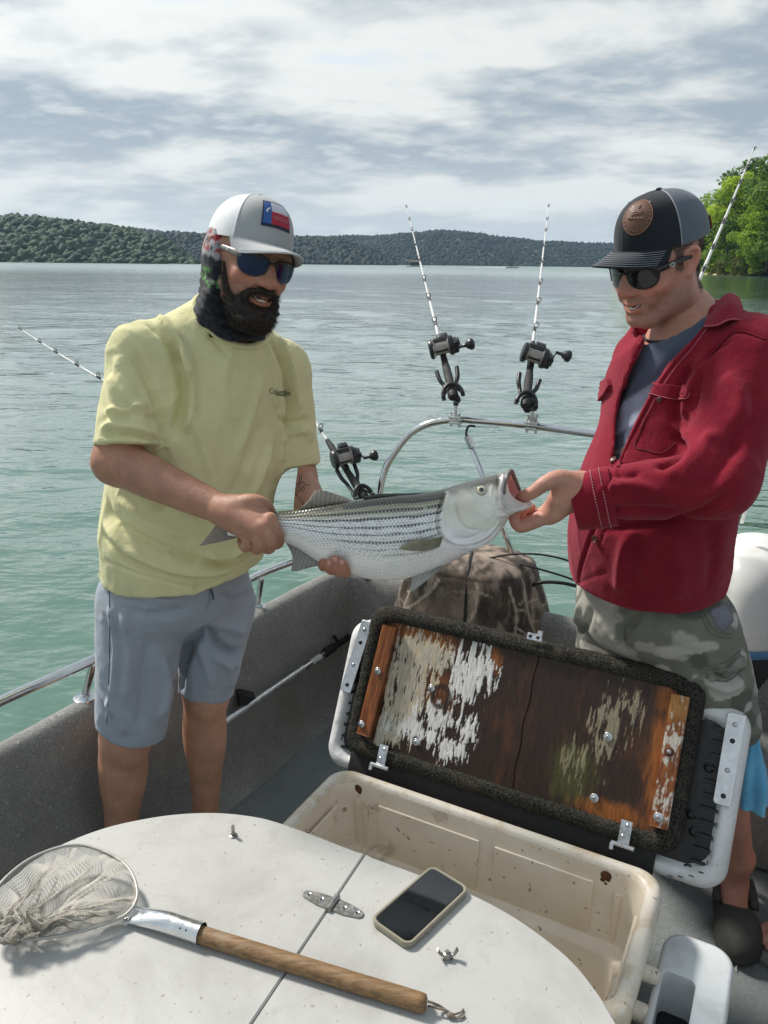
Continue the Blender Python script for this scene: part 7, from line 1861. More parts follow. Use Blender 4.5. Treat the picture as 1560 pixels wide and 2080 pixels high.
    fj.cone(lerp(waist, pel, .3), pel + [.0, 0, -.005], .147, .160, .08, flat=(F, .86))
    cuf = P(1203, 1004, 1.480)
    TORJ = fj.F.copy(); fj.F[:] = .5
    fj.chain([shR, elR, hR_], [.066, .06, .05], .03)
    fj.chain([shL, lerp(shL, elL, .5), elL + [0, 0, .006]], [.074, .073, .066], .035); fj.chain([elL, lerp(elL, cuf, .5), cuf], [.063, .057, .050], .03)
    TOR = TORJ; 
    fj.cone(nb + [0, 0, .06], nb + [0, 0, .12], .02, .02, .01) if False else None
    Vx, Vy, Vz = fj.ax[0][:, None, None], fj.ax[1][None, :, None], fj.ax[2][None, None, :]
    ca = unit(cuf - elL); ca = unit(ca + np.array([0, 0, -.12])); d = (Vx - cuf[0]) * ca[0] + (Vy - cuf[1]) * ca[1] + (Vz - cuf[2]) * ca[2]; rr = np.sqrt((Vx - cuf[0] - d * ca[0]) ** 2 + (Vy - cuf[1] - d * ca[1]) ** 2 + (Vz - cuf[2] - d * ca[2]) ** 2)
    fj.F = np.maximum(fj.F, -np.maximum(-d, rr - .085)).astype(np.float32); fj.cone(cuf - ca * .035, cuf + ca * .05, .035, .038, .004, sub=True)
    fj.op(tuple(slice(None) for _ in range(3)), TORJ, .035)
    # open front from the neck to the lower button, and the neck hole
    OPEN = np.array([(1322, 560), (1318, 640), (1308, 690), (1284, 745), (1262, 800), (1251, 850), (1251, 885), (1247, 928), (1256, 938), (1270, 905), (1288, 862), (1326, 790), (1362, 738), (1400, 698), (1428, 668), (1440, 640), (1445, 560)], float)
    fj.cutpoly(OPEN, 1.30, 1.74, .006)
    fj.cone(nc - ncn * .004, nc + ncn * .12, .074, .095, .006, sub=True)
    hem = unit(np.array([.10, .10, -1.0])); fj.plane(P(1290, 1233, 1.56), hem, .006)
    Vj, Qj = fj.mesh(1); Nj = vnormals(Vj, Qj); Vj = crease(Vj, Nj, (10, 10, 6), 3.0, .0045); Vj = Vj + Nj * (.0048 * fbm(Vj * np.array([9, 9, 6.0]), 3) + .0016 * fbm(Vj * 30, 3))[:, None]
    Vj = folds(Vj, Qj, [
        (((1370, 880), (1392, 905), (1368, 935), (1330, 950)), .009, -.010), (((1382, 870), (1412, 905), (1392, 945), (1350, 968)), .012, .009), (((1372, 860), (1378, 800), (1408, 740)), .010, -.009), (((1392, 850), (1400, 790), (1440, 720)), .014, .008),
        (((1450, 870), (1420, 930), (1380, 985)), .014, .008), (((1500, 860), (1470, 940), (1420, 1000)), .013, -.006), (((1225, 990), (1290, 985), (1350, 1005)), .010, .006), (((1230, 1040), (1300, 1035), (1380, 1040)), .010, -.006), (((1240, 960), (1275, 968), (1300, 960)), .008, -.005),
        (((1225, 1075), (1320, 1060), (1420, 1045), (1480, 1000)), .011, -.010), (((1275, 1090), (1262, 1140), (1258, 1205)), .013, .008), (((1298, 1090), (1290, 1150), (1292, 1215)), .013, -.006), (((1360, 1080), (1380, 1150), (1375, 1220)), .018, .006), (((1440, 1060), (1450, 1130), (1440, 1200)), .02, -.006),
        (((1490, 690), (1440, 720), (1405, 775)), .0035, -.004), (((1555, 690), (1500, 672), (1470, 690), (1437, 730), (1418, 800), (1412, 850)), .004, -.0045),
        (((1252, 900), (1240, 960), (1222, 1030), (1200, 1090), (1180, 1150), (1172, 1200)), .004, -.006), (((1270, 905), (1252, 980), (1232, 1060), (1215, 1120)), .003, -.0022), (((1470, 760), (1500, 800), (1520, 860)), .016, .007), (((1540, 780), (1520, 860), (1480, 930)), .015, -.006)])
    t = NT('red_wool'); n = t.noise(7, 5, .6); w = t.noise(520, 3, .7); l = t.noise(95, 4, .7)
    c = t.mix(t.ss(n, .3, .7), (.180, .0095, .022), (.232, .015, .031)); c = t.scale(c, t.ss(w, .3, .7, .75, 1.3)); lint = t.ss(t.noise(330, 1, .5, dist=2.0), .80, .83); c = t.mix(t.math('MULTIPLY', lint, .5), c, (.5, .3, .3))
    JM = t.done(c, .95, 0, t.bump(l, .0016, 1, t.bump(w, .0007)), Sheen_Weight=.35, Sheen_Roughness=.5, Sheen_Tint=(.9, .35, .4, 1), Specular_IOR_Level=.1)
    jk = sk('jacket', Vj, Qj, JM, root); SJ = Surf(Vj, Qj); THR = pmat('pink_thread', (.42, .10, .13), .8, var=.3, vs=500); BTN = pmat('button_horn', (.10, .03, .03), .35, var=.4, vs=250)
    # placket edge, collar, pocket flap, cuff
    m_ = drapeline(SJ, ((1440, 655), (1402, 700), (1364, 742), (1329, 794), (1291, 866), (1272, 908), (1254, 950)), .0042, -.001, seg=8); obj('placket_edge', m_, JM, jk, 180)
    m_ = drapeline(SJ, ((1436, 668), (1408, 706), (1370, 750), (1337, 800), (1300, 872)), .0009, .0015); obj('stitch', m_, THR, jk, 180)
    def patch(name, ctrl, th=.0035, mat=JM, par=jk, n=8):
        G = np.array([catmull(np.array([P(*q) for q in r]), n) for r in ctrl]); G = np.array([catmull(G[:, j], n) for j in range(G.shape[1])]).transpose(1, 0, 2)
        N_ = np.cross(np.gradient(G, axis=0), np.gradient(G, axis=1)); N_ /= np.linalg.norm(N_, axis=2)[..., None] + 1e-9
        if (N_.mean((0, 1)) @ (CAMP - G.mean((0, 1)))) < 0: N_ = -N_; fl = True
        else: fl = False
        G = G + .0008 * fbm(G.reshape(-1, 3) * 40, 2).reshape(G.shape[0], G.shape[1], 1) * N_
        A = G + N_ * th / 2; B = G - N_ * th / 2; m_ = MB(); m_.grid(A, flip=not fl); m_.grid(B, flip=fl)
        for e in (np.stack([A[0], B[0]]), np.stack([B[-1], A[-1]]), np.stack([A[:, -1], B[:, -1]]), np.stack([B[:, 0], A[:, 0]])): m_.grid(e)
        o_ = obj(name, m_, mat, par, 180); return A
    A = patch('collar', [[(1440, 640, 1.600), (1458, 614, 1.600), (1480, 597, 1.605), (1500, 604, 1.615)], [(1434, 652, 1.560), (1460, 634, 1.545), (1486, 617, 1.545), (1508, 626, 1.560)], [(1430, 664, 1.535), (1456, 662, 1.510), (1484, 650, 1.505), (1512, 652, 1.52)]])
    m_ = MB(); m_.tube(A[-1], .0012, 5); obj('collar_stitch', m_, THR, jk, 180)
    patch('collar', [[(1330, 652, 1.735), (1313, 645, 1.745), (1298, 642, 1.755), (1292, 648, 1.77)], [(1332, 672, 1.720), (1308, 668, 1.725), (1290, 662, 1.735), (1284, 664, 1.755)], [(1318, 702, 1.715), (1300, 696, 1.718), (1288, 690, 1.728), (1283, 688, 1.745)]])
    flap = [(1308, 776), (1340, 779), (1375, 783), (1405, 783), (1402, 800), (1396, 810), (1375, 813), (1352, 809), (1330, 803), (1313, 796)]
    m_ = drape(SJ, flap, .0015, .0035); fp_ = obj('pocket_flap', m_, JM, jk, 50)
    m_ = drapeline(SJ, [(1310, 795), (1330, 801), (1352, 807), (1375, 811), (1396, 808), (1402, 798)], .0008, .0052); obj('stitch', m_, THR, fp_, 180)
    m_ = drapeline(SJ, [(1316, 806), (1308, 860), (1290, 905), (1310, 914), (1345, 920), (1372, 900)], .0012, .0005); obj('pocket_seam', m_, pmat('seam_red', (.11, .008, .012), .9), jk, 180)
    m_ = drape(SJ, [(1219, 792), (1226, 776), (1240, 768), (1244, 782), (1234, 800), (1222, 815), (1217, 805)], .006, .004, 5); obj('pocket_flap', m_, JM, jk, 50)
    m_ = drapeline(SJ, [(1556, 690), (1502, 672), (1470, 690), (1438, 730)], .0016, .0012); obj('yoke_seam', m_, JM, jk, 180)
    def button(px, py, r_, off=.004):
        p, n = SJ.hit(px, py, off); R = np.stack([unit(np.cross(n, [0, 0, 1])), unit(np.cross(np.cross(n, [0, 0, 1]), n)) * -1, n], 1); m_ = MB(); m_.lathe([(.0, .0008), (r_ * .35, .0008), (r_ * .5, .0012), (r_ * .7, .0012), (r_ * .8, .0024), (r_, .0018), (r_, -.001)], p, R, 18)
        for k in range(4): a = k * 1.57 + .78; m_.ball(p + R[:, 0] * math.cos(a) * r_ * .3 + R[:, 1] * math.sin(a) * r_ * .3 + n * .0008, .0009, 6, 4)
        obj('button', m_, BTN, jk, 60)
    button(1247, 936, .0078); button(1211, 1094, .0080); button(1342, 812, .005, .006)
    m_ = MB(); m_.tube(SJ.line([(1271, 852), (1276, 858), (1273, 866)], .004, 4), .0012, 5); obj('button_loop', m_, pmat('pale_thread', (.6, .5, .42), .8), jk, 180)
    # turned cuff hanging open round the wrist
    cb = P(1196, 1014, 1.475); u1 = unit(np.cross(ca, UP)); u2 = unit(np.cross(u1, ca)); na = 60; rows = []; an = np.linspace(0, 2 * np.pi, na, endpoint=False)
    for k, (dx, r_) in enumerate(((-.046, .050), (-.03, .0505), (.0, .0480), (.022, .0465), (.030, .0455), (.030, .0415), (.01, .0410), (-.03, .042))):
        rz = np.array([r_ * (1 + .26 * max(-math.sin(a), 0) ** 1.5 + .10 * max(math.sin(a), 0)) for a in an]); rows.append(cb + np.outer(np.full(na, 1.0), ca * dx) + np.outer(np.cos(an) * r_ * .84, u1) + np.outer(np.sin(an) * rz, u2) - np.outer(np.maximum(-np.sin(an), 0) * .000, u2))
    rows = np.array(rows); rows = rows + (.0022 * fbm(rows.reshape(-1, 3) * 40, 2)).reshape(8, na, 1) * np.array([0, -1, .3]); m_ = MB(); m_.grid(rows, cv=True); cf = obj('cuff', m_, JM, jk, 60)
    m_ = MB()
    for rr_ in (rows[1], rows[2] * .55 + rows[1] * .45):
        for j in range(0, na, 1):
            if j % 1 == 0: a_, b_ = rr_[j], rr_[(j + 1) % na]; o_ = unit((a_ + b_) / 2 - cb - ca * np.dot((a_ + b_) / 2 - cb, ca)) * .0012; m_.tube([a_ + o_, lerp(a_, b_, .62) + o_], .0010, 5)
    obj('cuff_stitch', m_, pmat('pale_stitch', (.52, .22, .24), .8), cf, 180)
    # ---- camouflage shorts
    fp = Field(np.array([.26, 1.28, .36]), np.array([1.06, 2.12, .98]), .006); fp.ell(pel + [0, 0, -.02], (.172, .138, .13), RB, .05)
    eL, eR = lerp(hipL, knL, 1.05), lerp(hipR, knR, 1.05); fp.chain([hipL, lerp(hipL, eL, .5), eL], [.102, .100, .090], .04); fp.chain([hipR, lerp(hipR, eR, .5), eR], [.100, .098, .090], .04)
    for e_, h_ in ((eL, hipL), (eR, hipR)):
        Vx, Vy, Vz = fp.ax[0][:, None, None], fp.ax[1][None, :, None], fp.ax[2][None, None, :]
        a_ = unit(e_ - h_); d = (Vx - e_[0]) * a_[0] + (Vy - e_[1]) * a_[1] + (Vz - e_[2]) * a_[2]; rr = np.sqrt((Vx - e_[0] - d * a_[0]) ** 2 + (Vy - e_[1] - d * a_[1]) ** 2 + (Vz - e_[2] - d * a_[2]) ** 2); fp.F = np.maximum(fp.F, -np.maximum(-d, rr - .13)).astype(np.float32)
    Vp, Qp = fp.mesh(1); N0 = vnormals(Vp, Qp); Vp = crease(Vp, N0, (13, 13, 7), 5.0, .0050); Vp = Vp + N0 * (.0045 * fbm(Vp * 12, 3) + .0022 * fbm(Vp * 30 + 2, 3))[:, None]
    Vp = folds(Vp, Qp, [(((1295, 1250), (1268, 1290), (1262, 1320)), .010, -.009), (((1200, 1230), (1190, 1270), (1170, 1290)), .010, -.008), (((1180, 1220), (1172, 1260), (1150, 1285)), .008, .008), (((1215, 1250), (1240, 1290), (1262, 1305)), .010, .007), (((1440, 1340), (1480, 1360), (1505, 1330)), .008, .008), (((1430, 1380), (1475, 1400), (1515, 1380)), .009, .009), (((1445, 1362), (1480, 1380), (1510, 1355)), .006, -.009), (((1330, 1270), (1380, 1300), (1440, 1310)), .014, .005)])
    n1 = fbm(Vp * np.array([5.5, 5.5, 8.0]) + .16 * fbm(Vp * 26, 2)[:, None], 2); n2 = fbm(Vp * np.array([6, 6, 9.0]) + 31, 2); n3 = fbm(Vp * np.array([7, 7, 10.0]) + 77, 2)
    Cp = np.array([.165, .165, .135]) * np.ones((len(Vp), 1)); Cp = lerp(Cp, np.array([.34, .325, .285]), sstep(n1, .06, .09)[:, None]); Cp = lerp(Cp, np.array([.10, .105, .085]), sstep(n2, .13, .16)[:, None]); Cp = lerp(Cp, np.array([.42, .40, .36]), sstep(n3, .26, .29)[:, None])
    sh = sk('camo_shorts', Vp, Qp, fabric('camo_twill', (1, 1, 1), .08, .85, 650, .0004, .0014, .1, attr=True), root, Cp); SP = Surf(Vp, Qp); SMT = pmat('shorts_stitch', (.14, .14, .115), .9)
    for pts in (((1302, 1236), (1299, 1268), (1285, 1272), (1270, 1268)), ((1422, 1225), (1430, 1262), (1450, 1290), (1484, 1296)), ((1428, 1225), (1437, 1258), (1455, 1282), (1484, 1288)), ((1432, 1352), (1470, 1346), (1504, 1322)), ((1434, 1376), (1475, 1384), (1512, 1358)), ((1268, 1272), (1270, 1300), (1276, 1318))): m_ = drapeline(SP, pts, .0016, .0003); obj('seam', m_, SMT, sh, 180)
    m_ = drape(SP, [(1436, 1362), (1472, 1358), (1508, 1332), (1514, 1352), (1478, 1378), (1440, 1384)], .001, .004, 6); obj('cargo_flap', m_, pmat('camo_flap', (.19, .19, .16), .9, var=.3, vs=25), sh, 50)
    m_ = drape(SP, [(1442, 1238), (1482, 1222), (1490, 1262), (1470, 1284), (1452, 1272)], -.0005, .0016, 6); obj('pocket_opening', m_, pmat('pocket_grey', (.16, .16, .19), .9, var=.3, vs=30), sh, 180)
    # ---- clogs
    SM = pmat('clog_foam', (.040, .042, .036), .75, var=.15, vs=40)
    for an, tf in ((anL, unit(np.array([-.30, -.95, 0]))), (anR, F)):
        sl = np.cross(UP, tf); h0 = np.array([an[0], an[1], 0]) - tf * .05; fc = Field(h0 - .2, h0 + np.array([.34, .34, .18]), .005); fc = Field(np.minimum(h0, h0 + tf * .3) - [.09, .09, .0], np.maximum(h0, h0 + tf * .3) + [.09, .09, .14], .0045)
        R = np.stack([sl, tf, UP], 1); fc.ell(h0 + tf * .185 + [0, 0, .040], (.054, .085, .050), R, .02); fc.ell(h0 + tf * .05 + [0, 0, .022], (.042, .070, .030), R, .04); fc.cone(h0 + tf * .04 + [0, 0, .012], h0 + tf * .2 + [0, 0, .012], .042, .050, .02, flat=(UP, .35)); fc.ell(h0 + tf * .075 + [0, 0, .085], (.036, .075, .055), R, .012, sub=True); fc.plane([0, 0, .002], [0, 0, -1.0], .003)
        v, q = fc.mesh(2); cl = sk('clog', v, q, SM, root)
        m_ = MB(); a = np.linspace(-.2, np.pi + .2, 16); m_.tube(np.array([h0 + tf * (.085 - .115 * math.sin(x)) + sl * math.cos(x) * .045 + UP * (.052 + .022 * math.sin(x)) for x in a]), .010, 8, flat=.3); obj('heel_strap', m_, SM, cl, 180)
    # ---- cap
    prm = (.0835, .1160, .100, -.009, .046)
    nv_ = fabric('navy_twill', (.018, .020, .027), .08, .85, 650, .0004, .0003); ms = fabric('grey_mesh', (.105, .125, .155), .10, .8, 420, .0012, .0003); wh = pmat('cap_stitch', (.30, .32, .35), .8)
    cp, CT_ = cap(HM, hc, hs, root, prm, (nv_, ms, nv_, wh), rad(-3.0), .080, 6.4, 1.30, True)
    m_ = MB(); m_.tube(np.array([capspot(CT_, prm, -2.55, t, .002) for t in np.linspace(.01, .16, 6)]), .006, 8, flat=.4); obj('side_tab', m_, pmat('rust_tab', (.22, .05, .025), .8), cp, 180)
    # oval leather patch: picture side is the wearer's left
    LE = pmat('patch_leather', (.135, .060, .036), .6, var=.2, vs=60, bump=.0004, bs=300); LD = pmat('patch_emboss', (.25, .125, .080), .6, var=.2, vs=90)
    ca_, ct_ = -.52 * 0 - .30, .40
    def ov(k, off): return np.array([capspot(CT_, prm, ca_ + .40 * k * math.cos(a) + .02 * math.sin(a), ct_ + .265 * k * math.sin(a), off) for a in np.linspace(0, 2 * np.pi, 48, endpoint=False)])
    m_ = MB(); m_.grid(np.array([ov(1.0, -.001), ov(1.0, .0022), ov(.98, .0030), ov(.8, .0030), ov(.6, .0030), ov(.4, .0030), ov(.2, .0030), ov(.01, .0030)]), cv=True, flip=True); pt = obj('leather_patch', m_, LE, cp, 60)
    m_ = MB(); o_ = ov(1.0, .0024); m_.tube(np.concatenate([o_, o_[:1]]), .0012, 6, cap=False); obj('patch_edge', m_, LD, pt, 180)
    m_ = MB(); o_ = ov(.87, .0031)
    for j in range(0, 48, 2): m_.tube([o_[j], lerp(o_[j], o_[j + 1], .8)], .0008, 5)
    obj('patch_stitch', m_, LD, pt, 180)
    m_ = MB()
    for a0, t0, pts in ((0, 0, ((-.03, .13), (.0, .17), (.015, .13), (.0, .10))), (0, 0, ((-.16, .0), (-.05, .035), (.08, .03), (.14, .04))), (0, 0, ((-.14, -.02), (.0, .005), (.13, .01)))): m_.tube(np.array([capspot(CT_, prm, ca_ - a, ct_ + t, .0033) for a, t in catmull(np.array([(a, t, 0) for a, t in pts]), 5)[:, :2]]), .0013, 6)
    for k in range(9): 
        a = -.20 + .047 * k; m_.tube([capspot(CT_, prm, ca_ - a, ct_ - .045, .0033), capspot(CT_, prm, ca_ - a - .012 * (k % 2), ct_ - .085, .0033)], .0009, 5)
    obj('patch_emboss', m_, LD, pt, 180)
    # ---- sunglasses
    lens = NT('black_lens'); LM = lens.done((.006, .006, .007), .04, 0, None, Specular_IOR_Level=.5)
    gl, GT = glasses(HM, hc, hs, root, LM, pmat('black_frame', (.010, .010, .011), .3, var=.1), pmat('black_arm', (.012, .012, .013), .35, var=.1), .112, 0, .0034)
    e = MB(); pc = GT([(-.0775, .050, .0108)])[0]; e.tube(np.array([pc + HM @ (np.array([-.0012, math.cos(a) * .0075, math.sin(a) * .0030]) * hs) for a in np.linspace(0, 6.283, 20)]), .0009, 6, cap=False); obj('temple_mark', e, pmat('mark_silver', (.7, .7, .7), .3, .6), gl, 180)
    return root
REDMAN = redman()
# ================================================================ striped bass held between the two men
YF = 1.46
def fish():
    c0 = P(750, 1090, YF)
    root = thing('fish', (c0[0], c0[1], c0[2]), 'large silver striped bass with dark lines held by the mouth and tail', 'fish')
    ST_ = [((462, 1066), (464, 1088), .008), ((500, 1052), (505, 1092), .014), ((545, 1041), (552, 1094), .020), ((600, 1036), (600, 1110), .028), ((656, 1026), (656, 1145), .038), ((711, 1018), (711, 1165), .045), ((766, 1010), (766, 1177), .050), ((805, 1006), (800, 1177), .051), ((848, 1003), (842, 1169), .051),
           ((893, 996), (890, 1151), .050), ((925, 986), (925, 1135), .051), ((952, 978), (958, 1118), .049), ((978, 971), (990, 1103), .044), ((1002, 965), (1014, 1080), .038), ((1018, 961), (1030, 1056), .033)]
    nv = 200; a = np.linspace(0, 2 * np.pi, nv, endpoint=False); near = np.array([0, -1.0, 0])
    def ring(u, l, w):
        U, L_ = P(*u, YF), P(*l, YF); c = (U + L_) / 2; h = (U - L_) / 2
        e = .92; cs, sn = np.cos(a), np.sin(a); cs2 = np.sign(cs) * np.abs(cs) ** e; sn2 = np.sign(sn) * np.abs(sn) ** e
        return c + np.outer(cs, h) + np.outer(sn * (1 - .10 * np.abs(cs)), near * w)
    rings = np.array([ring(*s) for s in ST_])
    # mouth: outer lip, then the pink inside
    def loop(pts):
        q = catmull(np.array([P(*p) for p in pts]), 25, True); return q[np.linspace(0, len(q), nv, endpoint=False).astype(int)]
    lip0 = loop([(1030, 958, YF), (1019, 975, YF - .027), (1017, 1003, YF - .033), (1026, 1030, YF - .030), (1050, 1036, YF - .018), (1060, 1034, YF + .014), (1040, 1010, YF + .029), (1034, 975, YF + .026)])
    lip1 = loop([(1037, 955, YF), (1030, 970, YF - .026), (1031, 994, YF - .034), (1044, 1015, YF - .030), (1070, 1027, YF - .014), (1078, 1022, YF + .010), (1062, 1004, YF + .030), (1046, 972, YF + .026)])
    lip2 = loop([(1037, 960, YF), (1032, 974, YF - .023), (1034, 996, YF - .030), (1046, 1013, YF - .026), (1068, 1022, YF - .012), (1073, 1019, YF + .008), (1058, 1004, YF + .026), (1045, 974, YF + .023)])
    in1 = loop([(1022, 972, YF), (1018, 985, YF - .018), (1018, 1000, YF - .022), (1026, 1012, YF - .020), (1040, 1020, YF - .01), (1044, 1018, YF + .01), (1036, 1004, YF + .02), (1028, 982, YF + .018)])
    in2 = loop([(995, 985, YF), (992, 995, YF - .012), (992, 1005, YF - .014), (996, 1014, YF - .012), (1004, 1020, YF - .006), (1006, 1018, YF + .006), (1002, 1006, YF + .012), (997, 992, YF + .012)])
    K = np.concatenate([rings, lip0[None], lip1[None], lip2[None], in1[None], in2[None]])
    sub = 40; nst = len(rings); out = []
    for i in range(len(K) - 1):
        n = (45 if i < nst - 1 else 16); p0, p1, p2, p3 = K[max(i - 1, 0)], K[i], K[i + 1], K[min(i + 2, len(K) - 1)]
        if i >= nst: p0 = p1; p3 = p2
        for k in range(n):
            t = k / n; out.append((.5 * ((2 * p1) + (p2 - p0) * t + (2 * p0 - 5 * p1 + 4 * p2 - p3) * t * t + (3 * p1 - p0 - 3 * p2 + p3) * t ** 3), i + t))
    A = np.array([o[0] for o in out] + [K[-1]]); sidx = np.array([o[1] for o in out] + [len(K) - 1.0])
    nu = len(A); V = A.reshape(-1, 3); Q = gridquads(nu, nv, cv=True)
    # closed snout end of the tail is inside the fist
    cen = A.mean(1); ds = np.concatenate([[0], np.cumsum(np.linalg.norm(np.diff(cen, axis=0), axis=1))]); Sx = np.repeat(ds, nv); si = np.repeat(sidx, nv); aa = np.tile(a, nu)
    f = (1 - np.cos(aa)) / 2; q = proj(V); px, py = q[:, 0], q[:, 1]
    inside = si > nst + 1.7; head = sstep(px + (py - 1060) * .12, 893, 903)
    # relief: gill cover edge, throat folds, cheek plates
    V = folds(V, Q, [(((903, 1003), (893, 1030), (888, 1055), (893, 1085), (915, 1104), (950, 1110)), .0028, -.0038), (((912, 1003), (903, 1030), (899, 1055), (903, 1082), (922, 1098), (955, 1103)), .006, .0030),
                     (((925, 1020), (930, 1040), (936, 1058), (950, 1074), (972, 1078)), .0030, -.0022), (((930, 1108), (965, 1108), (995, 1094), (1018, 1066)), .0028, -.0020), (((920, 1100), (960, 1101), (990, 1086), (1014, 1060)), .003, .0016), (((945, 1116), (975, 1112), (1003, 1094), (1024, 1066)), .0025, -.0016), (((915, 1092), (955, 1093), (985, 1078)), .0028, -.0016),
                     (((1012, 972), (1010, 1000), (1012, 1026)), .003, -.0022), (((1019, 970), (1018, 1000), (1022, 1026)), .003, .0016), (((1000, 985), (998, 1010), (1008, 1030)), .003, .0010), (((1010, 1034), (1035, 1040), (1060, 1034)), .0022, -.0012), (((1008, 1048), (1030, 1046), (1050, 1038)), .003, .0010), (((940, 1122), (975, 1121), (1006, 1104), (1028, 1074)), .0024, .0014), (((925, 1110), (962, 1113), (998, 1099), (1020, 1072)), .0022, .0012)], 2.2)
    N = vnormals(V, Q)
    # colour
    sp_s, sp_h = .0066, .0052; hh = f * np.repeat(np.linalg.norm(A[:, 0] - A[:, nv // 2], axis=1), nv) * 1.12
    wob = .0006 * fbm(np.stack([Sx * 40, f * 9, Sx * 0], 1), 2); u = Sx / sp_s; v = (hh + wob) / sp_h; row = np.floor(v); uu = u + .5 * (row % 2); cu, cv = uu - np.floor(uu) - .5, v - row - .5
    dd = np.sqrt((cu * 1.0) ** 2 + (cv * .95) ** 2); scale = sstep(dd, .60, .22)
    rid = np.sin(np.floor(uu) * 12.9 + row * 78.2) * .5 + .5
    n1 = fbm(V * 40, 3); n2 = fbm(V * 150, 3)
    back = np.array([.080, .076, .048]); olive = np.array([.31, .295, .21]); silver = np.array([.74, .745, .735]); white = np.array([.90, .90, .88])
    C = lerp(np.tile(back, (len(V), 1)), olive, sstep(f, .02, .10)[:, None]); C = lerp(C, silver, sstep(f + .02 * n1, .08, .26)[:, None]); C = lerp(C, white, sstep(f, .52, .72)[:, None])
    bs = (1 - head) * sstep(px, 470, 520)
    C = C * (1 + ((scale - .5) * .95 * (1 - .55 * sstep(f, .55, .75)) + (rid - .5) * .18)[:, None] * bs[:, None])
    # lines of dark dashes
    for k, fc in enumerate((.045, .115, .19, .275, .36, .445, .53, .605)):
        wv = .008 * fbm(np.stack([Sx * 22, np.full_like(Sx, k * 3.1), Sx * 0], 1), 2); d = np.abs(f - fc - wv - .012 * sstep(px, 800, 890)); w = .0150 + .004 * (k < 3)
        dash = .45 + .55 * sstep(np.abs((u + .5 * (k % 2)) % 1 - .5), .42, .2)
        fade = 1.0 if k < 5 else sstep(px, 640 + 45 * (k - 5), 720 + 45 * (k - 5)) * (1 - .25 * (k - 4) * .5)
        brk = sstep(fbm(np.stack([Sx * 30, np.full_like(Sx, 20 + k * 5.0), Sx * 0], 1), 2), -.55, -.35)
        C = lerp(C, np.array([.022, .025, .028]), (sstep(d, w, w * .55) * dash * bs * fade * brk * 1.0 * np.where(np.sin(aa) > -.2, 1, 1))[:, None])
    # head: grey crown, pale gold cheek with fine scales, white throat
    hg = sstep(py - (1000 - (px - 900) * .17) + 6 * n1, 22, -6)
    gold = np.array([.52, .47, .33]); ch = np.array([.82, .80, .74]); hc_ = lerp(np.tile(ch, (len(V), 1)), gold, (np.exp(-(((px - 940) / 42) ** 2 + ((py - 1030) / 30) ** 2)) * (.55 + .5 * n2))[:, None])
    hc_ = lerp(hc_, np.array([.86, .83, .85]), sstep(py, 1062, 1085)[:, None]); hc_ = lerp(hc_, np.array([.11, .11, .09]), hg[:, None]); hc_ = hc_ * (1 + .22 * n2 * sstep(py, 1075, 1050) + .10 * n1)[:, None]
    C = lerp(C, hc_, head[:, None]); C = lerp(C, np.array([.70, .62, .62]), (sstep(px, 1008, 1024) * head * .8)[:, None]); C = lerp(C, np.array([.13, .115, .10]), (sstep(px, 1012, 1022) * sstep(py, 972, 962) * .9)[:, None])
    C = lerp(C, np.array([.58, .25, .245]), sstep(si, nst + 1.4, nst + 2.4)[:, None]); C = lerp(C, np.array([.72, .55, .53]), (sstep(si, nst + .6, nst + 1.0) * sstep(si, nst + 2.2, nst + 1.6) * .8)[:, None])
    V = V + N * ((scale - .5) * .00035 * bs)[:, None]
    t = NT('fish_skin'); c = t.attr(); g = t.noise(600, 2); me = sk('body', V, Q, t.done(c, t.ss(g, .3, .7, .18, .32), .06, t.bump(g, .0003), Specular_IOR_Level=.7, Coat_Weight=.5, Coat_Roughness=.10), root, np.clip(C, .004, .9))
    S = Surf(V, Q)
    # gill plate, eye
    e, n = S.hit(978, 996, -.0015); R = np.stack([unit(np.cross(n, [0, 0, 1])), unit(np.cross(n, np.cross(n, [0, 0, 1]))) * -1, n], 1)
    m_ = MB(); m_.lathe([(.0, .0050), (.003, .0048), (.0058, .0042), (.0078, .0032), (.0098, .0015), (.0112, -.001)], e, R, 28); ey = quadmesh('eye', m_.V(), np.array(m_.f)); d = np.linalg.norm(m_.V() - e - np.outer((m_.V() - e) @ n, n), axis=1)
    Ce = lerp(np.tile([.006, .006, .007], (len(d), 1)), np.array([.62, .57, .42]), sstep(d, .0052, .0060)[:, None]); Ce = lerp(Ce, np.array([.10, .09, .07]), sstep(d, .0088, .0098)[:, None])
    setcol(ey, Ce); t = NT('fish_eye'); obj('eye', ey, t.done(t.attr(), .05, 0, None, Coat_Weight=1.0, Coat_Roughness=.02), root, 180)
    for k, pts in enumerate((((1022, 968), (1019, 984), (1018, 1000), (1021, 1016), (1026, 1030)),)):
        m_ = drapeline(S, pts, .0032, .0005, seg=8); obj('jaw_plate', m_, pmat('jaw_skin', (.60, .55, .55), .35, var=.15, vs=90), root, 180)
    m_ = MB(); q = catmull([P(1022, 1040, YF - .028), P(1045, 1036, YF - .022), P(1066, 1030, YF - .012), P(1077, 1024, YF + .002), P(1070, 1018, YF + .016), P(1050, 1012, YF + .026)], 6)
    m_.tube(q, np.interp(np.linspace(0, 1, len(q)), [0, .5, 1], [.004, .0052, .004]), 10); obj('lower_jaw', m_, pmat('jaw_white', (.66, .62, .58), .35, var=.18, vs=80), root, 180)
    m_ = MB(); q = catmull([P(1024, 1004, YF - .034), P(1028, 975, YF - .026), P(1037, 956, YF), P(1046, 972, YF + .024), P(1056, 996, YF + .028)], 6)
    m_.tube(q, np.interp(np.linspace(0, 1, len(q)), [0, .5, 1], [.003, .0046, .003]), 10); obj('upper_lip', m_, pmat('lip_grey', (.17, .15, .14), .4, var=.25, vs=80), root, 180)
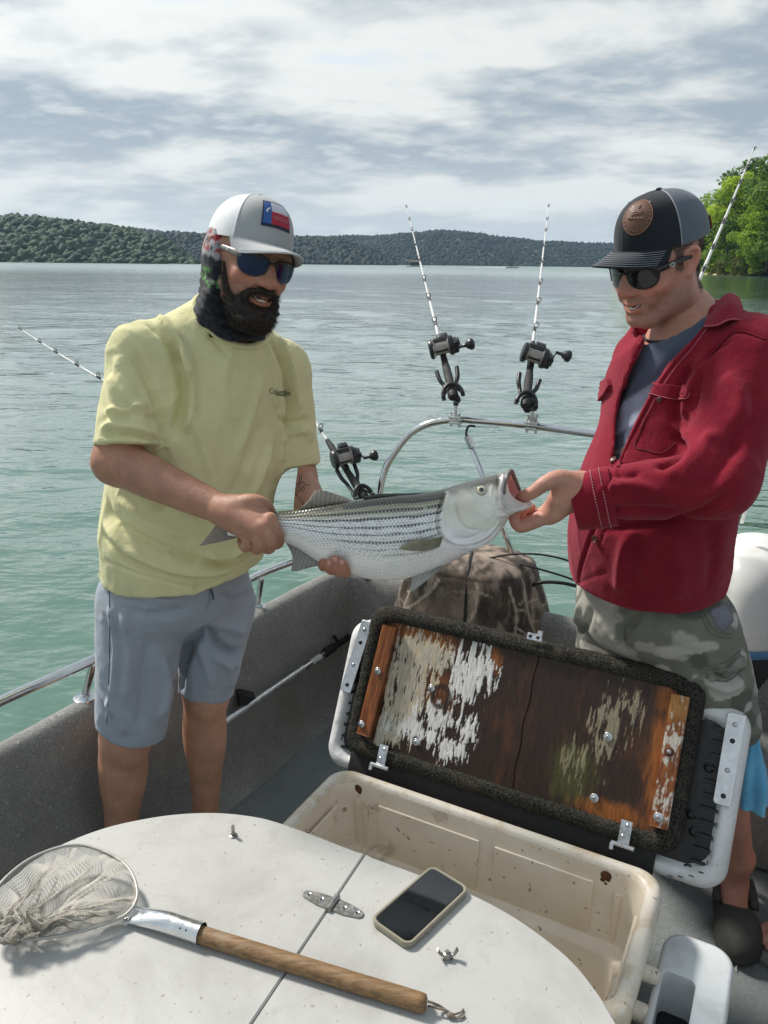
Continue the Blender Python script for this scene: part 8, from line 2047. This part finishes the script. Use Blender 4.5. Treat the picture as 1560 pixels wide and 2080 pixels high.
    # fins: grid between base and margin with rays
    def fin(name, basep, margin, Y0, Y1, rays, colr, tip, alpha=.0, bulge=.004):
        b = catmull(np.array([P(x, y, Y0) for x, y in basep]), 8); mg = catmull(np.array([P(x, y, Y1) for x, y in margin]), 8)
        nb, nr = rays * 6 + 1, 26; bi = np.array([[np.interp(t, np.linspace(0, 1, len(b)), b[:, k]) for k in range(3)] for t in np.linspace(0, 1, nb)]); mi = np.array([[np.interp(t, np.linspace(0, 1, len(mg)), mg[:, k]) for k in range(3)] for t in np.linspace(0, 1, nb)])
        tt = np.linspace(0, 1, nr); ph = np.cos(np.linspace(0, 2 * np.pi * rays, nb)); G = bi[:, None] + (mi - bi)[:, None] * tt[None, :, None]
        G[:, :, 1] += -(bulge * np.sin(tt * np.pi))[None] - (ph[:, None] * .0005) * (1 - .4 * tt)[None]
        G = G + (fbm(G.reshape(-1, 3) * 45, 2) * .0012).reshape(nb, nr, 1) * np.array([0, 1, 0])
        B = G + np.array([0, .0011, 0]); VV = np.concatenate([G.reshape(-1, 3), B.reshape(-1, 3)]); n0 = nb * nr; q0 = gridquads(nb, nr); ed = np.concatenate([np.arange(nr), np.arange(nr - 1, n0, nr)[1:], np.arange(n0 - nr, n0)[::-1][1:], np.arange(0, n0, nr)[::-1][1:-1]]); i = np.arange(len(ed)); j = (i + 1) % len(ed)
        QQ = np.concatenate([q0[:, ::-1], q0 + n0, np.stack([ed[i], ed[j], ed[j] + n0, ed[i] + n0], 1)])
        Cc = lerp(np.array(colr), np.array(tip), tt[None, :, None] * np.ones((nb, 1, 1))) * (1 + .16 * ph[:, None, None]) * (1 + .2 * fbm(G.reshape(-1, 3) * 60, 2).reshape(nb, nr, 1)); Cc = np.clip(np.concatenate([Cc.reshape(-1, 3)] * 2), 0, .9)
        t = NT(name + '_membrane'); cc = t.attr(); mm = t.done(cc, .38, 0, None, Specular_IOR_Level=.5, Transmission_Weight=0.0); tr = t.N.new('ShaderNodeBsdfTranslucent'); t.inp(tr.inputs[0], cc); mx = t.N.new('ShaderNodeMixShader'); mx.inputs[0].default_value = .35
        t.L.new(t.b.outputs[0], mx.inputs[1]); t.L.new(tr.outputs[0], mx.inputs[2]); t.L.new(mx.outputs[0], t.out.inputs[0]); sk(name, VV, QQ, mm, root, Cc)
    fin('tail_fin', [(482, 1058), (480, 1074), (482, 1092)], [(440, 1048), (436, 1070), (405, 1109)], YF, YF + .01, 14, (.27, .235, .21), (.38, .315, .28))
    fin('tail_fin', [(482, 1060), (482, 1066), (484, 1072)], [(452, 1030), (444, 1040), (440, 1050)], YF, YF + .02, 8, (.27, .235, .21), (.38, .315, .28))
    fin('anal_fin', [(581, 1102), (612, 1118), (634, 1130), (660, 1146)], [(600, 1132), (593, 1160), (630, 1153), (660, 1146.5)], YF, YF - .004, 11, (.40, .40, .385), (.36, .36, .355))
    fin('soft_dorsal_fin', [(602, 1037), (640, 1031), (680, 1025), (716, 1019)], [(626, 1018), (644, 996), (684, 1004), (716, 1017)], YF, YF + .006, 13, (.27, .25, .21), (.44, .38, .33))
    fin('spiny_dorsal_fin', [(738, 1014), (790, 1009), (840, 1005), (892, 998)], [(742, 1008), (775, 1003), (850, 1001), (894, 996)], YF, YF + .004, 9, (.05, .05, .042), (.07, .07, .06))
    fin('pectoral_fin', [(899, 1090), (897, 1100), (893, 1110)], [(842, 1096), (812, 1114), (850, 1120)], YF - .050, YF - .060, 10, (.30, .28, .20), (.40, .37, .27), bulge=.006)
    fin('pelvic_fin', [(838, 1166), (862, 1160), (902, 1147)], [(833, 1203), (850, 1192), (884, 1164)], YF - .015, YF - .03, 9, (.50, .49, .46), (.47, .465, .45))
fish()
# ================================================================ small things at the right edge
def blue_cloth():
    a = P(1524, 1490, 1.57)
    root_m = NT('sky_blue_cloth'); n = root_m.noise(9, 4, .6); c = root_m.mix(root_m.ss(n, .35, .7), (.10, .36, .58), (.18, .50, .70)); c = root_m.mix(root_m.ss(root_m.noise(5, 2), .62, .66), c, (.45, .55, .25))
    M_ = root_m.done(c, .8, 0, root_m.bump(root_m.noise(60, 3), .002), Sheen_Weight=.2)
    nu, nv = 60, 40; A = np.zeros((nu, nv, 3)); b = P(1526, 1640, 1.55)
    for i, u in enumerate(np.linspace(0, 1, nu)):
        for j, v in enumerate(np.linspace(0, 1, nv)):
            an = v * 2 * np.pi; r = .022 + .020 * math.sin(min(u * 1.25, 1) * np.pi * .62) ** 1.2; r *= 1 + .22 * math.sin(an * 5 + u * 2.2) * (.3 + u); r *= 1 - .75 * sstep(u, .93, 1)
            A[i, j] = lerp(a, b, u) + np.array([math.cos(an) * r * .75, math.sin(an) * r, 0])
    A = A + .004 * fbm(A.reshape(-1, 3) * 22, 3).reshape(nu, nv, 1)
    m_ = MB(); m_.grid(A[:, :-1], cv=True); o = obj('towel', m_, M_, None, 180, loc=tuple(b)); tag(o, 'sky blue towel hanging bunched beside the seat', 'towel')
blue_cloth()
def bystander():
    """only the toes of this person reach into the picture; the rest stands just right of the frame"""
    toe = onz(1549, 1925, 0.03); tf = unit(np.array([-.93, -.36, 0])); UP = np.array([0, 0, 1.0]); sl = np.cross(tf, UP)
    root = thing('person', (toe[0] + .2, toe[1] + .05, 0), 'bare toes in a grey sandal of a person at the right edge of the photo', 'person')
    hl = toe - tf * .235; hl = np.array([hl[0], hl[1], .045]); an = hl + tf * .03 + [0, 0, .06]
    f = Field(np.minimum(hl, toe) - [.10, .12, .06], np.maximum(hl, toe) + [.12, .12, .42], .004)
    f.cone(an, an + [.01, 0, .36], .038, .052, .03); f.cone(an, hl, .036, .034, .03); f.cone(hl, toe - tf * .06 + [0, 0, .012], .036, .032, .03, flat=(UP, .85)); f.cone(toe - tf * .09 - sl * .024 + [0, 0, .012], toe - tf * .05 + sl * .026 + [0, 0, .006], .024, .018, .03)
    for k in range(5):
        q = toe + sl * (.034 - .018 * k) - tf * (.007 * abs(k - 1) + .004 * k * (k > 1)); r = .0125 if k == 0 else .0088
        f.chain([q - tf * .05 + [0, 0, .008], q - tf * .022 + [0, 0, .010], q + [0, 0, -.002]], [r, r * .95, r], .006)
    v, q = f.mesh(1); other = []
    hip = an + np.array([.10, .04, .80]); g = Field(hip - [.40, .40, 1.0], hip + [.40, .40, .95], .011)
    kn = an + [.03, .01, .40]; sh = hip + [0, 0, .52]; n2 = hip + np.array([.02, .24, 0]); fwd = tf
    g.chain([an + [.01, 0, .30], kn, hip], [.050, .058, .085], .04); a2 = an + np.array([.32, .22, 0.0]); g.chain([a2 - [0, 0, .02], a2 + [.0, 0, .40], hip + [0.02, .19, 0]], [.036, .057, .085], .04); g.cone(a2, a2 + tf * .2 - [0, 0, .075], .036, .030, .03)
    c = hip + [.01, .10, .25]; g.ell(c, (.13, .18, .32), None, .08); g.cone(c + [0, 0, .25], c + [0, 0, .40], .06, .055, .05); g.ell(c + tf * .02 + [0, 0, .50], (.092, .078, .115), None, .02); g.cone(c + tf * .10 + [0, 0, .50], c + tf * .125 + [0, 0, .485], .012, .014, .01)
    for s in (-1, 1): sp = c + np.array([0, .20 * s, .22]); g.chain([sp, sp + [.02, .05 * s, -.28], sp + tf * .05 + [0, .05 * s, -.52]], [.055, .043, .03], .03); g.cone(sp + tf * .05 + [0, .05 * s, -.52], sp + tf * .07 + [0, .05 * s, -.64], .032, .018, .02)
    v2, q2 = g.mesh(2); V, Q = join([(v, q), (v2, q2)]); body = sk('body', V, Q, skinmat('skin_pink', (.5, .25, .19)), root, np.array([.50, .245, .185]) * np.ones((len(V), 1)) * (1 + .12 * fbm(V * 25, 3))[:, None])
    S = Field(c - [.3, .36, .55], c + [.3, .36, .42], .012); S.ell(c, (.145, .195, .335), None, .08)
    for s in (-1, 1): sp = c + np.array([0, .20 * s, .22]); S.chain([sp, sp + [.01, .03 * s, -.2]], [.068, .066], .04)
    S.plane(c - [0, 0, .27], [0, 0, -1.0], .004); sv, sq = S.mesh(2); sk('shirt', sv, sq, fabric('plain_grey_cotton', (.3, .32, .34), .06), root)
    H = Field(hip - [.3, .3, .5], hip + [.3, .5, .2], .012); H.chain([hip, lerp(hip, kn, .85)], [.105, .085], .04); H.chain([hip + [.02, .19, 0], a2 + [0, 0, .46]], [.105, .085], .04); hv, hq = H.mesh(2); sk('shorts', hv, hq, fabric('plain_blue_shorts', (.09, .14, .22), .06), root)
    m_ = MB(); pl = [(-.02, .03), (.04, .037), (.12, .038), (.20, .046), (.25, .040), (.272, .018)]; poly = catmull(np.array([(a, -w, 0) for a, w in pl] + [(a, w, 0) for a, w in pl[::-1]]), 4, True)[:, :2]
    SMt = pmat('grey_sandal', (.16, .165, .155), .8, var=.2, vs=60, bump=.0006, bs=400); m_.prism(poly, .002, .020, np.stack([tf, sl, UP], 1), (hl[0], hl[1], 0) - tf * .02, bev=.004); so = obj('sandal', m_, SMt, root, 40)
    m_ = MB(); a = np.linspace(0, np.pi, 12); c0 = np.array([toe[0], toe[1], 0]) - tf * .085; m_.tube(np.array([c0 + sl * math.cos(x) * .046 + UP * (.012 + math.sin(x) * .044) for x in a]), .013, 8, flat=.25); obj('strap', m_, SMt, so, 180)
bystander()
def debris():
    rg = np.random.default_rng(2); m_ = MB()
    for px, py, ln in ((600, 1432, .02), (611, 1424, .03), (596, 1446, .03), (505, 1547, .02), (487, 1551, .025), (545, 1490, .04), (620, 1415, .025), (640, 1400, .03), (520, 1536, .012), (1497, 1966, .01), (560, 1480, .03)):
        p = onz(px, py, .004); a = rg.uniform(0, 6.28); d = np.array([math.cos(a), math.sin(a), 0]) * ln; m_.tube(catmull([p - d, p + [d[1] * .2, -d[0] * .2, .003], p + d], 4), .0011, 5)
    tag(obj('debris', m_, pmat('line_scrap', (.5, .48, .42), .6, var=.3, vs=90)), 'pale scraps of line and straw on the boat deck', None, kind='stuff')
debris()
